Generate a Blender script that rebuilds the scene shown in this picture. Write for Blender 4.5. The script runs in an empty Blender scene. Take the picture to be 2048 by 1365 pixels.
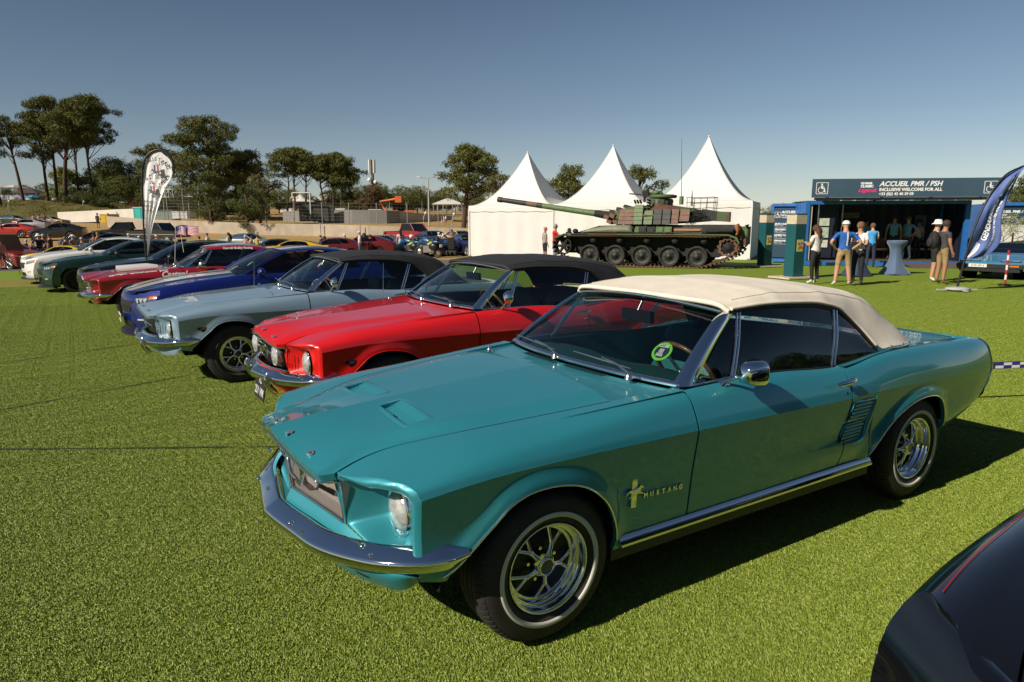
import bpy, math, random
import numpy as np
from mathutils import Vector, Matrix
random.seed(7); rng = np.random.RandomState(7)
SC = bpy.context.scene; C = SC.collection
# ---- camera, sky, sun, exposure -------------------------------------------
CAM = np.array([1.500, 2.904, 1.711]); YAW, PITCH, FL = -2.1371, 0.17657, 1370.3
fw = Vector((math.cos(PITCH)*math.cos(YAW), math.cos(PITCH)*math.sin(YAW), -math.sin(PITCH)))
cd = bpy.data.cameras.new('camera'); cam = bpy.data.objects.new('camera', cd); C.objects.link(cam)
cam.location = CAM; cam.rotation_euler = fw.to_track_quat('-Z', 'Y').to_euler()
cd.sensor_width = 36; cd.lens = FL/2048*36; cd.clip_end = 3000; cd.clip_start = .05
SC.camera = cam
SUN = Vector((1.42, .07, 1.0)).normalized()
world = bpy.data.worlds.new('World'); SC.world = world; world.use_nodes = True
nt = world.node_tree; bg = nt.nodes['Background']; sky = nt.nodes.new('ShaderNodeTexSky')
sky.sky_type = 'NISHITA'; sky.sun_disc = False
sky.sun_elevation = math.asin(SUN.z); sky.sun_rotation = math.atan2(SUN.x, SUN.y)
sky.air_density = 1.0; sky.dust_density = .1; sky.ozone_density = 2.0; sky.altitude = 50
# pale blue band of haze towards the horizon, all the way round
tcw = nt.nodes.new('ShaderNodeTexCoord'); sp = nt.nodes.new('ShaderNodeSeparateXYZ'); nt.links.new(tcw.outputs['Generated'], sp.inputs[0])
hzr = nt.nodes.new('ShaderNodeValToRGB'); he = hzr.color_ramp.elements; he[0].position = 0; he[0].color = (2.6,2.9,3.5,1); he[1].position = .5; he[1].color = (0,0,0,1)
for p_, c_ in ((.05,(1.8,2.1,2.7)),(.14,(.7,.88,1.25)),(.28,(.12,.18,.3))): k_ = he.new(p_); k_.color = (*c_, 1)
nt.links.new(sp.outputs[2], hzr.inputs[0]); ad = nt.nodes.new('ShaderNodeMix'); ad.data_type = 'RGBA'; ad.blend_type = 'ADD'; ad.inputs[0].default_value = 1
nt.links.new(sky.outputs[0], ad.inputs[6]); nt.links.new(hzr.outputs[0], ad.inputs[7])
# a clear sky is a little darker on the sun's side of the view and paler opposite it
dt = nt.nodes.new('ShaderNodeVectorMath'); dt.operation = 'DOT_PRODUCT'; nt.links.new(tcw.outputs['Generated'], dt.inputs[0]); dt.inputs[1].default_value = (-SUN.x, -SUN.y, 0)
mr_ = nt.nodes.new('ShaderNodeMapRange'); mr_.inputs[1].default_value = -.8; mr_.inputs[2].default_value = .8; mr_.inputs[3].default_value = .74; mr_.inputs[4].default_value = 1.16; nt.links.new(dt.outputs['Value'], mr_.inputs[0])
sc_ = nt.nodes.new('ShaderNodeVectorMath'); sc_.operation = 'SCALE'; nt.links.new(ad.outputs[2], sc_.inputs[0]); nt.links.new(mr_.outputs[0], sc_.inputs['Scale'])
nt.links.new(sc_.outputs[0], bg.inputs[0]); bg.inputs[1].default_value = .043
sd = bpy.data.lights.new('sun', 'SUN'); sd.energy = 5.0; sd.angle = math.radians(.53); sd.color = (1, .90, .76)
so = bpy.data.objects.new('sun', sd); so.rotation_euler = SUN.to_track_quat('Z', 'Y').to_euler(); C.objects.link(so)
SC.view_settings.view_transform = 'Standard'; SC.view_settings.look = 'None'
SC.view_settings.exposure = .22; SC.view_settings.gamma = 1; SC.view_settings.use_curve_mapping = False
SC.cycles.max_bounces = 8; SC.cycles.transparent_max_bounces = 16; SC.cycles.caustics_reflective = False; SC.cycles.caustics_refractive = False

# ---- materials -------------------------------------------------------------
MATS = {}
def mat(name, col=(.5,.5,.5), rough=.6, metal=0, coat=0, noise=0, nscale=20, bump=0, bscale=80, trans=0, alpha=None, emis=0, spec=.5, col2=None, detail=4, stretch=None, sheen=0):
    if name in MATS: return MATS[name]
    m = bpy.data.materials.new(name); m.use_nodes = True; MATS[name] = m
    t = m.node_tree; p = t.nodes['Principled BSDF']; L = t.links.new
    c = (*col, 1) if len(col) == 3 else col
    p.inputs['Base Color'].default_value = c; p.inputs['Roughness'].default_value = rough
    p.inputs['Metallic'].default_value = metal; p.inputs['Coat Weight'].default_value = coat
    p.inputs['Coat Roughness'].default_value = .03; p.inputs['Specular IOR Level'].default_value = spec
    p.inputs['Transmission Weight'].default_value = trans; p.inputs['Sheen Weight'].default_value = sheen
    if emis: p.inputs['Emission Color'].default_value = c; p.inputs['Emission Strength'].default_value = emis
    tc = None
    if noise or bump:
        tc = t.nodes.new('ShaderNodeTexCoord'); src = tc.outputs['Object']
        if stretch:
            mp = t.nodes.new('ShaderNodeMapping'); mp.inputs['Scale'].default_value = stretch; L(src, mp.inputs[0]); src = mp.outputs[0]
    if noise:
        n = t.nodes.new('ShaderNodeTexNoise'); n.inputs['Scale'].default_value = nscale; n.inputs['Detail'].default_value = detail; L(src, n.inputs['Vector'])
        r = t.nodes.new('ShaderNodeValToRGB'); r.color_ramp.elements[0].position = .32; r.color_ramp.elements[1].position = .68
        b = col2 if col2 else tuple(min(1, x*(1+noise)) for x in col[:3])
        a = col if col2 else tuple(x*(1-noise) for x in col[:3])
        r.color_ramp.elements[0].color = (*a[:3], 1); r.color_ramp.elements[1].color = (*b[:3], 1)
        L(n.outputs[0], r.inputs[0]); L(r.outputs[0], p.inputs['Base Color'])
    if bump:
        n2 = t.nodes.new('ShaderNodeTexNoise'); n2.inputs['Scale'].default_value = bscale; n2.inputs['Detail'].default_value = 3; L(src, n2.inputs['Vector'])
        bp = t.nodes.new('ShaderNodeBump'); bp.inputs['Strength'].default_value = bump; bp.inputs['Distance'].default_value = .01
        L(n2.outputs[0], bp.inputs['Height']); L(bp.outputs[0], p.inputs['Normal'])
    return m
def glassmat(name, tint=(.75,.85,.82), dens=.55, rough=.0):
    """thin tinted pane: mirror-like fresnel over a tinted see-through"""
    if name in MATS: return MATS[name]
    m = bpy.data.materials.new(name); m.use_nodes = True; MATS[name] = m
    t = m.node_tree; L = t.links.new; t.nodes.remove(t.nodes['Principled BSDF']); o = t.nodes['Material Output']
    g = t.nodes.new('ShaderNodeBsdfGlossy'); g.inputs['Roughness'].default_value = rough; g.inputs[0].default_value = (1,1,1,1)
    tr = t.nodes.new('ShaderNodeBsdfTransparent'); tr.inputs[0].default_value = (*[x*dens for x in tint], 1)
    f = t.nodes.new('ShaderNodeFresnel'); f.inputs[0].default_value = 1.52
    mt = t.nodes.new('ShaderNodeMath'); mt.operation = 'MULTIPLY_ADD'; mt.inputs[1].default_value = 1.05; mt.inputs[2].default_value = .0; L(f.outputs[0], mt.inputs[0])
    mx = t.nodes.new('ShaderNodeMixShader'); L(mt.outputs[0], mx.inputs[0]); L(tr.outputs[0], mx.inputs[1]); L(g.outputs[0], mx.inputs[2]); L(mx.outputs[0], o.inputs[0])
    return m
def paint(name, col, metal=.0, rough=.35, coat=1.0):
    if name in MATS: return MATS[name]
    m = mat(name, col, rough, metal, coat, spec=.5)
    t = m.node_tree; p = t.nodes['Principled BSDF']; L = t.links.new
    tc = t.nodes.new('ShaderNodeTexCoord'); n = t.nodes.new('ShaderNodeTexNoise'); n.inputs['Scale'].default_value = 900; n.inputs['Detail'].default_value = 1
    L(tc.outputs['Object'], n.inputs['Vector'])
    mx = t.nodes.new('ShaderNodeMix'); mx.data_type = 'RGBA'; mx.inputs[6].default_value = (*[x*.9 for x in col], 1); mx.inputs[7].default_value = (*[min(1, x*1.12) for x in col], 1)
    L(n.outputs[0], mx.inputs[0]); L(mx.outputs[2], p.inputs['Base Color'])
    n2 = t.nodes.new('ShaderNodeTexNoise'); n2.inputs['Scale'].default_value = 3; n2.inputs['Detail'].default_value = 5; L(tc.outputs['Object'], n2.inputs['Vector'])
    mr = t.nodes.new('ShaderNodeMapRange'); mr.inputs[3].default_value = .02; mr.inputs[4].default_value = .07; L(n2.outputs[0], mr.inputs[0]); L(mr.outputs[0], p.inputs['Coat Roughness'])
    return m
CHROME = mat('chrome', (.83,.84,.86), .05, 1)
STEEL = mat('brushed_steel', (.62,.63,.64), .28, 1)
BLACK = mat('black_plastic', (.012,.012,.013), .45)
DARK = mat('dark_void', (.004,.004,.004), .9, spec=.1)
RUBBER = mat('tyre_rubber', (.022,.020,.018), .72, bump=.25, bscale=160, noise=.3, nscale=12)
WHITEWALL = mat('whitewall', (.62,.60,.54), .6)
GLASS = glassmat('car_glass', (.80,.92,.88), .78)
GLASSD = glassmat('tinted_glass', (.55,.62,.62), .25)
LENS = mat('lamp_glass', (.50,.52,.52), .08, .3, 1, noise=.25, nscale=30, bump=.12, bscale=120, spec=.8)

# ---- mesh helpers ----------------------------------------------------------
def tag(o, label=None, cat=None, group=None, kind=None):
    if label: o['label'] = label
    if cat: o['category'] = cat
    if group: o['group'] = group
    if kind: o['kind'] = kind
    return o
def empty(name, loc=(0,0,0), rz=0, label=None, cat=None, group=None, parent=None):
    o = bpy.data.objects.new(name, None); C.objects.link(o); o.location = loc; o.rotation_euler = (0,0,rz)
    o.empty_display_size = .1
    if parent: o.parent = parent
    return tag(o, label, cat, group)
def spl(xs, ys):
    """smooth curve through points (finite difference tangents), vectorised; ys may be (n,k)"""
    xs = np.asarray(xs, float); ys = np.asarray(ys, float)
    if xs[0] > xs[-1]: xs = xs[::-1]; ys = ys[::-1]
    d = np.diff(ys, axis=0)/(np.diff(xs) if ys.ndim == 1 else np.diff(xs)[:,None])
    m = np.zeros_like(ys); h = np.diff(xs)
    if len(xs) > 2:
        w1, w2 = h[:-1], h[1:]
        if ys.ndim > 1: w1 = w1[:,None]; w2 = w2[:,None]
        m[1:-1] = (d[:-1]*w2 + d[1:]*w1)/(w1+w2)
    m[0] = d[0]; m[-1] = d[-1]
    def f(x):
        x = np.asarray(x, float); i = np.clip(np.searchsorted(xs, x)-1, 0, len(xs)-2)
        H = h[i]; t = (x-xs[i])/H; t = np.clip(t, -.3, 1.3)
        if ys.ndim > 1: H = H[...,None]; t = t[...,None]
        return ys[i]*(2*t**3-3*t**2+1) + m[i]*H*(t**3-2*t**2+t) + ys[i+1]*(-2*t**3+3*t**2) + m[i+1]*H*(t**3-t**2)
    return f
def crv(pts, n, closed=False, smooth=True, u=None):
    """n points along a smooth curve through 3-D control points"""
    P = np.asarray(pts, float)
    if closed: P = np.vstack([P, P[:1]])
    s = np.r_[0, np.cumsum(np.linalg.norm(np.diff(P, axis=0), axis=1)+1e-9)]; s /= s[-1]
    if u is None: u = np.linspace(0, 1, n)
    if not smooth: return np.stack([np.interp(u, s, P[:,k]) for k in range(P.shape[1])], 1)
    if closed:
        s2 = np.r_[s[-2]-1, s, 1+s[1]]; P = np.vstack([P[-2], P, P[1]]); s = s2
    return spl(s, P)(u)
class MB:
    def __init__(s): s.v = []; s.f = []; s.m = []; s.sm = []; s.mi = 0; s.smooth = False
    def add(s, V, F, smooth=None):
        b = len(s.v); s.v.extend([tuple(map(float, p)) for p in V]); s.f.extend([tuple(b+i for i in q) for q in F])
        s.m.extend([s.mi]*len(F)); s.sm.extend([s.smooth if smooth is None else smooth]*len(F)); return s
    def box(s, c, d, rz=0, rx=0, ry=0, taper=(1,1)):
        V = []
        R = (Matrix.Rotation(rz, 3, 'Z') @ Matrix.Rotation(ry, 3, 'Y') @ Matrix.Rotation(rx, 3, 'X')) if (rz or rx or ry) else None
        for k in (-1,1):
            for i, j in ((-1,-1),(1,-1),(1,1),(-1,1)):
                tx, ty = taper if k > 0 else (1,1)
                p = Vector((i*d[0]/2*tx, j*d[1]/2*ty, k*d[2]/2))
                if R: p = R @ p
                V.append((p[0]+c[0], p[1]+c[1], p[2]+c[2]))
        return s.add(V, [(3,2,1,0),(4,5,6,7),(0,1,5,4),(1,2,6,5),(2,3,7,6),(3,0,4,7)], False)
    def prism(s, poly, d, axis='z', lo=0):
        """poly: 2-D outline; extruded d along axis from lo"""
        n = len(poly); V = []
        for k in (lo, lo+d):
            for a, b in poly: V.append({'z':(a,b,k),'y':(a,k,b),'x':(k,a,b)}[axis])
        F = [tuple(range(n))[::-1], tuple(range(n, 2*n))] + [(i,(i+1)%n,n+(i+1)%n,n+i) for i in range(n)]
        return s.add(V, F, False)
    def grid(s, P, cu=False, cv=False, smooth=True, flip=False):
        P = np.asarray(P); nu, nv = P.shape[:2]; F = []
        for i in range(nu if cu else nu-1):
            for j in range(nv if cv else nv-1):
                q = (i*nv+j, ((i+1)%nu)*nv+j, ((i+1)%nu)*nv+(j+1)%nv, i*nv+(j+1)%nv)
                F.append(q[::-1] if flip else q)
        return s.add(P.reshape(-1,3), F, smooth)
    def tube(s, path, r, n=6, closed=False, caps=True, sx=1, up=(0,0,1), smooth=True):
        P = np.asarray(path, float); N = len(P); r = np.broadcast_to(np.asarray(r, float), (N,))
        T = np.roll(P,-1,0)-np.roll(P,1,0) if closed else np.gradient(P, axis=0)
        T /= np.linalg.norm(T, axis=1)[:,None]+1e-12; U = np.array(up, float)
        A = np.cross(T, U); bad = np.linalg.norm(A, axis=1) < 1e-3; A[bad] = np.cross(T[bad], [1,0,0]) if bad.any() else A[bad]
        A /= np.linalg.norm(A, axis=1)[:,None]+1e-12; B = np.cross(A, T)
        th = np.arange(n)*2*math.pi/n + math.pi/n
        G = P[:,None] + (A[:,None]*np.cos(th)[None,:,None]*sx + B[:,None]*np.sin(th)[None,:,None])*r[:,None,None]
        b = len(s.v); s.grid(G, cu=closed, cv=True, smooth=smooth)
        if caps and not closed: s.add(G[0], [tuple(range(n))], False); s.add(G[-1], [tuple(range(n))[::-1]], False)
        return s
    def cyl(s, a, b, r0, r1=None, n=12, smooth=True): return s.tube([a, b], [r0, r0 if r1 is None else r1], n, smooth=smooth)
    def lathe(s, prof, n=32, axis='z', c=(0,0,0), smooth=True, a0=0, a1=None):
        """prof: list of (r, h)"""
        th = np.linspace(a0, a0+2*math.pi if a1 is None else a1, n, endpoint=a1 is not None)
        pr = np.asarray(prof, float); x = pr[:,0][:,None]*np.cos(th); y = pr[:,0][:,None]*np.sin(th); h = np.broadcast_to(pr[:,1][:,None], x.shape)
        G = {'z':(x,y,h),'y':(x,h,y),'x':(h,x,y)}[axis]
        return s.grid(np.stack(G, 2)+np.array(c), cv=a1 is None, smooth=smooth)
    def ball(s, c, r, n=10, m=7):
        r = np.broadcast_to(np.asarray(r, float), (3,)); th = np.linspace(0, math.pi, m); ph = np.arange(n)*2*math.pi/n
        G = np.stack([np.sin(th)[:,None]*np.cos(ph)*r[0], np.sin(th)[:,None]*np.sin(ph)*r[1], np.cos(th)[:,None]*np.ones(n)*r[2]], 2)+np.array(c)
        return s.grid(G, cv=True)
    def mesh(s, name, mats):
        me = bpy.data.meshes.new(name); me.from_pydata(s.v, [], s.f)
        for m in (mats if isinstance(mats, (list, tuple)) else [mats]): me.materials.append(m)
        me.polygons.foreach_set('material_index', s.m); me.polygons.foreach_set('use_smooth', s.sm); me.update()
        return me
    def build(s, name, mats, parent=None, loc=(0,0,0), rz=0):
        return link(name, s.mesh(name, mats), parent, loc, rz)
def link(name, me, parent=None, loc=(0,0,0), rz=0, rot=None, scale=None):
    o = bpy.data.objects.new(name, me); C.objects.link(o); o.location = loc; o.rotation_euler = rot if rot else (0,0,rz)
    if scale: o.scale = scale
    if parent: o.parent = parent
    return o
def ruled(A, B, nv=6, bulge=0, bdir=None, curve=None):
    """grid between two equal-length polylines, swelling by bulge along bdir"""
    A = np.asarray(A, float); B = np.asarray(B, float); v = np.linspace(0, 1, nv)
    G = A[:,None]*(1-v)[None,:,None] + B[:,None]*v[None,:,None]
    if bulge:
        w = 4*v*(1-v); G = G + np.asarray(bdir, float)[None,None,:]*(w[None,:,None]*bulge)
    return G
def flange(mb, P, N, d=.014):
    P = np.asarray(P); Q = P - np.asarray(N)*d; mb.grid(np.stack([P, Q], 1), smooth=False)
def textmesh(s, size=.1, ext=.004, align='CENTER', bold=0, shear=0, spacing=1, font=None):
    cu = bpy.data.curves.new('txt', 'FONT'); cu.body = s; cu.size = size; cu.extrude = ext; cu.align_x = align; cu.align_y = 'CENTER'
    cu.offset = bold; cu.shear = shear; cu.space_character = spacing; cu.resolution_u = 3
    o = bpy.data.objects.new('txt', cu); C.objects.link(o); dg = bpy.context.evaluated_depsgraph_get()
    me = bpy.data.meshes.new_from_object(o.evaluated_get(dg)); bpy.data.objects.remove(o); return me
def text(name, s, size, m, parent=None, loc=(0,0,0), rot=(0,0,0), **k):
    me = textmesh(s, size, **k); me.materials.clear(); me.materials.append(m); return link(name, me, parent, loc, rot=rot)
def mirror_y(G): G = np.array(G); G[...,1] *= -1; return G
def copy_tree(o, parent=None):
    c = o.copy(); C.objects.link(c); c.parent = parent
    for ch in o.children: copy_tree(ch, c)
    return c
def sm(a, b, x): t = np.clip((x-a)/(b-a), 0, 1); return t*t*(3-2*t)
# ---- wheels ----------------------------------------------------------------
def wheel_meshes(kind):
    """returns dict of meshes for a wheel whose outer face looks along +y, hub at the origin"""
    M = {}; hero = kind in ('styled', 'styled_white')
    n = 72 if hero else 40
    R = .322 if hero else .345
    t = MB(); t.smooth = True
    if hero:
        pr = [(.176,-.09),(.2,-.104),(.25,-.112),(.285,-.106),(.308,-.088),(.318,-.07)]
        for k, y in enumerate((-.05,-.018,.018,.05)): pr += [(.3215,y-.013),(.3225,y-.005),(.3225,y+.005),(.3215,y+.012)] + ([(.3135,y+.0125),(.3135,y+.0175)] if k < 3 else [])
        pr += [(.318,.072),(.308,.09),(.300,.097),(.285,.106),(.27,.109),(.25,.112),(.243,.112),(.243,.1145),(.222,.1125),(.222,.110),(.205,.105),(.196,.098),(.184,.088)]
    else:
        pr = [(.22,-.1),(.25,-.115),(.30,-.115),(.335,-.1),(.345,-.07),(.347,0),(.345,.07),(.335,.1),(.30,.115),(.26,.112),(.238,.1)]
    t.lathe(pr, n, 'y')
    if hero:
        # tread blocks: short ribs across the shoulders, all one piece of rubber
        b = t
        for i in range(72):
            a = i/72*2*math.pi
            for sgn in (-1, 1):
                G = []
                for (yy, rr) in ((.064,.3235),(.078,.3195),(.090,.3115),(.097,.3035)):
                    G.append([(rr*math.cos(a+d), sgn*yy, rr*math.sin(a+d)) for d in (-.026,.026)])
                b.grid(np.array(G), smooth=False)
                for e in (0,1): b.grid(np.array([[g[e], tuple(np.array(g[e])*[.975,1,.975])] for g in G]), smooth=False)
    M['tyre'] = t.mesh('tyre', RUBBER)
    if kind == 'styled_white' or kind == 'styled':
        if kind == 'styled_white':
            w = MB(); w.smooth = True; w.lathe([(.243,.1125),(.2425,.1155),(.232,.1155),(.2215,.1135),(.2215,.110)], n, 'y'); M['whitewall'] = w.mesh('whitewall', WHITEWALL)
        r = MB(); r.smooth = True
        r.lathe([(.183,.080),(.190,.092),(.1925,.100),(.190,.104),(.184,.100),(.181,.085),(.180,.070),(.173,.060),(.168,.066),(.164,.062),(.162,.045),(.156,.038),(.152,.042),(.148,.036),(.147,.010)], n, 'y'); r.smooth = False
        M['rim'] = r.mesh('rim', CHROME)
        d = MB(); d.lathe([(.148,.012),(.10,.02),(.06,.03),(.0,.03)], 40, 'y')
        for i in range(5):
            a = (i+.5)/5*2*math.pi; ca, sa = math.cos(a), math.sin(a)
        M['brake_disc'] = d.mesh('brake_disc', mat('wheel_black', (.01,.01,.011), .4))
        s = MB()
        for i in range(5):
            a = i/5*2*math.pi+math.pi/2
            f = lambda r_, da, y: (r_*math.cos(a+da), y, r_*math.sin(a+da))
            s.tube(crv([f(.03,0,.060), f(.062,0,.058), f(.088,0,.052)], 6), [.022,.017,.013,.0115,.012,.014], 6, sx=1.0, up=(0,1,0))
            for sg in (-1, 1):
                s.tube(crv([f(.082,0,.053), f(.108,sg*.12,.047), f(.150,sg*.235,.032)], 6), [.009,.0088,.0085,.0085,.009,.010], 6, up=(0,1,0))
        M['spoke'] = s.mesh('spoke', CHROME)
        h = MB(); h.lathe([(.056,.045),(.054,.066),(.047,.079),(.038,.083),(.034,.079)], 6, 'y', smooth=False); h.lathe([(.038,.07),(.038,.085),(.033,.088),(.031,.080)], 24, 'y')
        for i in range(5):
            a = (i+.5)/5*2*math.pi+math.pi/2; h.cyl((.068*math.cos(a),.02,.068*math.sin(a)), (.068*math.cos(a),.048,.068*math.sin(a)), .011, .008, 6, False)
        M['hub_cap'] = h.mesh('hub_cap', CHROME)
        e = MB(); e.lathe([(.032,.0825),(.0,.0845)], 20, 'y'); M['hub_emblem'] = e.mesh('hub_emblem', mat('hub_blue', (.01,.03,.08), .25, coat=.6))
    else:
        col = {'alloy': (.42,.43,.45), 'dark': (.03,.03,.033), 'racing': (.05,.05,.055)}[kind]
        rm = mat('rim_'+kind, col, .3, .9)
        r = MB(); r.lathe([(.238,.1),(.243,.108),(.236,.112),(.228,.095),(.222,.06),(.216,0)], n, 'y'); M['rim'] = r.mesh('rim', CHROME if kind == 'racing' else rm)
        d = MB(); d.lathe([(.218,.0),(.15,.01),(0,.012)], 32, 'y'); M['brake_disc'] = d.mesh('brake_disc', mat('brake_dark', (.02,.02,.02), .5))
        s = MB(); ns = 10 if kind != 'racing' else 5
        for i in range(ns):
            a = i/ns*2*math.pi+math.pi/2
            f = lambda r_, da, y: (r_*math.cos(a+da), y, r_*math.sin(a+da))
            s.tube([f(.03,0,.07), f(.12,0,.075), f(.226,.02,.085)], [.02,.013,.014] if ns > 5 else [.04,.03,.036], 5, up=(0,1,0))
        M['spoke'] = s.mesh('spoke', rm)
        h = MB(); h.lathe([(.04,.05),(.04,.08),(.0,.084)], 16, 'y'); M['hub_cap'] = h.mesh('hub_cap', rm)
    return M
WM = {}
def put_wheels(root, kind, xs, yc, R, steer=0, scale=1):
    if kind not in WM: WM[kind] = wheel_meshes(kind)
    out = []
    for ax, x in enumerate(xs):
        for sgn in (1, -1):
            w = empty('wheel', (x, sgn*yc, R), 0, parent=root)
            w.rotation_euler = (0, [.35, 1.1, 2.2, .9][ax*2+(sgn < 0)]*0, (0 if sgn > 0 else math.pi) + (steer if ax == 0 else 0))
            w.scale = (scale,)*3
            for k, me in WM[kind].items():
                o = link(k, me, w)
                if k not in ('tyre', 'whitewall', 'tread_block'): o.rotation_euler = (0, .45+ax*.9+(sgn > 0)*.3, 0)
            out.append(w)
    return out

ARCH_F = [(-.345,.36),(-.335,.42),(-.316,.474),(-.278,.543),(-.222,.600),(-.156,.645),(-.105,.667),(-.03,.684),(.054,.690),(.135,.680),(.202,.651),(.268,.592),(.323,.545),(.376,.499),(.428,.456),(.475,.425)]
ARCH_R = [(-.275,.43),(-.27,.50),(-.252,.555),(-.215,.606),(-.15,.640),(-.07,.656),(.03,.658),(.10,.650),(.167,.632),(.235,.605),(.292,.575),(.375,.513),(.428,.462),(.517,.383)]
# ---- 1960s body surface ----------------------------------------------------
#           A       B         C          D(crease)   E           F           G            H      I
T67 = {
 .90: ((.78,.42),(.82,.50),(.828,.60),(.828,.690),(.805,.722),(.760,.742),(.690,.750),(.505,.700),.800),
 .60: ((.80,.42),(.836,.49),(.838,.60),(.853,.738),(.838,.770),(.795,.790),(.710,.803),(.468,.810),.848),
 .30: ((.805,.36),(.832,.46),(.846,.60),(.868,.772),(.853,.805),(.812,.838),(.720,.860),(.575,.868),.882),
 .00: ((.81,.31),(.832,.42),(.848,.60),(.872,.780),(.858,.816),(.818,.860),(.726,.884),(.625,.891),.905),
-.40: ((.81,.27),(.829,.38),(.848,.58),(.876,.780),(.862,.822),(.822,.886),(.745,.914),(.680,.918),.936),
-.80: ((.81,.26),(.828,.37),(.848,.56),(.880,.778),(.862,.828),(.820,.905),(.765,.938),(.715,.942),.950),
-1.40:((.81,.26),(.828,.37),(.848,.55),(.882,.768),(.864,.826),(.822,.912),(.775,.948),(.74,.950),.950),
-2.00:((.81,.27),(.828,.38),(.848,.55),(.884,.758),(.866,.824),(.826,.895),(.785,.918),(.75,.920),.930),
-2.35:((.81,.29),(.834,.40),(.852,.57),(.882,.762),(.868,.83),(.830,.925),(.775,.948),(.72,.950),.950),
-2.75:((.80,.32),(.850,.42),(.856,.60),(.876,.752),(.868,.83),(.825,.925),(.765,.950),(.70,.950),.958),
-3.20:((.78,.36),(.838,.45),(.846,.60),(.864,.740),(.855,.81),(.815,.905),(.755,.935),(.68,.930),.940),
-3.55:((.75,.42),(.810,.50),(.828,.60),(.838,.730),(.832,.80),(.800,.888),(.745,.922),(.66,.915),.925),
-3.75:((.72,.47),(.780,.54),(.800,.60),(.812,.710),(.806,.78),(.778,.868),(.725,.905),(.65,.900),.910)}
class Body:
    def __init__(s, tab, arches, flare=.022, crease=True, dy=1.0, dz=0.0, ledge=False):
        xs = np.array(sorted(tab)); K = 9
        A = np.zeros((len(xs), K, 2))
        for i, x in enumerate(xs):
            r = tab[x]
            for k in range(8): A[i,k] = (r[k][0]*dy, r[k][1]+dz*(0 if k < 2 else 1))
            A[i,8] = (0, r[8]+dz)
        # dense resample and gentle smoothing along the car so the reflections run clean
        f = spl(xs, A.reshape(len(xs), -1)); g = np.arange(xs[0]-.05, xs[-1]+.05, .02)
        D = f(g); k = np.exp(-.5*(np.arange(-9,10)*.02/.06)**2); k /= k.sum()
        Dp = np.vstack([D[:1]+(D[:1]-D[1:2])*np.arange(9,0,-1)[:,None], D, D[-1:]+(D[-1:]-D[-2:-1])*np.arange(1,10)[:,None]])
        D = np.stack([np.convolve(Dp[:,j], k, 'valid') for j in range(D.shape[1])], 1)
        s.g = g; s.D = D.reshape(len(g), K, 2); s.fl = flare; s.crease = crease; s.ledge = ledge
        s.arches = [crv([(cx+dx, z) for dx, z in a], 44) for cx, a in arches]     # dense (x, z) outlines of the wheel openings
    def ctrl(s, x):
        x = np.clip(x, s.g[0], s.g[-1]); i = np.clip(((x-s.g[0])/.02).astype(int), 0, len(s.g)-2); t = ((x-s.g[i])/.02)[...,None,None]
        return s.D[i]*(1-t)+s.D[i+1]*t
    def _hermite(s, Q, u):
        """Q (...,n,2) control points, u in 0..n-1"""
        n = Q.shape[-2]; i = np.clip(np.floor(u).astype(int), 0, n-2); t = (u-i)[...,None]
        def at(k): return np.take_along_axis(Q, np.clip(k, 0, n-1)[...,None,None].repeat(2, -1), -2)[...,0,:]
        p0, p1 = at(i), at(i+1); m0 = (at(i+1)-at(i-1))*np.where((i > 0)[...,None], .5, 1); m1 = (at(i+2)-at(i))*np.where((i < n-2)[...,None], .5, 1)
        return p0*(2*t**3-3*t**2+1)+m0*(t**3-2*t**2+t)+p1*(-2*t**3+3*t**2)+m1*(t**3-t**2)
    def P(s, x, t):
        """t 0..3 lower side A..D, 3..8 D..I (centre line)"""
        x = np.asarray(x, float); t = np.asarray(t, float); x, t = np.broadcast_arrays(x, t)
        Q = s.ctrl(x)
        if s.crease:
            lo = s._hermite(Q[...,:4,:], np.clip(t, 0, 3)); up = s._hermite(Q[...,3:,:], np.clip(t-3, 0, 5)); R = np.where((t <= 3)[...,None], lo, up)
        else: R = s._hermite(Q, np.clip(t, 0, 8))
        y, z = R[...,0].copy(), R[...,1].copy()
        for a in s.arches if s.fl else []:
            d = np.sqrt(((x[...,None]-a[:,0])**2+(z[...,None]-a[:,1])**2).min(-1)); w = np.clip(1-d/.08, 0, 1); y = y+s.fl*w*w*(3-2*w)
        if s.ledge: y = y+.016*sm(.53, .485, z)*sm(.36, .46, z)*sm(-1.25, -2.0, x)*sm(-2.32, -2.15, x)
        return np.stack([x, y, z], -1)
    def zlo(s, x):
        """bottom edge height of the side (arch openings cut in)"""
        z = s.P(x, 0*x)[...,2]
        for a in s.arches:
            o = np.argsort(a[:,0]); w = np.interp(x, a[o,0], a[o,1]); z = np.where((x >= a[:,0].min()) & (x <= a[:,0].max()), np.maximum(z, w), z)
        return z
    def tlo(s, x):
        """t where the side reaches zlo"""
        tt = np.linspace(0, 3, 61); Z = s.P(x[:,None], tt[None])[...,2]; z = s.zlo(x); return np.array([np.interp(z[i], Z[i], tt) for i in range(len(x))])
    def xcols(s, x0, x1, d=.04):
        X = list(np.arange(x0, x1, d))+[x1]
        for a in s.arches:
            l, h = a[:,0].min(), a[:,0].max()
            if l < x1 and h > x0: X = [x for x in X if x < l-.006 or x > h+.006]+list(a[:,0])+[l-.0015, h+.0015]
        X = sorted(set([x0, x1]+[round(x, 5) for x in X if x0 <= x <= x1])); return np.array(X)
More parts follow.
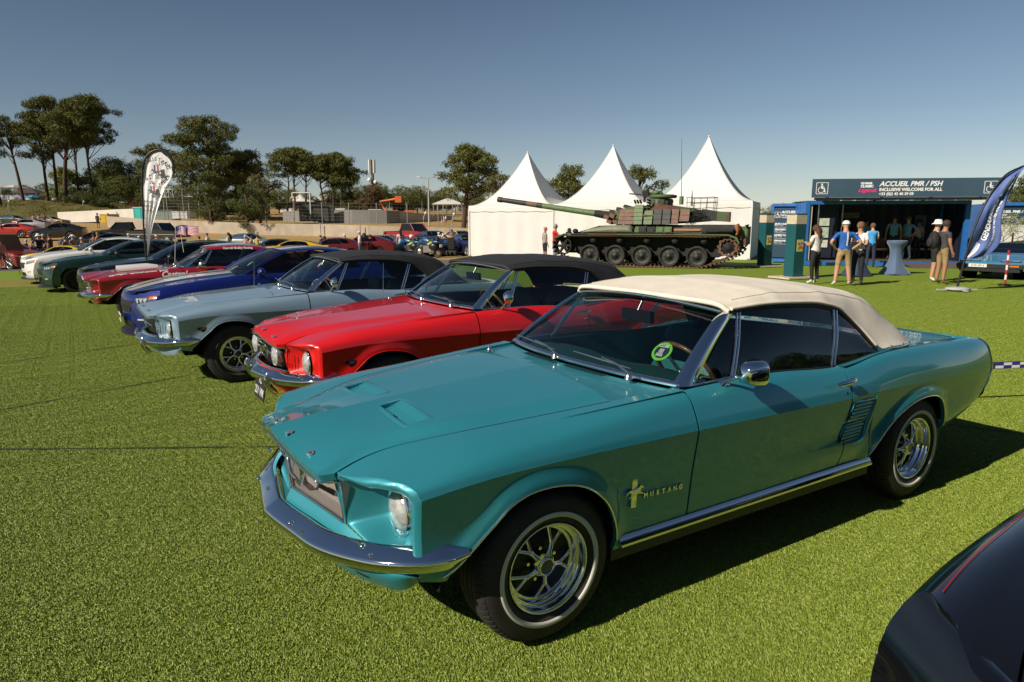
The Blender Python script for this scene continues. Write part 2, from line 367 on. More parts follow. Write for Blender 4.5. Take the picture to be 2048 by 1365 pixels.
    def side(s, x0, x1, t1, nlo=16, nup=14, d=.04, x1f=None, fl=True, x0f=None):
        """side panel from x0 to x1 (x1f(t): front edge as a function of t)"""
        mb = MB(); X = s.xcols(x0, x1, d); lo = s.tlo(X)
        v = np.linspace(0, 1, nlo); T = lo[:,None]+(3-lo)[:,None]*v[None]
        XX = np.repeat(X[:,None], nlo, 1)
        if x1f is not None: XX = warp(XX, T, x0, x1, x1f)
        if x0f is not None: XX = warp0(XX, T, x0, x1, x0f)
        G1 = s.P(XX, T); T2 = np.linspace(3, t1, nup)[None].repeat(len(X), 0); X2 = np.repeat(X[:,None], nup, 1)
        if x1f is not None: X2 = warp(X2, T2, x0, x1, x1f)
        if x0f is not None: X2 = warp0(X2, T2, x0, x1, x0f)
        G2 = s.P(X2, T2+1e-6)
        if s.crease: mb.grid(G1); mb.grid(G2)
        else: mb.grid(np.concatenate([G1, G2[:,1:]], 1))
        if fl:
            for G in (G1, G2):
                for e, sg in ((0, -1), (-1, 1)):
                    flange(mb, G[e], np.array([sg*.2, 1, 0.0])*1, .02)
            flange(mb, G1[:,0], np.array([0, 1, 0.]), .022)
            flange(mb, G2[:,-1], np.array([0, 0, 1.]), .02)
        s.last = (X, G1, G2); return mb
def warp(X, T, x0, x1, f):
    """stretch columns in the last 0.3 m so that the panel ends at f(t)"""
    w = np.clip((X-(x1-.3))/.3, 0, 1); w = w*w*(3-2*w)*.5+w*.5; return X+(f(T)-x1)*w
def warp0(X, T, x0, x1, f):
    w = np.clip(((x0+.5)-X)/.5, 0, 1); return X+(f(T)-x0)*w
def top_patch(b, X0, X1, t0, t1, nu=40, nv=24, both=True):
    """surface across the top between t0..t1; X0,X1 functions of t (rear and front edges)"""
    T = np.linspace(t0, t1, nv); u = np.linspace(0, 1, nu)
    X = X0(T)[None]*(1-u)[:,None]+X1(T)[None]*u[:,None]; G = b.P(X, np.broadcast_to(T, X.shape))
    if both: G = np.concatenate([G, mirror_y(G)[:,::-1][:,1:]], 1)
    return G
# ---- 1960s pony car --------------------------------------------------------
def shell_points(A, B, C_, D_): pass
def classic(label, group, pm, loc, yaw=0, year=67, top='convertible', topmat=None, intmat=None, wheel='styled_white', lod=1, name='convertible_car', opts=()):
    W = .983 if year == 67 else .962
    tab = T67
    if year == 65:      # slimmer flanks and a softer waist line
        tab = {}
        for x, r in T67.items():
            r = [list(q) if isinstance(q, tuple) else q for q in r]; r[3] = (r[3][0]-.002, r[3][1]-.01)
            tab[x] = tuple(tuple(q) if isinstance(q, list) else q for q in r)
    b = Body(tab, [(0, ARCH_F), (-2.743, ARCH_R)], dy=W, dz=0 if year == 67 else -.012, ledge=year == 67, flare=.022 if year == 67 else .018)
    root = empty(name, loc, yaw, label, 'car', group)
    hero = lod == 1; dd = .035 if hero else .07; nl, nu = (18, 18) if hero else (9, 9)
    trim = CHROME
    def xf(T): return np.interp(T, [0, 3, 4, 5, 6, 7, 8], [.552, .560, .572, .592, .640, .735, .868])
    # sides
    def both(nm, mb, m=pm):
        o = mb.build(nm, m, root); o2 = link(nm, mirrored(o.data), root); return o, o2
    both('front_fender', b.side(-.785, .60, 7, nl, nu, dd, x1f=xf)); FX = b.last
    doors = both('door', b.side(-1.966, -.7955, 6, nl, nu, dd)); DX = b.last
    both('quarter_panel', b.side(-3.68, -1.976, 7, nl, nu, dd, x0f=lambda T: np.interp(T, [0, 1, 2, 3, 5, 6, 7], [-3.36, -3.56, -3.69, -3.72, -3.66, -3.60, -3.58]))); QX = b.last
    # arch mouldings follow the wheel openings; sill mouldings run between the wheels
    for a in b.arches:
        u = b.P(a[:,0], np.array([np.interp(z, b.P(np.full(61, x), np.linspace(0, 3.0, 61))[:,2], np.linspace(0, 3.0, 61)) for x, z in a]))
        mb = MB(); mb.smooth = True; mb.tube(u+[0,.002,0], .0045 if year == 67 else .003, 6)
        both('wheel_arch_molding', mb, trim if year == 67 else pm)
    mb = MB(); xs = np.linspace(-2.27, -.372, 24); pr = []
    for dy_, z in ((0, .358), (.008, .354), (.026, .322), (.022, .312), (0, .303)): pr.append([(x, .816*W/.983+dy_, z) for x in xs])
    G = np.array(pr); mb.grid(G); mb.add(G[:,-1], [tuple(range(5))], False); mb.add(G[:,0], [tuple(range(5))[::-1]], False); both('sill_molding', mb, trim)
    mb = MB(); mb.box((-1.32, .79*W, .275), (1.95, .05, .06)); both('sill', mb, mat('sill_dark', (.015,.02,.02), .5) if year == 67 else pm)
    # hood, with the raised middle and, in 1967, two blind scoops
    def X0(T): return np.interp(T, [7, 7.25, 8], [-.432, -.445, -.50])
    G = top_patch(b, X0, lambda T: .868-.070*np.clip(8-T, 0, 1)-.062*sm(.90, 1, 8-T), 7.022, 8, 130 if hero and year == 67 else 24, 80 if hero and year == 67 else 16)
    tt = np.r_[np.linspace(7.022, 8, (G.shape[1]+1)//2), np.linspace(7.022, 8, (G.shape[1]+1)//2)[::-1][1:]]
    w_ = sm(.45, .78, G[...,0]); rise = .018*sm(7.06, 7.30, tt)[None]*(1-w_)+.030*sm(7.0, 7.14, tt)[None]*w_; G[...,2] += rise+.009*np.clip(1-abs(G[...,1])/.22, 0, 1)*sm(-.1, .7, G[...,0])
    mb = MB()
    mb.grid(G)
    if year == 67:      # leave openings for the two blind scoops
        cx = np.array([np.mean([mb.v[i][0] for i in f]) for f in mb.f]); cy = np.array([np.mean([mb.v[i][1] for i in f]) for f in mb.f])
        kill = (cx > .308) & (cx < .408) & (abs(abs(cy)-.235) < .148); keep = np.nonzero(~kill)[0]
        mb.f = [mb.f[i] for i in keep]; mb.m = [0]*len(keep); mb.sm = [True]*len(keep)
    flange(mb, G[-1], np.array([.3,0,1.]), .03); flange(mb, G[:,0], np.array([0,0,1.]), .02); flange(mb, G[:,-1], np.array([0,0,1.]), .02); flange(mb, G[0], np.array([0,0,1.]), .02)
    hood = mb.build('hood', pm, root)
    HG = G
    def hz(x, y):
        i = np.argmin(((HG[...,0]-x)**2+(HG[...,1]-y)**2).ravel()); return HG[...,2].ravel()[i]
    if year == 67:
        for sg in (1, -1):
            z0 = hz(.358, sg*.235); sl = (hz(.43, sg*.235)-hz(.28, sg*.235))/.15; sy = (hz(.358, sg*.40)-hz(.358, sg*.07))/(.33*sg)
            def q(x, y, h=0): return (x, sg*.235+y, z0+(x-.358)*sl+y*sy+h)
            ring = lambda a, c, r, h: [q(.358+px*1.0, py, h) for px, py in [(.5*a-r,-.5*c),(.5*a,-.5*c+r),(.5*a,.5*c-r),(.5*a-r,.5*c),(-.5*a+r,.5*c),(-.5*a,.5*c-r),(-.5*a,-.5*c+r),(-.5*a+r,-.5*c)]]
            mb = MB(); R0_, R1_, R2_ = ring(.146,.346,.02,-.001), ring(.136,.334,.018,.0028), ring(.108,.296,.008,.002)
            mb.grid(np.array([R0_, R1_, R2_]), cv=True, smooth=True)
            # floor: drops behind the front lip, climbs back to the surface at the rear
            Fl = [[q(x, y, h) for x, h in ((.412,.002),(.409,-.017),(.385,-.018),(.345,-.010),(.304,.002))] for y in np.linspace(-.148, .148, 5)]
            mb.grid(np.array(Fl), smooth=False)
            for y in (-.148, .148): mb.grid(np.array([[q(x, y, h) for x, h in ((.412,.002),(.409,-.017),(.385,-.018),(.345,-.010),(.304,.002))], [q(x, y, .002) for x in (.412,.409,.385,.345,.304)]]), smooth=False)
            mb.build('hood_scoop', pm, root)
    for i, ch in enumerate('FORD'):
        y = -.30+.2*i; me = textmesh(ch, .038, .004, bold=.002); me.materials.clear(); me.materials.append(mat('letter_metal', (.75,.76,.78), .22, .85))
        k = np.argmin(abs(HG[-1,:,1]-y)); p = HG[-1,k]
        o = link('hood_letter', me, hood, (p[0]-.04, y, hz(p[0]-.04, y)+.005), rot=(.05, .28, math.pi/2))
    # hood lip moulding
    mb = MB(); mb.smooth = True; L = HG[-1]+np.array([.004,0,-.028]); mb.tube(L[::1], .005, 6, caps=True); mb.build('hood_lip_molding', trim, root)
    # cowl panel with vent grilles between hood and windshield
    def wsb(v):  # windshield base, v -1..1
        y = v*.71*W/.983; return np.stack([-.715-.115*np.abs(v)**2.2, y, .952-.012*v*v], -1)
    n = 31; vv = np.linspace(-1, 1, n); A = np.stack([X0(7+np.clip(1-np.abs(vv), 0, 1))-.004, vv*.683*W, 0*vv], -1)
    A[:,2] = b.P(A[:,0], 7+np.clip(1-np.abs(vv), 0, 1))[:,2]; Bp = wsb(vv)+[.03,0,-.012]
    mb = MB(); mb.grid(ruled(A, Bp, 8, -.006, (0,0,1))); flange(mb, A, np.array([0,0,1.]), .02)
    cowl = mb.build('cowl_panel', pm, root)
    for c in (-.2, .2):
        for k in range(16 if hero else 0):
            mb = MB(); y = c*W+(-.15+.02*k); mb.box((-.655-.03*abs(y), y, .946), (.045, .007, .003)); o = mb.build('vent_slot', mat('vent_dark', (.01,.04,.045), .5), cowl)
    # windshield
    def wst(v): y = v*.585; return np.stack([-1.20-.055*np.abs(v)**2, y, 1.285-.04*v*v], -1)
    vv = np.linspace(-1, 1, 25); g0 = wsb(vv*.985)+[-.012,0,.018]; g1 = wst(vv*.98)+[.008,0,-.02]
    mb = MB(); mb.grid(ruled(g0, g1, 10, .012, (.75,0,.65))); ws = mb.build('windshield', GLASS, root)
    mb = MB(); mb.smooth = True
    mb.tube(wsb(vv)+[.006,0,.008], .016, 8, sx=1.3); mb.tube(wst(vv)+[.01,0,.002], .011, 8)
    mb.build('windshield_trim', CHROME, root)
    for sg in (1, -1):
        mb = MB(); a = wsb(np.array(sg*1.0)); c = wst(np.array(sg*1.0))
        prof = [(.022,-.030),(.030,.0),(.010,.022),(-.040,.030),(-.055,.012)]
        G = []
        for t in np.linspace(0, 1, 9):
            p = a*(1-t)+c*t+np.array([.012,sg*.004,.01])*4*t*(1-t); s_ = 1.12-.3*t; G.append([(p[0]+dx*s_, p[1]+sg*dy_*s_, p[2]+.006) for dx, dy_ in prof])
        mb.grid(np.array(G)); mb.build('windshield_pillar', CHROME, root)
        if hero:
            pass
    # wipers
    for (yb, yt) in ((-.10, -.62), (.50, .0)):
        mb = MB(); mb.smooth = True; z = .958
        mb.lathe([(.0,.03),(.012,.026),(.016,.012),(.020,0)], 12, 'z', c=(-.69, yb, z-.004))
        m0 = np.array([-.70, yb, z+.018]); m1 = np.array([-.765, (yb+yt)/2-.04, z+.045]); mb.tube([m0, (m0+m1)/2+[0,0,.012], m1], [.007,.005,.004], 6)
        bl = [np.array([-.735-.05*abs(yy), yy, z+.028+.02*k/6]) for k, yy in enumerate(np.linspace((yb+yt)/2+.19, (yb+yt)/2-.24, 7))]
        mb.tube(bl, [.003,.004,.005,.006,.005,.004,.003], 6); mb.build('wiper', STEEL, root)
    # front: grille, lamps, valance, bumper
    front67(root, b, xf, pm, W, hero, HG[-1]) if year == 67 else front65(root, b, xf, pm, W, hero, 'gt' in opts, HG[-1])
    bumper(root, W, pm, 1)
    # tail
    deck = top_patch(b, lambda T: -3.56+0*T, lambda T: -2.78+0*T, 7, 8, 16, 8); mb = MB(); mb.grid(deck); mb.build('trunk_lid', pm, root)
    T = np.linspace(0, 8, 30); E = b.P(np.interp(T, [0, 1, 2, 3, 5, 6, 7, 8], [-3.36, -3.56, -3.69, -3.72, -3.66, -3.60, -3.58, -3.58]), T); E2 = E*[1,.0,1]; mb = MB(); G = np.stack([E, E*[1,.5,1]+[.03,0,0], E*[1,0,1]+[.045,0,0]], 1); mb.grid(G); mb.grid(mirror_y(G)); mb.build('tail_panel', pm, root)
    mb = MB(); mb.smooth = True; mb.tube(np.concatenate([E[6:22]+[-.004,.0,0]]), .006, 6); mb2 = mb; both('tail_molding', mb2, trim)
    P = crv([(-3.72,.76*W,.55),(-3.75,.72*W,.55),(-3.77,.66*W,.54),(-3.80,.4,.53),(-3.82,0,.53)], 20); P = np.vstack([P, mirror_y(P)[::-1][1:]])
    mb = MB(); sweep(mb, P, [(0,-.055),(.022,-.035),(.03,.0),(.022,.035),(0,.055)]); mb.build('rear_bumper', CHROME, root)
    for sg in (1, -1):
        for k in range(3):
            mb = MB(); mb.box((-3.70, sg*(.45+.085*k), .70), (.03, .05, .17)); mb.build('tail_lamp', mat('tail_red', (.35,.01,.01), .15, coat=1), root)
    # dark structure under the skin
    mb = MB(); mb.box((-.14, 0, .55), (1.25, .98, .50)); mb.box((-1.85, 0, .27), (2.2, 1.5, .08)); mb.box((-2.75, 0, .52), (.9, 1.0, .50)); mb.box((-3.35, 0, .60), (.5, 1.4, .42)); mb.box((-.60, 0, .6), (.14, 1.5, .60)); mb.build('underbody', DARK, root)
    for cx, r in ((0, .40), (-2.743, .40)):
        for sg in (1, -1):
            mb = MB(); th = np.linspace(.12, math.pi-.02, 22)
            G = np.array([[(cx+(.06 if cx == 0 else .1)+r*math.cos(a)*1.06, sg*y, .31+r*.93*math.sin(a)) for y in (.80, .46)] for a in th]); mb.grid(G)
            mb.add([(cx+.06+r*1.1*math.cos(a), sg*.47, .31+r*math.sin(a)) for a in th], [tuple(range(22))]); mb.build('wheel_housing', mat('wheel_housing', (.012,.012,.012), .85, spec=.1), root)
    put_wheels(root, wheel, (0, -2.743), .725*W/.983, .322)
    # side glass, frames, roof
    cabin(root, b, W, pm, top, topmat, intmat, hero, year)
    # handles, mirrors, louvres, badges
    for sg in (1, -1):
        h = MB(); h.smooth = True; y0 = .868*W
        h.tube(crv([(-1.965, sg*(y0+.012), .864), (-1.935, sg*(y0+.038), .868), (-1.86, sg*(y0+.040), .862), (-1.79, sg*(y0+.030), .856)], 9), [.015,.015,.014,.013,.014,.014,.013,.011,.007], 8, sx=1)
        h.ball((-1.925, sg*(y0+.012), .85), (.022,.016,.018)); h.build('door_handle', CHROME, doors[0 if sg > 0 else 1])
        h = MB(); h.smooth = True; h.cyl((-1.925, sg*(y0+.0), .790), (-1.925, sg*(y0+.010), .790), .011, .009, 12); h.build('door_lock', CHROME, doors[0 if sg > 0 else 1])
    mirror_part(root, W, year)
    if year == 67: louvres(root, b, pm, W, hero)
    badge(root, b, W, year)
    mb = MB(); mb.smooth = True
    mb.lathe([(.022,0),(.018,.008),(.010,.018),(.009,.03),(.003,.04)], 12, 'z', c=(-.56, -.60*W, b.P(-.56, 6.9)[2]-.002)); mb.build('antenna_base', CHROME, root)
    if year == 65:
        mb = MB(); mb.cyl((-.5, -.60, .9), (-.53, -.63, 1.28), .003, .0015, 5); mb.build('antenna', CHROME, root)
    return root, b
def mirrored(me):
    m2 = me.copy(); n = len(m2.vertices); co = np.empty(n*3, 'f'); m2.vertices.foreach_get('co', co); co[1::3] *= -1; m2.vertices.foreach_set('co', co); m2.flip_normals(); m2.update(); return m2
def sweep(mb, P, prof, flip=1, scale=None):
    """sweep an (out, up) profile along a plan curve; out is to the left of travel"""
    P = np.asarray(P, float); T = np.gradient(P, axis=0); T[:,2] = 0; T /= np.linalg.norm(T, axis=1)[:,None]; Nn = np.stack([T[:,1], -T[:,0], 0*T[:,0]], 1)*flip
    sc = np.ones(len(P)) if scale is None else scale
    G = np.stack([P+Nn*o*sc[:,None]+np.array([0,0,1.])*u*sc[:,None] for o, u in prof], 1); mb.grid(G)
    mb.add(G[0], [tuple(range(len(prof)))], False); mb.add(G[-1], [tuple(range(len(prof)))[::-1]], False); return G
def bumper(root, W, pm, s):
    P = crv([(.902,0,.480),(.893,.07,.480),(.862,.25,.481),(.828,.43,.484),(.748,.61,.490),(.668,.735,.499),(.612,.795,.506),(.54,.845,.512),(.46,.868,.515),(.385,.868,.515)], 60)
    P[:,1] *= W/.983; P = np.vstack([mirror_y(P)[::-1], P[1:]]); n = len(P); e = np.minimum(np.arange(n), n-1-np.arange(n)); sc = np.clip(.35+e/5*.65, 0, 1)
    mb = MB(); prof = [(-.070,.034),(-.058,.042),(-.050,.042),(-.045,.0395),(.004,.0085),(.010,.002),(.013,-.006),(.0125,-.013),(-.003,-.042),(-.009,-.047),(-.035,-.049)]
    sweep(mb, P, prof, scale=sc, flip=1); o = mb.build('front_bumper', CHROME, root)
    for y in (-.62, -.28, .28, .66):
        k = np.argmin(abs(P[:,1]-y)); mb = MB(); mb.smooth = True; mb.ball(P[k]+[.014,0,.040] if abs(y) < .6 else P[k]+[.0,0,.052], (.012,.012,.009)); mb.build('bumper_bolt', CHROME, o)
    return o
def roll_edge(root, pm, R, rim, c, k=1.0):
    """rounded return from the fender edge into the lamp recess; gives back the inner outline"""
    nR = len(R); w = np.zeros(len(rim)); w[:nR] = 1; w[0:3] = (.1,.4,.8); w[nR-5:nR] = (.8,.6,.4,.2,.08)
    d = c-rim; d[:,0] = 0; L_ = np.linalg.norm(d, axis=1)[:,None]+1e-9; d = d/L_; inn = rim+d*(.040*k*w)[:,None]; inn[:,0] += .010*w
    a = R; e = inn[:nR]; m1 = a+(e-a)*.30; m1[:,0] += .016*w[:nR]; m2 = a+(e-a)*.68; m2[:,0] += .018*w[:nR]
    mb = MB(); mb.grid(np.stack([a, m1, m2, e], 1)); o = mb.build('lamp_bezel', pm, root); link('lamp_bezel', mirrored(o.data), root); return inn
def front67(root, b, xf, pm, W, hero, lip):
    """recessed lamp buckets, hexagonal grille, painted apron and valance"""
    T = np.linspace(.35, 7.0, 46); R = b.P(xf(T), T)
    inner = crv([(.738,.425*W,.73),(.722,.435*W,.64),(.700,.447*W,.54)], 14)
    bot = crv([(.700,.447*W,.54),(.66,.60*W,.505),(.60,.76*W,.480), tuple(R[0])], 18)
    c = np.array([.545,.625*W,.625]); rim = np.vstack([R, [R[-1]*[1,1,1]+[.0,-.0,-.02]], inner, bot[1:-1]])
    rim = roll_edge(root, pm, R, rim, c); ang = np.unwrap(np.arctan2(rim[:,2]-c[2], rim[:,1]-c[1]))
    N = 96; a = np.linspace(-math.pi, math.pi, N, endpoint=False)
    am = np.mod(ang+math.pi, 2*math.pi)-math.pi; o = np.argsort(am); am = am[o]; rr = rim[o]
    am = np.r_[am-2*math.pi, am, am+2*math.pi]; rr = np.vstack([rr]*3); Rm = np.stack([np.interp(a, am, rr[:,k]) for k in range(3)], 1)
    r0 = .098; Ci = np.stack([np.full(N, c[0]), c[1]+r0*np.cos(a), c[2]+r0*np.sin(a)], 1)
    s = np.linspace(0, 1, 16)[:,None,None]; G = Ci[None]*(1-s)+Rm[None]*s
    G[...,0] = Ci[None,:,0]*(1-sm(0,1,s[...,0])**.8)+Rm[None,:,0]*sm(0,1,s[...,0])**.8
    mb = MB(); mb.grid(G, cv=True); o = mb.build('lamp_bucket', pm, root); link('lamp_bucket', mirrored(o.data), root)
    for sg in (1, -1):
        e = empty('headlight', (c[0]+.0, sg*c[1], c[2]), parent=root)
        m = MB(); m.smooth = True; m.lathe([(.0,.036),(.03,.034),(.06,.026),(.08,.012),(.086,.0)], 36, 'x'); m.build('lens', LENS, e)
        m = MB(); m.smooth = True; m.lathe([(.084,-.005),(.088,.010),(.094,.014),(.100,.006),(.101,-.01)], 40, 'x'); m.build('lamp_ring', CHROME, e)
        m = MB(); m.smooth = True; m.lathe([(.086,-.004),(.05,-.03),(0,-.05)], 24, 'x'); m.build('reflector', STEEL, e)
    # grille mouth
    top = crv((lip+[-.006,0,-.034])[::8], 41)[::-1]; top = top[::-1] if top[0,1] > 0 else top
    bo = crv([(.700,-.447*W,.54),(.745,-.22*W,.551),(.788,0,.560),(.745,.22*W,.551),(.700,.447*W,.54)], 41, smooth=False)
    mb = MB(); rd = top*.52+bo*.48+[-.115,0,0]; mb.grid(ruled(top+[-.15,0,.0], rd, 6), smooth=False); mb.grid(ruled(rd, bo+[-.065,0,0], 6), smooth=False)
    g = mb.build('grille', mat('argent_grille', (.40,.37,.345), .42, .55, bump=.35, bscale=260), root)
    mb = MB(); mb.smooth = True; fr = np.vstack([top+[-.012,0,-.004], bo[::-1]+[.004,0,.004]]); mb.tube(fr, .0075, 6, closed=True); mb.build('grille_surround', CHROME, root)
    mb = MB(); mb.grid(ruled(top+[-.012,0,0], top+[-.15,0,0], 2), smooth=False); mb.grid(ruled(bo, bo+[-.065,0,.004], 2), smooth=False)
    for e in (0, -1): mb.grid(np.array([ruled(top[[e]], bo[[e]], 6)[0], ruled(top[[e]]+[-.15,0,0], bo[[e]]+[-.065,0,0], 6)[0]]), smooth=False)
    mb.build('grille_return', mat('argent_grille'), root)
    mb = MB(); mb.smooth = True; mb.tube(rd+[.002,0,0], .004, 5); mb.build('grille_bar', STEEL, g)
    for sg in (1, -1):
        mb = MB(); q_ = crv([(.728,sg*.19*W,.622),(.700,sg*.31*W,.620)], 6); mb.grid(ruled(q_+[-.0,0,.008], q_+[-.0,0,-.016], 2), smooth=False); mb.build('grille_slot', DARK, g)
    for k in range(22 if hero else 0):
        f = (k+1)/23; L_ = (top+[-.15,0,0])*(1-f/.48)+rd*(f/.48) if f < .48 else rd*(1-(f-.48)/.52)+(bo+[-.065,0,0])*((f-.48)/.52)
        mb = MB(); mb.tube(L_[1:-1:3]+[.002,0,0], .0016, 3, caps=False); mb.build('grille_rib', mat('argent_grille'), g)
    mb = MB(); x = .775
    fr = [(x,-.10,.725),(x,.10,.725),(x,.122,.67),(x-.005,.08,.592),(x-.005,-.08,.592),(x,-.122,.67)]; mb.tube(np.array(fr), .010, 6, closed=True); cor = mb.build('corral_frame', CHROME, g)
    horse_mesh(cor, (x-.005, 0, .668), .15, 'x', CHROME)
    # apron between grille/lamps and the bumper, then the valance below
    ap = np.vstack([crv([(.795,0,.556),(.750,.22*W,.548),(.704,.447*W,.538)], 14, smooth=False), bot[1:]+[.004,0,-.002]])
    lo1 = ap.copy(); lo1[:,0] += .045; lo1[:,2] = .455
    lo2 = crv([(.74,0,.335),(.72,.3*W,.325),(.64,.6*W,.335),(.58,.76*W,.375),(.54,.80*W,.42)], len(ap))
    G = np.stack([ap, ap*.5+lo1*.5+[.004,0,0], lo1, lo1*.55+lo2*.45+[.012,0,0], lo2], 1); mb = MB(); mb.grid(G); mb.grid(mirror_y(G)); mb.build('front_valance', pm, root)
    for sg in (1, -1):
        mb = MB(); mb.smooth = True; pp = crv([(.70,sg*.46*W,.385),(.655,sg*.60*W,.388),(.61,sg*.69*W,.40)], 12); mb.tube(pp+[.008,0,0], [.006,.014,.018,.02,.021,.021,.021,.02,.018,.015,.01,.005], 8, sx=.6); mb.build('valance_vent', mat('dark_opening', (.01,.012,.012), .5), root)
def front65(root, b, xf, pm, W, hero, gt, lip):
    T = np.linspace(.35, 7.0, 40); R = b.P(xf(T), T)
    inner = crv([(.742,.44*W,.70),(.735,.445*W,.62),(.715,.45*W,.52)], 12); bot = crv([(.715,.45*W,.52),(.66,.62*W,.495),(.60,.76*W,.478), tuple(R[0])], 14)
    rim = np.vstack([R, inner, bot[1:-1]]); c = np.array([.612,.655*W,.62]); rim = roll_edge(root, pm, R, rim, c, .9); ang = np.arctan2(rim[:,2]-c[2], rim[:,1]-c[1])
    N = 72; a = np.linspace(-math.pi, math.pi, N, endpoint=False); o = np.argsort(ang); am = ang[o]; rr = rim[o]
    am = np.r_[am-2*math.pi, am, am+2*math.pi]; rr = np.vstack([rr]*3); Rm = np.stack([np.interp(a, am, rr[:,k]) for k in range(3)], 1)
    r0 = .096; Ci = np.stack([np.full(N, c[0]), c[1]+r0*np.cos(a), c[2]+r0*np.sin(a)], 1)
    s = np.linspace(0, 1, 12)[:,None,None]; G = Ci[None]*(1-s)+Rm[None]*s; G[...,0] = Ci[None,:,0]*(1-s[...,0]**1.1)+Rm[None,:,0]*s[...,0]**1.1
    mb = MB(); mb.grid(G, cv=True); o = mb.build('lamp_panel', pm, root); link('lamp_panel', mirrored(o.data), root)
    for sg in (1, -1):
        e = empty('headlight', (c[0]+.01, sg*c[1], c[2]), parent=root)
        m = MB(); m.smooth = True; m.lathe([(.0,.036),(.03,.034),(.06,.026),(.08,.012),(.086,.0)], 28, 'x'); m.build('lens', LENS, e)
        m = MB(); m.smooth = True; m.lathe([(.084,-.005),(.088,.012),(.096,.014),(.100,.004)], 32, 'x'); m.build('lamp_ring', CHROME, e)
        for k in range(3):
            y = .478+.020*k; m = MB(); m.smooth = True; m.tube(crv([(.728-.012*k,y*W*sg,.56),(.732-.012*k,y*W*sg,.63),(.728-.012*k,y*W*sg,.69)], 8), [.002,.005,.006,.006,.006,.006,.005,.002], 6, sx=.6); m.build('gill_louvre', pm, root)
    top = crv((lip+[-.004,0,-.030])[::2], 33); top = top[::-1] if top[0,1] > 0 else top
    bo = crv([(.715,-.44*W,.525),(.80,-.25*W,.535),(.825,0,.538),(.80,.25*W,.535),(.715,.44*W,.525)], 33)
    mb = MB(); mb.grid(ruled(top+[-.08,0,0], bo+[-.06,0,0], 8)); g = mb.build('grille', mat('honeycomb', (.05,.05,.052), .35, .8, bump=.9, bscale=110), root)
    mb = MB(); mb.smooth = True; mb.tube(np.vstack([top+[-.012,0,-.004], bo[::-1]]), .008, 6, closed=True); mb.build('grille_surround', CHROME, root)
    x = .80; mb = MB(); fr = [(x,-.10,.70),(x,.10,.70),(x,.12,.65),(x-.01,.09,.59),(x-.01,-.09,.59),(x,-.12,.65)]; mb.tube(np.array(fr), .009, 6, closed=True); cor = mb.build('corral_frame', CHROME, g); horse_mesh(cor, (x, 0, .65), .15, 'x', CHROME)
    for sg in (1, -1):
        mb = MB(); mb.tube([(x,sg*.12,.65),(x-.03,sg*.42,.645)], .009, 4); mb.build('grille_bar', CHROME, g)
        if gt:
            m = MB(); m.smooth = True; m.lathe([(.0,.03),(.03,.028),(.062,.012),(.07,.0),(.075,.012),(.08,.0),(.06,-.05)], 28, 'x', c=(.79, sg*.34, .645)); m.build('fog_lamp', LENS, g)
    mb = MB(); ap = crv([(.835,0,.53),(.80,.25*W,.525),(.715,.46*W,.512),(.66,.62*W,.49),(.60,.76*W,.472),(.555,.825*W,.46)], 30)
    lo1 = ap+[-.01,0,0]; lo1[:,2] = .43; lo2 = crv([(.74,0,.33),(.72,.3*W,.325),(.64,.6*W,.335),(.58,.76*W,.375),(.54,.80*W,.42)], 30)
    G = np.stack([ap, ap*.5+lo1*.5+[.012,0,0], lo1, lo1*.55+lo2*.45+[.012,0,0], lo2], 1); mb.grid(G); mb.grid(mirror_y(G)); mb.build('front_valance', pm, root)
    for sg in (1, -1):
        mb = MB(); mb.smooth = True; mb.tube(crv([(.86,sg*.36,.52),(.875,sg*.36,.48),(.85,sg*.36,.40),(.80,sg*.36,.34)], 8), [.012,.02,.022,.024,.026,.026,.024,.018], 8, up=(0,1,0)); mb.build('bumper_guard', CHROME, root)
HORSE = [(-.50,.02),(-.42,.10),(-.33,.17),(-.20,.18),(-.05,.16),(.10,.19),(.22,.27),(.30,.36),(.36,.33),(.47,.22),(.44,.17),(.35,.20),(.30,.10),(.26,.02),(.36,-.03),(.46,-.12),(.42,-.16),(.30,-.08),(.20,-.05),(.10,-.07),(-.02,-.05),(-.12,-.07),(-.20,-.15),(-.32,-.24),(-.36,-.20),(-.26,-.12),(-.22,-.03),(-.27,.06),(-.36,.06),(-.44,.0),(-.56,-.06)]
def horse_mesh(parent, c, size, axis, m, bars=False, flip=1, name='horse_emblem'):
    mb = MB(); P = [(a*size*flip, b_*size) for a, b_ in HORSE]
    me_b = MB(); me_b.prism(P, .008, 'y', 0)
    me = me_b.mesh(name, m)
    o = link(name, me, parent, c); 
    if axis == 'x': o.rotation_euler = (0, 0, math.pi/2)
    return o
def surf_y(b, x, z, W=1):
    T = np.linspace(0, 5, 120); P = b.P(np.full(120, x), T); return float(np.interp(z, P[:,2], P[:,1]))
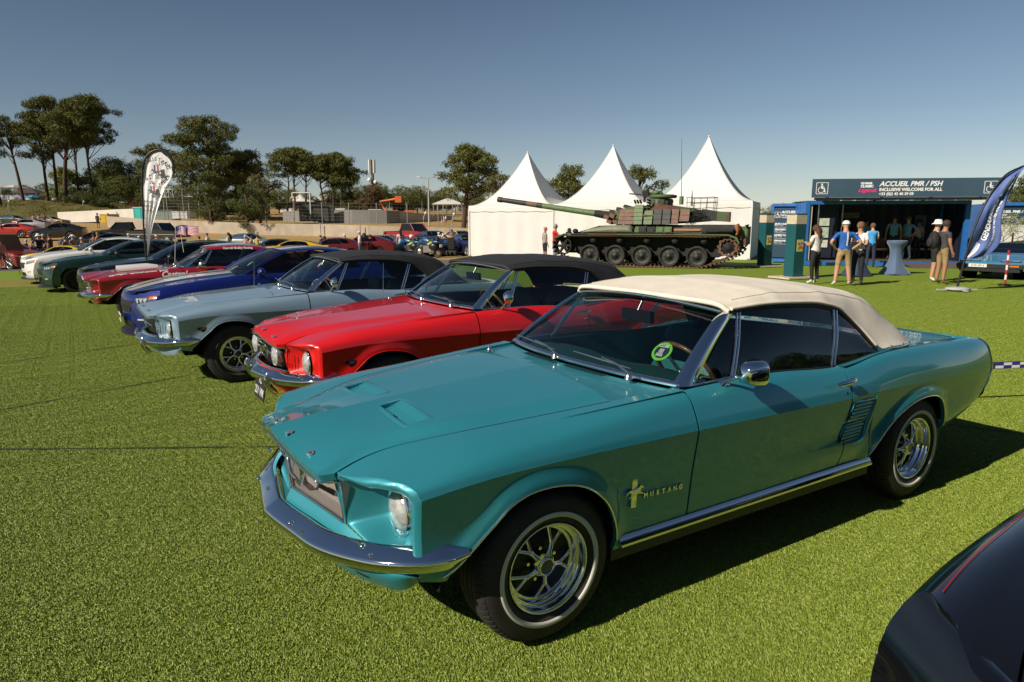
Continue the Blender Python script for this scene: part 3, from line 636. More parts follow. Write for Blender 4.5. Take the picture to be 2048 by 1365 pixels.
def cabin(root, b, W, pm, top, topmat, intmat, hero, year):
    w = W/.983; nL = 44
    rail = [(-1.262,.603,1.256),(-1.50,.618,1.268),(-1.72,.628,1.262),(-2.0,.630,1.236),(-2.14,.638,1.20),(-2.28,.67,1.10),(-2.40,.727,.968)]
    if top == 'hardtop': rail = [(-1.262,.603,1.256),(-1.50,.618,1.268),(-1.72,.628,1.270),(-2.0,.630,1.258),(-2.16,.638,1.225),(-2.26,.67,1.12),(-2.32,.727,.968)]
    rail = np.array(rail)*[1,w,1]
    belt = lambda x: b.P(x, 6)+np.array([0,-.018,-.004])
    bar = np.array([[-1.125,.742*w,.95],[-1.305,.608*w,1.246]]); post = np.array([[-1.935,.745*w,.925],[-2.085,.632*w,1.212]])
    wtop = np.array([-1.262,.598*w,1.245]); wbot = np.array([-.865,.72*w,.95])
    R = crv(rail, nL)
    def railpt(x): o = np.argsort(R[:,0]); return np.stack([np.interp(x, R[o,0], R[o,k]) for k in range(3)], -1)
    for sg in (1, -1):
        def fin(G): G = np.array(G, float); G[...,1] *= sg; return G
        # vent, door and quarter glass
        for nm, (x0, x1, a0, a1) in {'vent_window':(-.875,-1.125,-1.262,-1.305),'side_window':(-1.13,-1.935,-1.309,-2.085),'quarter_window':(-1.945,-2.395,-2.095,-2.395)}.items():
            n = 10; lo = belt(np.linspace(x0, x1, n)); hi = railpt(np.linspace(a0, a1, n))
            if nm == 'vent_window': lo = belt(np.linspace(-.875,-1.125,n)); hi = railpt(np.linspace(-1.27,-1.305,n))
            if nm == 'quarter_window': hi = R[np.argmin(abs(R[:,0]+2.095)):]; u = np.linspace(0, len(hi)-1, n); hi = np.stack([np.interp(u, np.arange(len(hi)), hi[:,k]) for k in range(3)], -1); lo = belt(np.linspace(-1.945,-2.36,n)) 
            mb = MB(); mb.grid(fin(ruled(lo-[0,0,.01], hi-[0,0,.006], 6, .012, (0,1,.2)))); mb.build(nm, GLASS, root)
        mb = MB(); mb.smooth = True
        for off in (0, -.022): mb.tube(fin(crv([bar[0]+[off,.004,-.01], (bar[0]+bar[1])/2+[off,.014,0], bar[1]+[off,.004,0]], 8)), .0065, 6)
        mb.tube(fin(belt(np.linspace(-.87,-1.13,6))+[0,.006,.012]), .008, 6); mb.build('vent_window_frame', CHROME, root)
        mb = MB(); mb.smooth = True
        for off in (0, -.028): mb.tube(fin(crv([post[0]+[off,.006,-.02], (post[0]+post[1])/2+[off,.016,0], post[1]+[off,.006,0]], 8)), .0075, 6)
        mb.build('window_post', CHROME, root)
        mb = MB(); mb.smooth = True; mb.tube(fin(R+[0,.004,-.008]), .011, 6)
        mb.build('weather_strip', mat('weather_strip', (.01,.01,.01), .6), root)
        mb = MB(); mb.smooth = True; mb.tube(fin(belt(np.linspace(-1.08,-1.90,12))+[0,.004,.004]), .006, 6); mb.tube(fin(belt(np.linspace(-1.93,-2.40,10))+[0,.004,.004]), .006, 6); mb.build('belt_molding', mat('weather_strip') if year == 67 else CHROME, root)
        # inner door card and quarter card
        mb = MB(); mb.grid(fin([[(x, .705*w, z) for z in (.30,.6,.90,.935)] for x in np.linspace(-.80,-2.45,10)]), smooth=False); mb.grid(fin([[(x, .705*w, .935), tuple(belt(np.array(x))+[0,.0,-.012])] for x in np.linspace(-.80,-2.45,18)])); mb.build('door_card', intmat, root)
    n = 60; u = np.linspace(0, 1, n)
    if top == 'convertible':
        L = [(-1.255,.606,1.262),(-1.50,.624,1.276),(-1.72,.634,1.270),(-2.0,.638,1.244),(-2.15,.648,1.205),(-2.29,.680,1.10),(-2.405,.737,.968),(-2.52,.748,.962),(-2.66,.745,.962),(-2.80,.71,.962)]
        S = [(-1.232,.535,1.297),(-1.50,.545,1.320),(-1.74,.55,1.322),(-2.0,.555,1.308),(-2.2,.56,1.290),(-2.37,.565,1.262),(-2.51,.585,1.218),(-2.63,.60,1.140),(-2.76,.625,1.05),(-2.88,.64,.962)]
        M_ = [(-1.208,.28,1.308),(-1.50,.28,1.342),(-1.76,.28,1.350),(-2.02,.28,1.340),(-2.22,.28,1.325),(-2.44,.28,1.290),(-2.61,.29,1.248),(-2.74,.30,1.165),(-2.87,.31,1.06),(-2.98,.32,.962)]
        U = [(-1.203,0,1.312),(-1.5,0,1.348),(-1.77,0,1.358),(-2.02,0,1.348),(-2.24,0,1.332),(-2.46,0,1.300),(-2.65,0,1.262),(-2.79,0,1.175),(-2.91,0,1.065),(-3.02,0,.962)]
        k = np.arange(10.); f = [spl(k, np.array(q)*[1,w,1]) for q in (L, S, M_, U)]; uu = np.linspace(0, 9, n); Q = np.stack([g(uu) for g in f], 1)
        vs = np.linspace(0, 3, 22); G = np.stack([spl(np.arange(4.), Q[i])(vs) for i in range(n)], 0)
        # slight hoop ridges where the bows lift the cloth
        for xb in (-1.62, -2.02, -2.40): G[...,2] += (.007*np.exp(-((G[...,0]-xb)/.05)**2)*sm(1.1, 1.25, G[...,2]))
        full = np.concatenate([G, mirror_y(G)[:,::-1][:,1:]], 1); mb = MB(); mb.grid(full)
        for e in (0, -1): flange(mb, full[:,e], np.array([0,0,1.]), .022)
        flange(mb, full[0], np.array([.4,0,1.]), .03)
        st = mb.build('soft_top', topmat, root)
        mb = MB(); mb.smooth = True; mb.tube(full[0]+[.004,0,-.012], .014, 8); mb.build('header_roll', topmat, st)
        for sg in (1, -1):
            mb = MB(); mb.smooth = True; s_ = G[:,6]*np.array([1,sg,1]); mb.tube(s_[2:]+[0,0,.0015], .0028, 5); mb.build('seam_welt', topmat, st)
            mb = MB(); mb.smooth = True; e = G[36:,0]*np.array([1,sg,1])+[0,sg*.006,.0]; q = e[e[:,2] < 1.0]; mb.tube(q+[0,0,.002], .009, 6); mb.build('top_molding', CHROME, root)
            for x in (-2.50, -2.62, -2.74):
                k_ = np.argmin(abs(q[:,0]-x)); mb = MB(); mb.smooth = True; mb.ball(q[k_]+[0,sg*.008,.012], .008, 8, 5); mb.build('snap_fastener', CHROME, st)
            mb = MB(); mb.smooth = True; mb.tube(fin2(R, sg)+[0,sg*.010,.010], .010, 6); mb.build('top_binding', topmat, st)
    else:
        L = [(-1.255,.606,1.262),(-1.50,.624,1.280),(-1.72,.634,1.282),(-2.0,.638,1.268),(-2.16,.650,1.235),(-2.27,.685,1.12),(-2.33,.745,.958),(-2.50,.752,.955),(-2.66,.745,.955)]
        S = [(-1.228,.50,1.300),(-1.50,.53,1.322),(-1.74,.54,1.326),(-2.0,.545,1.320),(-2.2,.55,1.302),(-2.36,.565,1.25),(-2.50,.60,1.15),(-2.64,.63,1.05),(-2.74,.64,.955)]
        U = [(-1.203,0,1.312),(-1.5,0,1.352),(-1.77,0,1.360),(-2.02,0,1.355),(-2.2,0,1.335),(-2.36,0,1.28),(-2.54,0,1.17),(-2.72,0,1.06),(-2.86,0,.955)]
        k = np.arange(9.); f = [spl(k, np.array(q)*[1,w,1]) for q in (L, S, U)]; uu = np.linspace(0, 8, n); Q = np.stack([g(uu) for g in f], 1)
        vs = np.linspace(0, 2, 14); G = np.stack([spl(np.arange(3.), Q[i])(vs) for i in range(n)], 0); full = np.concatenate([G, mirror_y(G)[:,::-1][:,1:]], 1)
        j = int(n*.60); mb = MB(); mb.grid(full[:j]); mb.grid(full[j-1:,:6]); mb.grid(full[j-1:,-6:]); flange(mb, full[0], np.array([.4,0,1.]), .03)
        for e in (0, -1): flange(mb, full[:,e], np.array([0,0,1.]), .02)
        mb.build('roof', pm, root); mb = MB(); mb.grid(full[j-1:,5:-5]); mb.build('rear_window', GLASS, root)
        for s0 in (0, 1): pass
    # header inside, visors, mirror
    mb = MB(); mb.box((-1.27, 0, 1.262), (.06, 1.12*w, .025)); mb.build('header_rail', intmat, root)
    for sg in (1, -1):
        mb = MB(); mb.smooth = True; mb.grid([[(-1.30-.10*v+.0, sg*(.10+.38*t)*w, 1.238-.012*v+.006*math.sin(3.14*t)) for v in (0,.3,.7,1)] for t in np.linspace(0,1,8)]); mb.grid([[(-1.30-.10*v+.0, sg*(.10+.38*t)*w, 1.222-.012*v) for v in (0,.3,.7,1)] for t in np.linspace(0,1,8)]); mb.build('sun_visor', intmat, root)
    mb = MB(); mb.box((-1.20, 0, 1.165), (.03, .24, .065), ry=.1); mb.build('inner_mirror', BLACK, root); mb = MB(); mb.cyl((-1.20,0,1.19), (-1.235,0,1.25), .008); mb.build('mirror_stem', STEEL, root)
    # dash, wheel, seats
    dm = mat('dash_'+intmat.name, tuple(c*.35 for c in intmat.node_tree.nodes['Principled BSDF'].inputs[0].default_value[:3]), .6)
    Y = np.linspace(-.69, .69, 33)*w; G = []
    for y in Y:
        h = .016*math.exp(-((abs(y)-.36)/.20)**4); G.append([(-.87, y, .925), (-.97, y, .930+h), (-1.06, y, .925+h), (-1.11, y, .900+h), (-1.115, y, .84), (-1.06, y, .70), (-1.0,y,.55)])
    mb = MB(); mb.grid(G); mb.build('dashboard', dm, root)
    c = Vector((-1.245, .345*w, .895)); ax = Vector((-.83, 0, .55)).normalized(); A = ax.cross(Vector((0,1,0))).normalized(); B_ = ax.cross(A)
    mb = MB(); mb.smooth = True; mb.tube([tuple(c+A*.195*math.cos(t)+B_*.195*math.sin(t)) for t in np.linspace(0, 2*math.pi, 36, endpoint=False)], .013, 8, closed=True); sw = mb.build('steering_wheel', mat('wood_rim', (.16,.075,.03), .35, coat=.5, noise=.3, nscale=40), root)
    mb = MB(); mb.smooth = True
    for t in (.5, 2.6, 4.7): mb.tube([tuple(c-ax*.03), tuple(c+A*.19*math.cos(t)+B_*.19*math.sin(t))], .009, 6)
    mb.cyl(tuple(c-ax*.01), tuple(c-ax*.26), .03, .035); mb.build('wheel_spokes', STEEL, sw)
    sm_ = mat('seat_'+intmat.name, intmat.node_tree.nodes['Principled BSDF'].inputs[0].default_value[:3], .45, bump=.2, bscale=30)
    for sy in (.35, -.35):
        mb = MB(); mb.smooth = True; back_s(mb, sy*w, -1.93, .50, .98, .52); mb.build('front_seat', sm_, root)
    mb = MB(); mb.smooth = True; back_s(mb, 0, -2.52, .50, .90, 1.15); mb.build('rear_seat', sm_, root)
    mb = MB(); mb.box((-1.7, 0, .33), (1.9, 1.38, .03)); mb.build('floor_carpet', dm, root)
def fin2(G, sg): G = np.array(G, float); G[...,1] *= sg; return G
def back_s(mb, y, x, z0, z1, w):
    ys = np.linspace(-1, 1, 13)
    G = []
    for t in ys:
        e = (1-abs(t)**6)**.5 if abs(t) < 1 else 0; yy = y+t*w/2
        G.append([(x+.50*e+.02, yy, z0-.12*e), (x+.52*e, yy, z0+.02*e), (x+.12, yy, z0+.03*e), (x+.06, yy, z0+.12), (x-.04, yy, z0+(z1-z0)*.7*(.8+.2*e)), (x-.10, yy, z0+(z1-z0)*(.86+.14*e)), (x-.17, yy, z0+(z1-z0)*(.84+.13*e)), (x-.16, yy, z0+.1), (x-.10, yy, z0-.12)])
    mb.grid(G)
def mirror_part(root, W, year):
    for sg in ((1,) if year == 67 else (1, -1)):
        e = empty('side_mirror', (-1.055, sg*.78*W, .948), parent=root); h = MB(); h.smooth = True
        if year == 67:
            h.tube(crv([(.02,.0,-.012),(.005,sg*.018,.008),(-.030,sg*.055,.030),(-.045,sg*.085,.055)], 8), [.020,.013,.010,.009,.009,.010,.012,.014], 8); h.lathe([(.026,-.014),(.022,.0),(.0,.004)], 14, 'z'); h.build('mirror_arm', CHROME, e)
            g = MB(); g.smooth = True; G = []
            for t, s_, dz in ((.045,.0,0),(.043,.35,0),(.028,.72,.002),(-.01,.93,.002),(-.055,1.03,0),(-.066,1.0,0)):
                ring = []
                for a in np.linspace(0, 2*math.pi, 28, endpoint=False):
                    cx, cz = math.cos(a), math.sin(a); q = (abs(cx)**3.2+abs(cz)**3.2)**(-1/3.2); ring.append((t-.045, sg*(.105+cx*q*.060*s_), (.052+cz*q*.062*s_+dz)))
                G.append(ring)
            g.grid(G, cv=True); g.build('mirror_head', CHROME, e)
            g = MB(); g.add([tuple(np.array(p)+[.004,0,0]) for p in G[-1]], [tuple(range(28))], False); g.build('mirror_glass', mat('mirror_glass', (.8,.82,.84), .02, 1), e)
        else:
            h.tube(crv([(.0,.0,-.01),(-.005,sg*.02,.01),(-.02,sg*.055,.05)], 7), [.016,.012,.01,.009,.009,.01,.012], 8); h.build('mirror_arm', CHROME, e)
            g = MB(); g.smooth = True; g.lathe([(0,.045),(.025,.04),(.045,.022),(.058,-.005),(.060,-.018),(.056,-.021),(0,-.016)], 24, 'x', c=(-.02, sg*.075, .095)); g.build('mirror_head', CHROME, e)
def louvres(root, b, pm, W, hero):
    lm = mat('louvre_gap', (.008,.03,.032), .4)
    for sg in (1, -1):
        for (za, zb, xa, xb, xc, xd) in ((.728,.628,-1.995,-2.185,-1.962,-2.150),(.605,.510,-1.955,-2.143,-1.925,-2.108)):
            def Q(s_, t, h):   # s along x, t down
                x = (xa*(1-t)+xc*t)*(1-s_)+(xb*(1-t)+xd*t)*s_; z = za*(1-t)+zb*t; return (x, sg*(surf_y(b, x, z)+h), z)
            mb = MB(); mb.grid([[Q(s_, t, .0025) for t in (0,.33,.66,1)] for s_ in np.linspace(0, 1, 6)]); v = mb.build('side_vent', lm, root)
            mb = MB(); mb.smooth = True; mb.tube([Q(0,0,.003), Q(.5,0,.003), Q(1,0,.003), Q(1,.5,.003), Q(1,1,.003), Q(.5,1,.003), Q(0,1,.003), Q(0,.5,.003)], .006, 6, closed=True); mb.build('vent_frame', pm, v)
            for k in range(4):
                t = .18+.21*k; mb = MB(); mb.grid([[Q(s_, t-.07, .003), Q(s_, t-.02, .012), Q(s_, t+.07, .011), Q(s_, t+.075, .003)] for s_ in np.linspace(.05, .95, 6)]); mb.build('vent_fin', pm, v)
        mb = MB(); mb.smooth = True; pts = [(-2.205,.745),(-2.205,.70),(-2.175,.60),(-2.140,.50),(-2.10,.487),(-1.98,.49)]
        P = crv([(x, sg*surf_y(b, x, z), z) for x, z in pts], 16); mb.tube(P, [.004,.010,.013,.014,.014,.014,.014,.014,.014,.013,.012,.010,.008,.006,.004,.002], 8, sx=1); mb.build('vent_ridge', pm, root)
def badge(root, b, W, year):
    for sg in (1, -1):
        if year == 67:
            x, z = -.437, .553; y = sg*(surf_y(b, x, z)+.002); e = MB()
            e.box((x, y, z), (.030, .010, .135), ry=-.04); bar = e.build('badge_bar', CHROME, root)
            me = MB(); P = [(a*.10*(-1), q*.085) for a, q in HORSE]
            # the horse runs towards the nose
            P = [(-p[0]*-1, p[1]) for p in P]; me.prism([(x-p[0]*-1*1, z+p[1]+.0) for p in P], .008, 'y', y+(.004*sg if sg > 0 else -.012)); me.build('horse_emblem', CHROME, root)
            for k, ch in enumerate('MUSTANG'):
                xx = -.505-.0355*k; zz = .525-.0012*k; yy = sg*(surf_y(b, xx, zz)+.006)
                text('fender_letter', ch, .030, CHROME, root, (xx, yy, zz), (math.pi/2, 0, math.pi if sg > 0 else 0), ext=.003, bold=.0012)
        else:
            x, z = .335, .625; y = sg*(surf_y(b, x, z)+.003); e = MB(); e.prism([(x+.035,z+.018),(x-.035,z+.018),(x-.062,z),(x,z-.026),(x+.062,z)], .006, 'y', y-.003); bd = e.build('engine_badge', mat('badge_black', (.02,.02,.02), .3, .5), root)
            text('badge_number', '289', .030, CHROME, bd, (x, y+sg*.004, z+.003), (math.pi/2, 0, math.pi if sg > 0 else 0), ext=.002, bold=.001)
# ---- modern coupe ----------------------------------------------------------
TMOD = {
 .95: ((.62,.20),(.70,.28),(.72,.42),(.70,.58),(.66,.65),(.60,.69),(.52,.71),(.42,.72),.73),
 .60: ((.80,.18),(.87,.26),(.885,.42),(.885,.63),(.865,.72),(.81,.775),(.71,.81),(.58,.82),.83),
 .30: ((.82,.18),(.90,.26),(.915,.42),(.925,.66),(.905,.77),(.855,.83),(.77,.865),(.64,.875),.89),
 .00: ((.82,.18),(.90,.26),(.92,.42),(.935,.68),(.915,.80),(.87,.865),(.79,.905),(.68,.915),.935),
-.45: ((.82,.17),(.90,.25),(.91,.42),(.92,.70),(.905,.82),(.875,.90),(.82,.945),(.72,.96),.975),
-.85: ((.82,.17),(.90,.25),(.905,.42),(.915,.72),(.90,.85),(.878,.93),(.825,.985),(.74,1.0),1.00),
-1.40:((.82,.17),(.90,.25),(.90,.42),(.91,.74),(.90,.87),(.875,.95),(.83,1.0),(.78,1.0),1.00),
-2.00:((.82,.18),(.90,.26),(.905,.44),(.925,.77),(.915,.89),(.885,.97),(.83,1.015),(.78,1.02),1.02),
-2.60:((.82,.19),(.90,.28),(.92,.46),(.955,.80),(.94,.91),(.89,.99),(.83,1.03),(.74,1.04),1.04),
-3.20:((.80,.22),(.88,.30),(.90,.46),(.945,.80),(.93,.90),(.88,.98),(.81,1.03),(.70,1.045),1.06),
-3.75:((.74,.28),(.82,.36),(.85,.50),(.88,.78),(.865,.87),(.82,.95),(.76,1.00),(.66,1.02),1.04)}
def circ(r, z): return [(r*math.cos(a), z+r*math.sin(a)) for a in np.linspace(-.28, math.pi+.28, 15)]
def modern(label, group, pm, loc, yaw=0, lod=2, stripes=None, wheel='alloy', name='sports_coupe', lamp='slim', grille=None, tab=TMOD, R=.345, opts=()):
    b = Body(tab, [(0, circ(.385, .345)), (-2.72, circ(.385, .345))], flare=.012, crease=False); root = empty(name, loc, yaw, label, 'car', group)
    hi = lod == 2; nl, nu, dd = (12, 12, .06) if hi else (5, 6, .16)
    xf = lambda T: np.interp(T, [0, 2, 3, 4, 5, 6, 7, 8], [.55, .56, .50, .42, .40, .52, .70, .82])
    def both(nm, mb, m=pm): o = mb.build(nm, m, root); link(nm, mirrored(o.data), root); return o
    both('front_fender', b.side(-.845, .60, 7, nl, nu, dd, x1f=xf)); both('door', b.side(-2.05, -.853, 6, nl, nu, dd)); both('quarter_panel', b.side(-3.72, -2.058, 7, nl, nu, dd))
    hood = top_patch(b, lambda T: -.66-.0*T, lambda T: .82-.12*np.clip(8-T, 0, 1)**2.2, 7.02, 8, 26, 12); tt = np.abs(np.linspace(-1, 1, hood.shape[1])); hood[...,2] += .02*sm(.75, .5, tt)[None]*sm(.8, .2, hood[...,0])
    mb = MB(); mb.grid(hood); flange(mb, hood[-1], np.array([.3,0,1.]), .03); h = mb.build('hood', pm, root)
    if stripes:
        for sg in (1, -1):
            js = [j for j in range(hood.shape[1]) if .06 < sg*hood[5,j,1] < .44]; S = hood[:,js]+[0,0,.003]; mb = MB(); mb.grid(S); mb.build('stripe', stripes, h)
    # nose: wraps from fender edge to the centre line
    T = np.linspace(.2, 7, 22); E = b.P(xf(T), T); xc = np.interp(E[:,2], [.18,.30,.45,.60,.74,.80], [.78,.84,.85,.865,.85,.82]); zc = np.interp(E[:,2], [.18,.80], [.16,.775])
    J = np.linspace(0, 1, 14); Fg = np.zeros((22, 14, 3))
    for j, q in enumerate(J): Fg[:,j] = np.stack([E[:,0]+(xc-E[:,0])*(1-(1-q)**1.75), E[:,1]*(1-q), E[:,2]*(1-q)+zc*q], 1)
    full = np.concatenate([Fg, mirror_y(Fg)[:,::-1][:,1:]], 1); mb = MB(); mb.grid(full); nose = mb.build('front_fascia', pm, root)
    Zf = Fg[...,2]
    def FP(y, z):
        """point on the nose at lateral y and height z"""
        i = int(np.argmin(abs(E[:,2]-z)+abs(T-3)*.0)); k = np.argmin(((Fg[...,1]-abs(y))**2+(Fg[...,2]-z)**2).ravel()); w = 1/(((Fg[...,1]-abs(y))**2+(Fg[...,2]-z)**2).ravel()+1e-5)**2; x = (Fg[...,0].ravel()*w).sum()/w.sum(); return x
    def patch(nm, quad, m, off=.008, par=None, n=6):
        """quad: 4 (y,z) corners on the nose"""
        q = np.array(quad, float); s_ = np.linspace(0, 1, n); A = q[0]*(1-s_[:,None])+q[1]*s_[:,None]; B = q[3]*(1-s_[:,None])+q[2]*s_[:,None]; G = A[:,None]*(1-s_)[None,:,None]+B[:,None]*s_[None,:,None]
        P3 = np.array([[(FP(p[0], p[1])+off, p[0], p[1]) for p in row] for row in G]); mb = MB(); mb.grid(P3); return mb.build(nm, m, par or root)
    gm = grille or mat('grille_black', (.01,.01,.01), .5, bump=.6, bscale=90)
    g = patch('grille', [(-.50,.655),(.50,.655),(.40,.48),(-.40,.48)], gm, .006, n=9)
    if 'bar' in opts: 
        pass
    patch('lower_intake', [(-.46,.36),(.46,.36),(.52,.25),(-.52,.25)], gm, .006, n=7)
    for sg in ((1, -1) if 'plain' not in opts else ()):
        hl = patch('headlight', [(sg*.54,.700),(sg*.895,.755),(sg*.89,.675),(sg*.56,.610)], mat('lamp_dark', (.02,.02,.024), .35), .010)
        for k in range(3): patch('lamp_bar', [(sg*(.57+.068*k),.695+.005*k),(sg*(.61+.068*k),.699+.005*k),(sg*(.64+.068*k),.635+.009*k),(sg*(.60+.068*k),.628+.009*k)], LENS, .016, hl, 3)
        patch('turn_signal', [(sg*.79,.730),(sg*.885,.748),(sg*.88,.70),(sg*.80,.690)], mat('amber_lens', (.65,.16,.02), .15, coat=1), .016, hl, 3)
        patch('fog_pocket', [(sg*.60,.40),(sg*.80,.42),(sg*.80,.30),(sg*.60,.28)], mat('pocket_black', (.012,.012,.013), .5), .006, n=4)
        patch('fog_lamp', [(sg*.62,.405),(sg*.78,.415),(sg*.78,.392),(sg*.62,.382)], LENS, .014, n=3)
    mb = MB(); Sp = crv([(.52,-.90,.17),(.73,-.66,.165),(.85,-.3,.16),(.865,0,.16),(.85,.3,.16),(.73,.66,.165),(.52,.90,.17)], 25); sweep(mb, Sp, [(-.1,.02),(.03,.012),(.035,0),(-.1,-.02)], flip=1); mb.build('splitter', BLACK, root)
    T = np.linspace(0, 8, 20); E2 = b.P(np.full(20, -3.72), T); G = np.stack([E2, E2*[1,.6,1]+[-.10,0,0], E2*[1,0,1]+[-.14,0,0]], 1); mb = MB(); mb.grid(G); mb.grid(mirror_y(G)); mb.build('rear_fascia', pm, root)
    # greenhouse
    n = 31; u5 = lambda a: np.array(a)
    L = [(-1.47,.585,1.305),(-1.80,.612,1.330),(-2.15,.622,1.308),(-2.50,.642,1.240),(-2.85,.70,1.13),(-3.18,.765,1.035)]
    S = [(-1.43,.48,1.332),(-1.80,.50,1.362),(-2.20,.50,1.348),(-2.62,.50,1.28),(-3.05,.53,1.155),(-3.42,.58,1.05)]
    U = [(-1.39,0,1.352),(-1.80,0,1.382),(-2.22,0,1.368),(-2.68,0,1.295),(-3.14,0,1.17),(-3.55,0,1.055)]
    k = np.arange(6.); uu = np.linspace(0, 5, n); Q = np.stack([spl(k, np.array(q))(uu) for q in (L, S, U)], 1); vs = np.linspace(0, 2, 9)
    G = np.stack([spl(np.arange(3.), Q[i])(vs) for i in range(n)], 0); full = np.concatenate([G, mirror_y(G)[:,::-1][:,1:]], 1)
    j = 15; mb = MB(); mb.grid(full[:j+1]); mb.grid(full[j:,:4]); mb.grid(full[j:,-4:]); flange(mb, full[0], np.array([.4,0,1.]), .03); roof = mb.build('roof', pm, root)
    mb = MB(); mb.grid(full[j:,3:-3]-[0,0,.004]); mb.build('rear_window', GLASSD, root)
    if stripes:
        for sg in (1, -1):
            js = [q for q in range(full.shape[1]) if .05 < sg*full[3,q,1] < .46]; mb = MB(); mb.grid(full[:j+1][:,js]+[0,0,.004]); mb.build('stripe', stripes, roof)
    vv = np.linspace(-1, 1, 17); wb = np.stack([-.60-.20*abs(vv)**2, vv*.78, .985-.0*vv], 1); wt = np.stack([-1.375-.085*vv**2, vv*.575, 1.345-.038*vv**2], 1)
    mb = MB(); mb.grid(ruled(wb*[1,.97,1], wt*[1,.95,1], 8, .03, (.6,0,.8))); mb.build('windshield', GLASS, root)
    cw = np.stack([-.655-0*vv, vv*.72, .965+0*vv], 1); mb = MB(); mb.grid(ruled(cw, wb+[.02,0,-.012], 4)); mb.build('cowl_panel', BLACK, root)
    gl = GLASSD
    for sg in (1, -1):
        f = lambda P: fin2(P, sg)
        A = crv([(-.78,.80,.985),(-1.10,.715,1.165),(-1.44,.592,1.318)], 9); mb = MB(); mb.smooth = True; mb.tube(f(A), .030, 7, sx=.7); mb.build('windshield_pillar', pm, root)
        hi_ = np.vstack([A[2:-1]+[-.03,0,-.015], Q[:int(n*.62),0]+[0,.008,-.018]]); hi_ = crv(hi_, 18, smooth=False); lo = b.P(np.linspace(-.90,-2.75,18), 6)+[0,-.02,.0]
        mb = MB(); mb.grid(f(ruled(lo, hi_, 5, .02, (0,1,.1)))); mb.build('side_window', gl, root)
        mb = MB(); e = Q[int(n*.55):,0]; lo2 = b.P(np.linspace(-2.62,-3.25,len(e)), 6); mb.grid(f(ruled(lo2, e, 5, .01, (0,1,.1)))); mb.build('roof_pillar', pm, root)
        mb = MB(); mb.smooth = True; mb.tube(f(np.array([lo2[0]*.5+lo[9]*.5+[0,.01,.0], (hi_[10]+[0,.01,0])])), .014, 5); mb.build('window_post', BLACK, root)
        e = empty('side_mirror', (-.98, sg*.90, 1.0), parent=root); mb = MB(); mb.smooth = True; mb.ball((0, sg*.09, .04), (.065,.11,.062)); mb.build('mirror_shell', pm, e); mb = MB(); mb.cyl((0,-sg*.06,-.02), (0,sg*.04,.0), .02); mb.build('mirror_stem', BLACK, e)
    mb = MB(); mb.box((-1.35, 0, .5), (3.9, 1.14, .56)); mb.box((-1.9, 0, .62), (2.5, 1.60, .58)); mb.build('underbody', DARK, root)
    for cx in (0, -2.72):
        for sg in (1, -1):
            mb = MB(); th = np.linspace(0, math.pi, 16); mb.grid(np.array([[(cx+.40*math.cos(a), sg*y, .345+.40*math.sin(a)) for y in (.86, .5)] for a in th])); mb.add([(cx+.42*math.cos(a), sg*.52, .345+.42*math.sin(a)) for a in th], [tuple(range(16))]); mb.build('wheel_housing', mat('wheel_housing', (.012,.012,.012), .85, spec=.1), root)
    if hi:
        for sy in (.38, -.38):
            mb = MB(); mb.smooth = True; back_s(mb, sy, -1.95, .55, 1.10, .5); mb.ball((-2.06, sy, 1.17), (.05,.13,.08)); mb.build('front_seat', BLACK, root)
        mb = MB(); mb.box((-.95, 0, .93), (.5, 1.4, .06)); mb.build('dashboard', BLACK, root)
    put_wheels(root, wheel, (0, -2.72), .80, R, scale=R/.345)
    return root, b
def recolour(o, old, new):
    for s_ in o.material_slots:
        if o.data.materials[s_.slot_index] == old: s_.link = 'OBJECT'; s_.material = new
    for ch in o.children: recolour(ch, old, new)
# ---- placing: columns/heights measured in metres along the line of sight ----
FH = np.array([math.cos(YAW), math.sin(YAW)]); RH = np.array([math.sin(YAW), -math.cos(YAW)])
def at(u, d): p = CAM[:2]+FH*d+RH*d*(u-1024)/1391.7; return float(p[0]), float(p[1])
def hz(v, d): t = (682.5-v)/1370; return float(CAM[2]+d*(math.cos(PITCH)*t-math.sin(PITCH))/(math.cos(PITCH)+math.sin(PITCH)*t))
def fnear(y): return np.interp(y, [-60,-55,-42,-33,-25,-20,-16,-12,-9,-6,-2.5], [-.9,-.9,-.87,-.45,-.28,-.22,-.17,-.13,-.11,-.045,0])
FD = [44,60,70,76,85,92,100,112,125,160,260,1500]
FARZ = {0: [-.75,-.35,.12,.45,.95,1.25,2.3,4.3,4.7,5.2,6,6], 430: [-.8,-.45,-.15,.35,.9,1.3,1.8,2.6,3.2,4.2,6,6], 900: [-.7,-.5,-.15,.3,.75,1.05,1.4,1.9,2.3,3,5,5], 1300: [-.5,-.3,-.1,0,.1,.2,.3,.6,1,2,4,4], 2200: [-.2,0,0,0,.1,.2,.3,.6,1,2,4,4]}
def ground(x, y):
    q = np.array([x, y])-CAM[:2]; D = float(q@FH); u = 1024+1391.7*float(q@RH)/max(D, 5)
    n = float(fnear(y))
    if D < 34: return n
    us = sorted(FARZ); f = np.interp(u, us, [np.interp(D, FD, FARZ[k]) for k in us]); w = float(sm(34, 56, D)); return n*(1-w)+f*w
def foot(u, v, z0=-.15):
    """ground point under image column u whose contact is seen at height v"""
    lo, hi = 5.0, 150.0
    for _ in range(40):
        m = (lo+hi)/2; x, y = at(u, m)
        if ground(x, y) > hz(v, m): hi = m
        else: lo = m
    x, y = at(u, lo); return x, y, ground(x, y), lo
def G3(u, d, dz=0): x, y = at(u, d); return (x, y, ground(x, y)+dz)
RZ = math.atan2(RH[1], RH[0])      # heading of something pointing to the right of the view
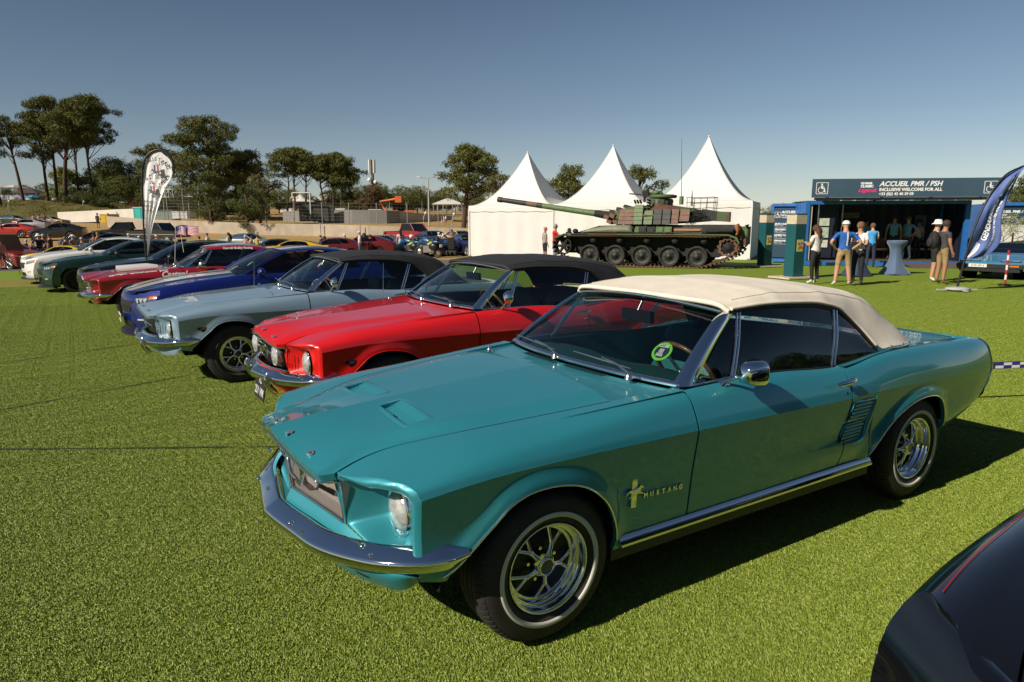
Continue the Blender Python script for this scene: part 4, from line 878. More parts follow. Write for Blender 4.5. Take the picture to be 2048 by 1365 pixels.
# ---- ground ----------------------------------------------------------------
def grass_mat(name, a, b, c, sc=60, bump=.6, bs=300, dist=.02):
    m = mat(name, a, .85, spec=.15); t = m.node_tree; p = t.nodes['Principled BSDF']; L = t.links.new; tc = t.nodes.new('ShaderNodeTexCoord')
    n1 = t.nodes.new('ShaderNodeTexNoise'); n1.inputs['Scale'].default_value = sc; n1.inputs['Detail'].default_value = 8; n1.inputs['Roughness'].default_value = .75
    n2 = t.nodes.new('ShaderNodeTexNoise'); n2.inputs['Scale'].default_value = .35; n2.inputs['Detail'].default_value = 5
    for n in (n1, n2): L(tc.outputs['Object'], n.inputs['Vector'])
    r = t.nodes.new('ShaderNodeValToRGB'); r.color_ramp.elements[0].position = .35; r.color_ramp.elements[1].position = .66; r.color_ramp.elements[0].color = (*a, 1); r.color_ramp.elements[1].color = (*b, 1)
    L(n1.outputs[0], r.inputs[0]); mx = t.nodes.new('ShaderNodeMix'); mx.data_type = 'RGBA'; mx.inputs[7].default_value = (*c, 1)
    mr = t.nodes.new('ShaderNodeMapRange'); mr.inputs[1].default_value = .4; mr.inputs[2].default_value = .65; mr.inputs[3].default_value = 0; mr.inputs[4].default_value = .6; L(n2.outputs[0], mr.inputs[0]); L(mr.outputs[0], mx.inputs[0])
    L(r.outputs[0], mx.inputs[6]); L(mx.outputs[2], p.inputs['Base Color'])
    bp = t.nodes.new('ShaderNodeBump'); bp.inputs['Strength'].default_value = bump; bp.inputs['Distance'].default_value = dist; n3 = t.nodes.new('ShaderNodeTexNoise'); n3.inputs['Scale'].default_value = bs; n3.inputs['Detail'].default_value = 4
    L(tc.outputs['Object'], n3.inputs['Vector']); L(n3.outputs[0], bp.inputs['Height']); L(bp.outputs[0], p.inputs['Normal']); return m
TURF = grass_mat('turf', (.125,.190,.018), (.205,.285,.032), (.185,.235,.032), 40, .15, 500, .008)
DRY = grass_mat('dry_grass', (.30,.19,.075), (.46,.31,.13), (.36,.25,.10), 8, .6, 30, .05)
BANK = grass_mat('bank_grass', (.055,.065,.018), (.20,.155,.05), (.09,.095,.025), 1.2, 1, 4, .3)
ASPH = grass_mat('asphalt', (.10,.095,.09), (.15,.14,.135), (.13,.12,.115), 80, .3, 200, .005)
Ds = np.r_[np.linspace(-12, 60, 73), np.linspace(62, 130, 35), 145, 165, 200, 260, 400, 700, 1500]; Us = np.r_[-1.9, -1.4, np.linspace(-1.05, 1.05, 64), 1.4, 1.9]
P = []
for d in Ds:
    w = max(d, 14)+8
    row = []
    for s_ in Us:
        q = CAM[:2]+FH*d+RH*w*s_; row.append((q[0], q[1], ground(*q)-.06))
    P.append(row)
mb = MB(); mb.grid(np.array(P)); g = mb.build('dry_grass_ground', DRY); tag(g, kind='structure')
# artificial turf: one sheet to the edge of the track, grid laid along the car rows
EDGE = [(12,-35.5),(4.0,-32.9),(-5,-28.6),(-14.6,-23.4),(-16.2,-22.6),(-24,-30),(-60,-30)]
ex, ey = np.array(EDGE)[::-1].T
def edge(x): return np.interp(x, ex, ey)
XS = np.linspace(-50, 14, 65); rows = []
for x in XS:
    ys = np.linspace(float(edge(x)), 16, 60); ys = np.unique(np.r_[float(edge(x)), ys[1:]]); rows.append([(x, y, float(fnear(y))-.012) for y in ys])
mb = MB(); mb.grid(np.array(rows)); tag(mb.build('artificial_turf', TURF), kind='structure')
mb = MB(); mb.grid(np.array([[(x, edge(x)-w, ground(x, edge(x)-w)-.02) for w in (-.3, 1, 2.5, 4.2, 6.0)] for x in np.linspace(-26, 14, 40)])); tag(mb.build('asphalt_track', ASPH), kind='structure')
# seams between the turf rolls
SEAM = mat('turf_seam', (.03,.05,.01), .9)
def z_turf(y): return float(fnear(y))-.012
for (u0, v0, u1, v1) in ((-40,727,300,681),(-60,822,385,744),(-80,1080,430,915),(460,1355,700,1195),(-40,626,168,608),(-40,590,150,578),(100,572,-60,578),(1905,843,2100,868),(1960,575,2060,562)):
    a = foot(u0, v0); b_ = foot(u1, v1); n = max(3, int(math.hypot(a[0]-b_[0], a[1]-b_[1])*8)); pts = []
    d = np.array([b_[0]-a[0], b_[1]-a[1]]); d /= np.linalg.norm(d); nn = np.array([-d[1], d[0]]); ph = rng.rand()*9
    for i in range(n+1):
        t = i/n; x, y = a[0]+(b_[0]-a[0])*t, a[1]+(b_[1]-a[1])*t; w = .005+.009*abs(math.sin(i*.37+ph)*math.sin(i*.11+ph)); o = .012*math.sin(i*.19+ph); pts.append([(x+nn[0]*(o-w), y+nn[1]*(o-w), z_turf(y)+.0125), (x+nn[0]*(o+w), y+nn[1]*(o+w), z_turf(y)+.0125)])
    mb = MB(); mb.grid(np.array(pts), smooth=False); tag(mb.build('turf_seam', SEAM), kind='structure')
WORN = grass_mat('worn_turf', (.17,.155,.035), (.25,.22,.055), (.20,.20,.04), 40, .15, 500, .008)
q4 = [foot(u, v) for u, v in ((-120,561),(175,557),(190,571),(-120,579))]; mb = MB(); n = 12; mb.grid(np.array([[(q4[0][0]*(1-t)+q4[1][0]*t, q4[0][1]*(1-t)+q4[1][1]*t, z_turf(q4[0][1]*(1-t)+q4[1][1]*t)+.006), (q4[3][0]*(1-t)+q4[2][0]*t, q4[3][1]*(1-t)+q4[2][1]*t, z_turf(q4[3][1]*(1-t)+q4[2][1]*t)+.006)] for t in np.linspace(0,1,n)])); tag(mb.build('worn_turf_strip', WORN), kind='structure')
# blades near the camera: one tuft tile instanced over the near turf, one object
def blade_mat():
    m = mat('turf_blade', (.14,.20,.03), .55, spec=.35); t = m.node_tree; p = t.nodes['Principled BSDF']; L = t.links.new
    at_ = t.nodes.new('ShaderNodeAttribute'); at_.attribute_name = 'tone'; r = t.nodes.new('ShaderNodeValToRGB'); e = r.color_ramp.elements
    e[0].color = (.125,.185,.018,1); e[1].color = (.50,.47,.18,1); k = e.new(.45); k.color = (.215,.292,.030,1); k = e.new(.8); k.color = (.34,.385,.070,1); L(at_.outputs['Fac'], r.inputs[0]); L(r.outputs[0], p.inputs['Base Color']); p.inputs['Subsurface Weight'].default_value = 0
    return m
BLADE = blade_mat()
T_ = .5
def tile_mesh(nb):
    V = np.zeros((nb, 4, 3)); c = rng.rand(nb, 2)*T_-T_/2; a = rng.rand(nb)*2*math.pi; h = .004+.006*rng.rand(nb); w = .0013+.0010*rng.rand(nb); ln = (.7+1.3*rng.rand(nb))*h
    dx, dy_ = np.cos(a), np.sin(a)
    V[:,0,0] = c[:,0]-dy_*w; V[:,0,1] = c[:,1]+dx*w; V[:,1,0] = c[:,0]+dy_*w; V[:,1,1] = c[:,1]-dx*w
    mid = c+np.stack([dx, dy_], 1)*(ln*.45)[:,None]; tip = c+np.stack([dx, dy_], 1)*ln[:,None]
    V[:,2,0] = mid[:,0]+dy_*w*.8; V[:,2,1] = mid[:,1]-dx*w*.8; V[:,2,2] = h*.75; V[:,3,0] = tip[:,0]; V[:,3,1] = tip[:,1]; V[:,3,2] = h
    me = bpy.data.meshes.new('turf_tile'); me.from_pydata([tuple(v) for v in V.reshape(-1,3)], [], [(4*i, 4*i+1, 4*i+2, 4*i+3) for i in range(nb)]); me.materials.append(BLADE)
    tn = me.attributes.new('tone', 'FLOAT', 'POINT'); tn.data.foreach_set('value', np.repeat(np.clip(rng.beta(1.6, 2.2, nb), 0, 1), 4).astype('f')); me.update(); return bpy.data.objects.new('turf_tile', me)
def turf_field(nb, d0, d1, label):
    tile = tile_mesh(nb); pts = []
    for i in range(-44, 22):
        for j in range(-46, 16):
            x, y = i*T_*.96, j*T_*.96; q = np.array([x, y])-CAM[:2]; D = q@FH; s_ = q@RH
            if d0 < D <= d1 and abs(s_) < max(D, 1)*.80+1.6: pts.append((x, y, z_turf(y)))
    pm_ = bpy.data.meshes.new('turf_blades'); pm_.from_pydata(pts, [], []); gr = link('turf_blades', pm_); tag(gr, label, 'artificial grass', kind='stuff')
    ng = bpy.data.node_groups.new('turf', 'GeometryNodeTree'); ng.interface.new_socket('Geometry', in_out='INPUT', socket_type='NodeSocketGeometry'); ng.interface.new_socket('Geometry', in_out='OUTPUT', socket_type='NodeSocketGeometry')
    N_ = ng.nodes; gi = N_.new('NodeGroupInput'); go = N_.new('NodeGroupOutput'); ip = N_.new('GeometryNodeInstanceOnPoints'); oi = N_.new('GeometryNodeObjectInfo'); oi.inputs['Object'].default_value = tile
    rv = N_.new('FunctionNodeRandomValue'); rv.data_type = 'INT'
    for s_ in rv.inputs:
        if s_.type == 'INT' and s_.name == 'Max': s_.default_value = 3
        if s_.type == 'INT' and s_.name == 'Min': s_.default_value = 0
    mth = N_.new('ShaderNodeMath'); mth.operation = 'MULTIPLY'; mth.inputs[1].default_value = math.pi/2; cx = N_.new('ShaderNodeCombineXYZ')
    L = ng.links.new; L(gi.outputs[0], ip.inputs['Points']); L(oi.outputs['Geometry'], ip.inputs['Instance'])
    L([o for o in rv.outputs if o.type == 'INT'][0], mth.inputs[0]); L(mth.outputs[0], cx.inputs[2]); L(cx.outputs[0], ip.inputs['Rotation']); L(ip.outputs[0], go.inputs[0])
    gr.modifiers.new('turf', 'NODES').node_group = ng
turf_field(15000, -.2, 7.5, 'short curly plastic turf blades around the nearest cars'); turf_field(8000, 7.5, 11, 'plastic turf blades in the middle distance'); turf_field(4000, 11, 15, 'plastic turf blades farther back before the row of cars'); turf_field(1700, 15, 20, 'thin far turf blades beyond the row of cars')

# ---- trees -----------------------------------------------------------------
BARK = mat('pine_bark', (.075,.042,.026), .9, noise=.4, nscale=3, bump=.5, bscale=12)
def leafmat(name, a, b_):
    m = mat(name, a, .75, spec=.2); t = m.node_tree; p = t.nodes['Principled BSDF']; L = t.links.new
    at_ = t.nodes.new('ShaderNodeAttribute'); at_.attribute_name = 'tone'; r = t.nodes.new('ShaderNodeValToRGB'); r.color_ramp.elements[0].color = (*a, 1); r.color_ramp.elements[1].color = (*b_, 1); L(at_.outputs['Fac'], r.inputs[0]); L(r.outputs[0], p.inputs['Base Color']); return m
PINE = leafmat('pine_needles', (.034,.046,.010), (.18,.185,.05)); BROAD = leafmat('broad_leaves', (.03,.045,.010), (.13,.15,.04)); WILL = leafmat('willow_leaves', (.08,.09,.03), (.20,.19,.08)); YEL = leafmat('yellow_green_leaves', (.10,.13,.015), (.26,.28,.04))
def crown_mesh(blobs, dens, size, m, name='crown', up=.25):
    """leaf faces gathered in tufts through flattened blobs"""
    Vs, tone = [], []
    for (cx_, cy_, cz_, r, rz_) in blobs:
        n = max(6, int(dens*r*r)); d = rng.normal(size=(n, 3)); d /= np.linalg.norm(d, axis=1)[:,None]; rad = (.62+.42*rng.rand(n))[:,None]
        c = np.array([cx_, cy_, cz_])+d*rad*np.array([r, r, rz_]); tn = .35+.35*rng.rand(n)+.25*rng.rand()-.1
        k = 4; cc = np.repeat(c, k, 0)+rng.normal(size=(n*k, 3))*size*.55; t = np.repeat(tn, k)+rng.normal(size=n*k)*.12
        a = rng.normal(size=(n*k, 3)); a /= np.linalg.norm(a, axis=1)[:,None]; b_ = np.cross(a, rng.normal(size=(n*k, 3))); b_ /= np.linalg.norm(b_, axis=1)[:,None]; s_ = size*(.5+.8*rng.rand(n*k))[:,None]
        q = np.stack([cc-a*s_*.9, cc+b_*s_*.32, cc+a*s_*.9], 1); Vs.append(q); tone.append(t)
    V = np.concatenate(Vs).reshape(-1, 3); t = np.clip(np.concatenate(tone), 0, 1); me = bpy.data.meshes.new(name); nf = len(V)//3
    me.vertices.add(len(V)); me.vertices.foreach_set('co', V.astype('f').ravel()); me.loops.add(nf*3); me.loops.foreach_set('vertex_index', np.arange(nf*3, dtype='i')); me.polygons.add(nf); me.polygons.foreach_set('loop_start', np.arange(0, nf*3, 3, dtype='i')); me.polygons.foreach_set('loop_total', np.full(nf, 3, 'i'))
    me.materials.append(m); at_ = me.attributes.new('tone', 'FLOAT', 'POINT'); at_.data.foreach_set('value', np.repeat(t, 3).astype('f')); me.update(); me.validate(); return me
def pine(u, v0, v1, d, label, spread, crown=.45, lean=0, blobs=None, m=None, dens=85, size=.27, ground_v=None, name='pine_tree', group=None, trunk_r=.22, seed=0, skew=0):
    """crown occupies the top part; spread: half-width in metres"""
    x, y = at(u, d); zb = ground(x, y)-.15; zt = hz(v0, d); H = zt-zb; t = empty(name, (x, y, zb), 0, label, 'tree', group)
    r = np.random.RandomState(seed+int(u)); L_ = np.array([RH[0], RH[1]])
    top = np.array([L_[0]*lean, L_[1]*lean, H*.93]); bend = .25*r.normal(size=2)
    path = crv([(0,0,0), (top[0]*.25+bend[0]*.6, top[1]*.25+bend[1]*.6, H*.33), (top[0]*.6+bend[0], top[1]*.6+bend[1], H*.62), tuple(top)], 12)
    mb = MB(); mb.smooth = True; mb.tube(path, np.linspace(trunk_r*1.25, trunk_r*.25, 12), 8); mb.build('trunk', BARK, t)
    B = blobs
    if B is None:
        B = []; n = int(24+spread*9)
        for i in range(n):
            f = r.rand()**.8; zc = H*(1-crown)+H*crown*(.08+.84*f); w = spread*(.45+.75*math.sin(math.pi*min(1, .22+.70*f)))*(.5+.5*r.rand()) if f < .93 else spread*.25
            a = r.rand()*2*math.pi; rr = w*(.25+.75*r.rand()**.5); br = spread*(.15+.19*r.rand()); B.append((math.cos(a)*rr+top[0]*zc/H+L_[0]*skew, math.sin(a)*rr+top[1]*zc/H+L_[1]*skew, zc, br, br*(.38+.2*r.rand())))
    lb = MB(); lb.smooth = True
    for i, b_ in enumerate(B[::2]):
        k = int(np.clip((b_[2]/H-.12)*11, 2, 10)); p0 = path[k]; p1 = np.array(b_[:3]); lb.tube(crv([tuple(p0), tuple((p0+p1)/2+[0,0,-.2]), tuple(p1)], 5), np.linspace(trunk_r*.28, .03, 5), 5)
    lb.build('limb', BARK, t)
    link('crown', crown_mesh(B, dens, size, m or PINE), t); return t
# the tall pines on the left bank
DL = 112
pine(52, 228, 402, DL, 'slender umbrella pine with a long bare dark trunk, second from the left edge', 2.6, .40, lean=-1.6, seed=1)
pine(6, 212, 402, DL-6, 'pine at the left edge, only the right side of its crown in view', 3.2, .50, lean=-2.5, seed=2, skew=-1.2)
pine(100, 215, 402, DL, 'pine with drooping lower boughs between the slender pine and the tall clump', 3.6, .56, lean=-.9, seed=3)
pine(119, 190, 402, DL+2, 'straight dark trunked pine in the tall clump left of the leaning one', 3.8, .50, lean=-.3, seed=4)
pine(134, 196, 402, DL-2, 'pine with a stout trunk leaning to the right in the tall clump', 4.0, .45, lean=3.2, seed=5, trunk_r=.34)
pine(191, 186, 402, DL, 'rightmost tall pine of the clump, crown reaching out to the right', 4.2, .50, lean=-.4, seed=6, skew=.8)
pine(163, 215, 402, DL+8, 'thin pine standing behind the tall clump', 3.6, .42, lean=.2, seed=7)
pine(430, 224, 425, 96, 'big broad pine with layered boughs right of the teardrop banner', 5.0, .80, lean=-.6, seed=8, dens=90, trunk_r=.4)
pine(318, 285, 420, 104, 'small pine partly hidden by the teardrop banner', 2.8, .60, seed=9)
pine(505, 300, 425, 100, 'mid-height pine on the right shoulder of the big broad pine', 3.6, .75, seed=10)
for i, (u, v, sp, cr, tx) in enumerate(((575,304,2.7,.42,'leftmost pine of the row of bare trunks over the white tents'),(592,296,3.0,.40,'second pine of the bare trunk row, tallest top'),(612,300,2.8,.40,'third pine of the bare trunk row'),(652,306,3.0,.45,'fourth pine of the bare trunk row'),(668,305,3.2,.48,'fifth pine of the bare trunk row, wide dark crown'),(682,322,3.2,.50,'last pine on the right of the bare trunk row'))):
    pine(u, v, 405, 112, tx, sp, cr, lean=(-.5,.2,.4,-.2,.6,1.0)[i], seed=20+i, trunk_r=.16)
pine(927, 292, 430, 84, 'tall leaning pine with a full crown left of the white marquees', 3.5, .62, lean=.9, seed=30, dens=90, trunk_r=.26)
pine(1140, 323, 430, 62, 'round topped pine rising between the first two marquee peaks', 2.7, .9, seed=31, dens=150, size=.2)
pine(1280, 322, 430, 62, 'pine behind the middle marquee, beside the turret', 2.4, .9, seed=32, dens=150, size=.2)
pine(2090, 322, 430, 60, 'tree behind the blue feather flag at the right edge', 3.2, .95, m=BROAD, name='broadleaf_tree', seed=33, dens=150, size=.2)
pine(1003, 343, 430, 70, 'pale willow-like tree beside the left marquee', 1.9, .9, m=WILL, name='willow_tree', seed=34, dens=130, size=.18)
pine(745, 372, 430, 105, 'reddish brown tree below the row of pines', 2.4, .95, m=leafmat('brown_leaves', (.08,.055,.025), (.16,.11,.05)), name='broadleaf_tree', seed=35)
pine(520, 345, 425, 88, 'birch with thin hanging branches left of the white tents', 2.0, .92, m=WILL, name='birch_tree', seed=36, dens=110, size=.18)
pine(425, 340, 436, 76, 'dark green leafy tree by the wire fence', 2.4, .85, m=BROAD, name='broadleaf_tree', seed=37, dens=140, size=.18)
pine(495, 365, 436, 74, 'low leafy tree right behind the wire fence', 2.2, .9, m=BROAD, name='broadleaf_tree', seed=38, dens=140, size=.18)
pine(140, 335, 402, 120, 'yellow green tree shining between the tall pine trunks', 3.2, .95, m=YEL, name='broadleaf_tree', seed=39)
# lower background trees: a few prototypes, each copy a tree of its own
protos = []
for i in range(4):
    r_ = np.random.RandomState(50+i); B = [(r_.normal()*1.5, r_.normal()*1.5, 2.2+r_.rand()*3.6, 1.0+.8*r_.rand(), .9+.5*r_.rand()) for k in range(15)]; protos.append(crown_mesh(B, 75, .24, (BROAD, PINE, BROAD, PINE)[i]))
mb = MB(); mb.smooth = True; mb.tube([(0,0,-.2),(.1,0,1.6),(0,.1,3.6)], [.2,.15,.06], 6); TRUNK = mb.mesh('trunk', BARK)
bt = sorted([(25,372,135),(75,365,140),(215,308,122),(240,318,118),(262,322,126),(225,345,112),(185,370,128),(275,350,110),(300,372,108),(330,352,104),(345,384,100),(375,372,108),(395,392,98),(470,385,100),(540,365,112),(560,380,118),(610,384,125),(640,378,122),(700,360,118),(722,362,112),(770,372,112),(790,366,115),(815,370,118),(835,380,130),(858,388,135),(875,378,140),(893,392,140),(955,384,130),(975,400,120),(1545,404,90),(1575,402,95),(1600,406,92),(1620,408,90),(2035,375,70),(455,372,110),(205,385,105),(160,380,108),(120,388,120),(45,385,125),(500,392,104),(585,392,122),(665,382,124),(680,392,120),(745,385,124),(800,382,122),(850,378,134),(905,385,134),(935,388,130),(575,378,128),(430,392,92)])
ZN = [(120,'behind the chequered hoarding'),(250,'behind the tall pine trunks on the bank'),(400,'behind the teardrop banner and the truss'),(560,'around the big broad pine'),(700,'behind the row of bare pine trunks'),(780,'under the phone mast'),(865,'behind the tan wall'),(960,'left of the tall leaning pine'),(1200,'beside the left marquee'),(1700,'between the marquees and the booth'),(9999,'at the right edge behind the map container')]
ORD = ['first','second','third','fourth','fifth','sixth','seventh','eighth','ninth','tenth']; zc_ = {}
def tree_label(u, i):
    z = [t for m, t in ZN if u < m][0]; k = zc_.get(z, 0); zc_[z] = k+1; return '%s %s tree from the left %s' % (ORD[k], ('leafy','dark green','round leafy','dark bushy')[i%4], z)
for i, (u, v, d) in enumerate(bt):
    x, y = at(u, d); zb = ground(x, y)-.2; s_ = (hz(v, d)-zb)/7.0; e = empty('background_tree', (x, y, zb), rng.rand()*6, tree_label(u, i), 'tree', 'trees of the background wood'); e.scale = (s_*1.15, s_*1.15, s_); link('trunk', TRUNK, e); link('crown', protos[i%4], e)

# wood behind the viewpoint: it is what the flanks and windows of the cars mirror
B = []
for x in np.arange(-95, 75, 3.2):
    y = 34+.10*abs(x+10)+rng.rand()*7; H = 8+5*rng.rand()
    for k in range(5): B.append((x+rng.normal()*1.6, y+rng.normal()*1.5, H*(.15+.19*k)+rng.rand(), 2.4+rng.rand(), 1.7))
tb = link('tree_belt', crown_mesh(B, 7, .75, BROAD, 'tree_belt')); tag(tb, 'belt of dark trees behind the viewpoint, mirrored in the car flanks', 'trees', kind='stuff')
TURQ = paint('turquoise_paint', (.027,.262,.325), .34, .46)
RED = paint('red_paint', (.66,.008,.010), 0, .35)
SILB = paint('silver_blue_paint', (.25,.37,.47), .25, .4)
BLUE = paint('deep_blue_paint', (.004,.013,.155), .3, .35)
BLK = paint('black_paint', (.004,.004,.005), 0, .2)
GRN = paint('dark_green_paint', (.006,.035,.025), .4, .35)
WHT = paint('white_paint', (.72,.72,.70), 0, .3)
RACR = paint('racing_red_paint', (.28,.008,.014), 0, .3)
STRIPE = mat('white_stripe', (.70,.68,.64), .3, coat=1)
TEAL = mat('teal_vinyl', (.015,.135,.15), .5); BLKV = mat('black_vinyl', (.02,.02,.022), .5)
CREAM = mat('cream_canvas', (.74,.675,.565), .75, bump=.30, bscale=9, noise=.05, nscale=6)
BCAN = mat('black_canvas', (.018,.018,.02), .7, bump=.12, bscale=500)
CARS = {}; BODY = {}
ROW = 'show cars lined up on the turf'
CARS['near'], BODY['near'] = modern('glossy black car with thin red pinstripe, only its fender in the lower right corner', ROW,BLK,(-.60,2.99,0),0,wheel='dark',opts=('plain',))
CARS['turq'], BODY['turq'] = classic('metallic turquoise 1960s convertible with closed cream soft top in the foreground', ROW, TURQ, (0,0,0), 0, 67, 'convertible', CREAM, TEAL)
CARS['red'], BODY['red'] = classic('bright red 1960s convertible with black soft top and round fog lamps', ROW, RED, (-.56,-2.92,0), 0, 65, 'convertible', BCAN, BLKV, lod=2, wheel='styled', opts=('gt',))
CARS['lb'], BODY['lb'] = classic('pale silver blue 1960s convertible with black soft top', ROW, SILB, (.1,-5.6,-.045), 0, 65, 'convertible', BCAN, BLKV, lod=2, wheel='styled')
CARS['blue'], BODY['blue'] = modern('deep blue modern coupe with white stripes', ROW, BLUE, (.1,-8.9,-.12), 0, stripes=STRIPE)
CARS['coupe'], BODY['coupe'] = classic('dark red 1960s racing coupe with white lettering and white hood scoop', ROW, RACR, (.55,-12.0,-.13), -.06, 67, 'hardtop', BCAN, BLKV, lod=2, wheel='racing', name='racing_coupe')
CARS['black'], BODY['black'] = modern('black modern coupe between the racing coupe and the dark green car', ROW, BLK, (.62,-15.6,-.19), 0, wheel='dark')
CARS['green'], BODY['green'] = modern('dark green modern coupe with black grille', ROW, GRN, (1.5,-19.6,-.25), .02, wheel='dark')
CARS['white'], BODY['white'] = modern('white modern coupe with blue sunstrip, last of the row', ROW, WHT, (2.05,-23.2,-.26), .04)

# ---- white marquees --------------------------------------------------------
CANVAS = mat('white_canvas', (.70,.685,.65), .6, bump=.5, bscale=1.6, noise=.03, nscale=1.5)
ALU = mat('aluminium', (.55,.56,.57), .35, .9)
PL = np.array(at(938, 38.4)); PR = np.array(at(1503, 32.5)); EV = (PR-PL)/np.linalg.norm(PR-PL); NV = np.array([EV[1], -EV[0]]); NV = NV if NV@FH > 0 else -NV
TW = float(np.linalg.norm(PR-PL))/3
for i, lab in enumerate(('white peaked marquee on the left, nearest the asphalt track', 'white peaked marquee in the middle, behind the gun turret', 'white peaked marquee on the right, tallest peak, side wall in shade')):
    o = PL+EV*TW*(i+.5)+NV*TW/2; zb = ground(*(PL+EV*TW*(i+.5)))-.02; zb = [-.34,-.27,-.20][i]; rz = math.atan2(EV[1], EV[0]); t = empty('marquee', (o[0], o[1], zb), rz, lab, 'marquee', 'peaked white marquees behind the tank')
    h = TW/2-.01; wall = 2.52; apex = [5.72, 5.82, 6.0][i]; n = 40; vn = 22
    def sq(f):   # point around the square, f 0..4
        k = int(f)%4; s_ = (f-int(f))*2-1; return [(s_*h,-h),(h,s_*h),(-s_*h,h),(-h,-s_*h)][k]
    G = []
    for a in range(vn):
        v = a/(vn-1); row = []
        for b_ in range(n*2):
            f = b_*4/(n*2); x, y = sq(f); w = (1-v)**1.0; prof = v; z = wall+.22+(apex-wall-.22)*(v**1.75); k = 1-v
            rr = 1-(v**.98) if v < 1 else 0; sag = .02*math.sin(math.pi*v); c_ = abs((f-int(f))*2-1); z -= .10*(1-c_**2)*math.sin(math.pi*min(1, v*1.0))*.6
            if v == 0: z = wall+.22+.0*c_
            row.append((x*rr, y*rr, z))
        G.append(row)
    mb = MB(); mb.grid(np.array(G), cv=True); mb.build('marquee_roof', CANVAS, t)
    mb = MB(); G = []
    for zz, off in ((wall+.22, .012), (wall+.1, .03), (wall-.07, .035)): G.append([(sq(b_/20)[0]*(1+off/h), sq(b_/20)[1]*(1+off/h), zz-(.035*abs(math.sin(b_*.785)) if zz < wall else 0)) for b_ in range(80)])
    mb.grid(np.array(G), cv=True, smooth=False); mb.build('valance', CANVAS, t)
    for k in range(4):
        a = np.array(sq(k+1e-6)); b_ = np.array(sq(k+.999999)); mb = MB(); cols = np.linspace(0, 1, 41); mb.grid(np.array([[(a[0]*(1-s_)+b_[0]*s_, a[1]*(1-s_)+b_[1]*s_, z) for z in (0, .9, 1.8, wall)] + np.array([[.01*math.sin(s_*40+k), .01*math.sin(s_*31+k), 0]]*4) for s_ in cols])); mb.build('wall_panel', CANVAS, t)
        mb = MB(); mb.box((a[0]*1.002, a[1]*1.002, wall/2), (.07,.07,wall)); mb.build('corner_post', ALU if k > 3 else CANVAS, t)
        mb = MB(); mb.box((a[0], a[1], .03), (.16,.16,.06)); mb.build('foot_plate', ALU, t)
    mb = MB(); mb.smooth = True; mb.ball((0,0,apex), .05); mb.build('peak_cap', CANVAS, t)
    Gn = np.array(G) if False else None
    for sx, sy in ((-1,-1),(1,-1),(1,1),(-1,1)): mb = MB(); mb.smooth = True; mb.tube([(sx*h*(1-v**.98), sy*h*(1-v**.98), wall+.225+(apex-wall-.22)*v**1.75+.004) for v in np.linspace(0,.98,18)], .013, 5); mb.build('roof_seam', mat('canvas_seam', (.5,.49,.46), .6), t)
# ---- tank ------------------------------------------------------------------
CG = (.065,.105,.035); CB = (.105,.052,.032); CK = (.022,.022,.024)
def camo(name='camouflage', sx=.55):
    m = mat(name, CG, .62); t = m.node_tree; p = t.nodes['Principled BSDF']; L = t.links.new; tc = t.nodes.new('ShaderNodeTexCoord'); mp = t.nodes.new('ShaderNodeMapping'); mp.inputs['Scale'].default_value = (1,1,.55); mp.inputs['Location'].default_value = (.3,1.7,.2); L(tc.outputs['Object'], mp.inputs[0])
    n = t.nodes.new('ShaderNodeTexNoise'); n.inputs['Scale'].default_value = sx; n.inputs['Detail'].default_value = .6; L(mp.outputs[0], n.inputs['Vector'])
    r = t.nodes.new('ShaderNodeValToRGB'); r.color_ramp.interpolation = 'CONSTANT'; e = r.color_ramp.elements; e[0].color = (*CK,1); e[1].position = .44; e[1].color = (*CG,1); k = e.new(.54); k.color = (*CB,1); k = e.new(.64); k.color = (*CG,1)
    L(n.outputs[0], r.inputs[0]); n2 = t.nodes.new('ShaderNodeTexNoise'); n2.inputs['Scale'].default_value = 9; n2.inputs['Detail'].default_value = 6; L(tc.outputs['Object'], n2.inputs['Vector'])
    mr = t.nodes.new('ShaderNodeMapRange'); mr.inputs[3].default_value = .7; mr.inputs[4].default_value = 1.25; L(n2.outputs[0], mr.inputs[0]); mx = t.nodes.new('ShaderNodeVectorMath'); mx.operation = 'SCALE'; L(r.outputs[0], mx.inputs[0]); L(mr.outputs[0], mx.inputs['Scale']); L(mx.outputs[0], p.inputs['Base Color']); return m
CAMO = camo(); AG = mat('armour_green', (.10,.16,.065), .6, noise=.15, nscale=6); AB = mat('armour_brown', (.15,.08,.052), .65, noise=.2, nscale=6); AK = mat('armour_black', CK, .6, noise=.3, nscale=6)
GREY = mat('armour_greygreen', (.17,.18,.12), .6, noise=.15, nscale=4); RUST = mat('track_rust', (.13,.065,.04), .8, noise=.4, nscale=9); TBLK = mat('track_black', (.014,.013,.012), .8)
w1 = np.array(at(1189, 28.3)); w5 = np.array(at(1389, 26.7)); hd = (w1-w5)/np.linalg.norm(w1-w5); tz = -.19
TK = empty('battle_tank', (*( (w1+w5)/2-0*hd), tz), math.atan2(hd[1], hd[0]), 'camouflaged battle tank with raised long gun, parked before the white marquees', 'tank')
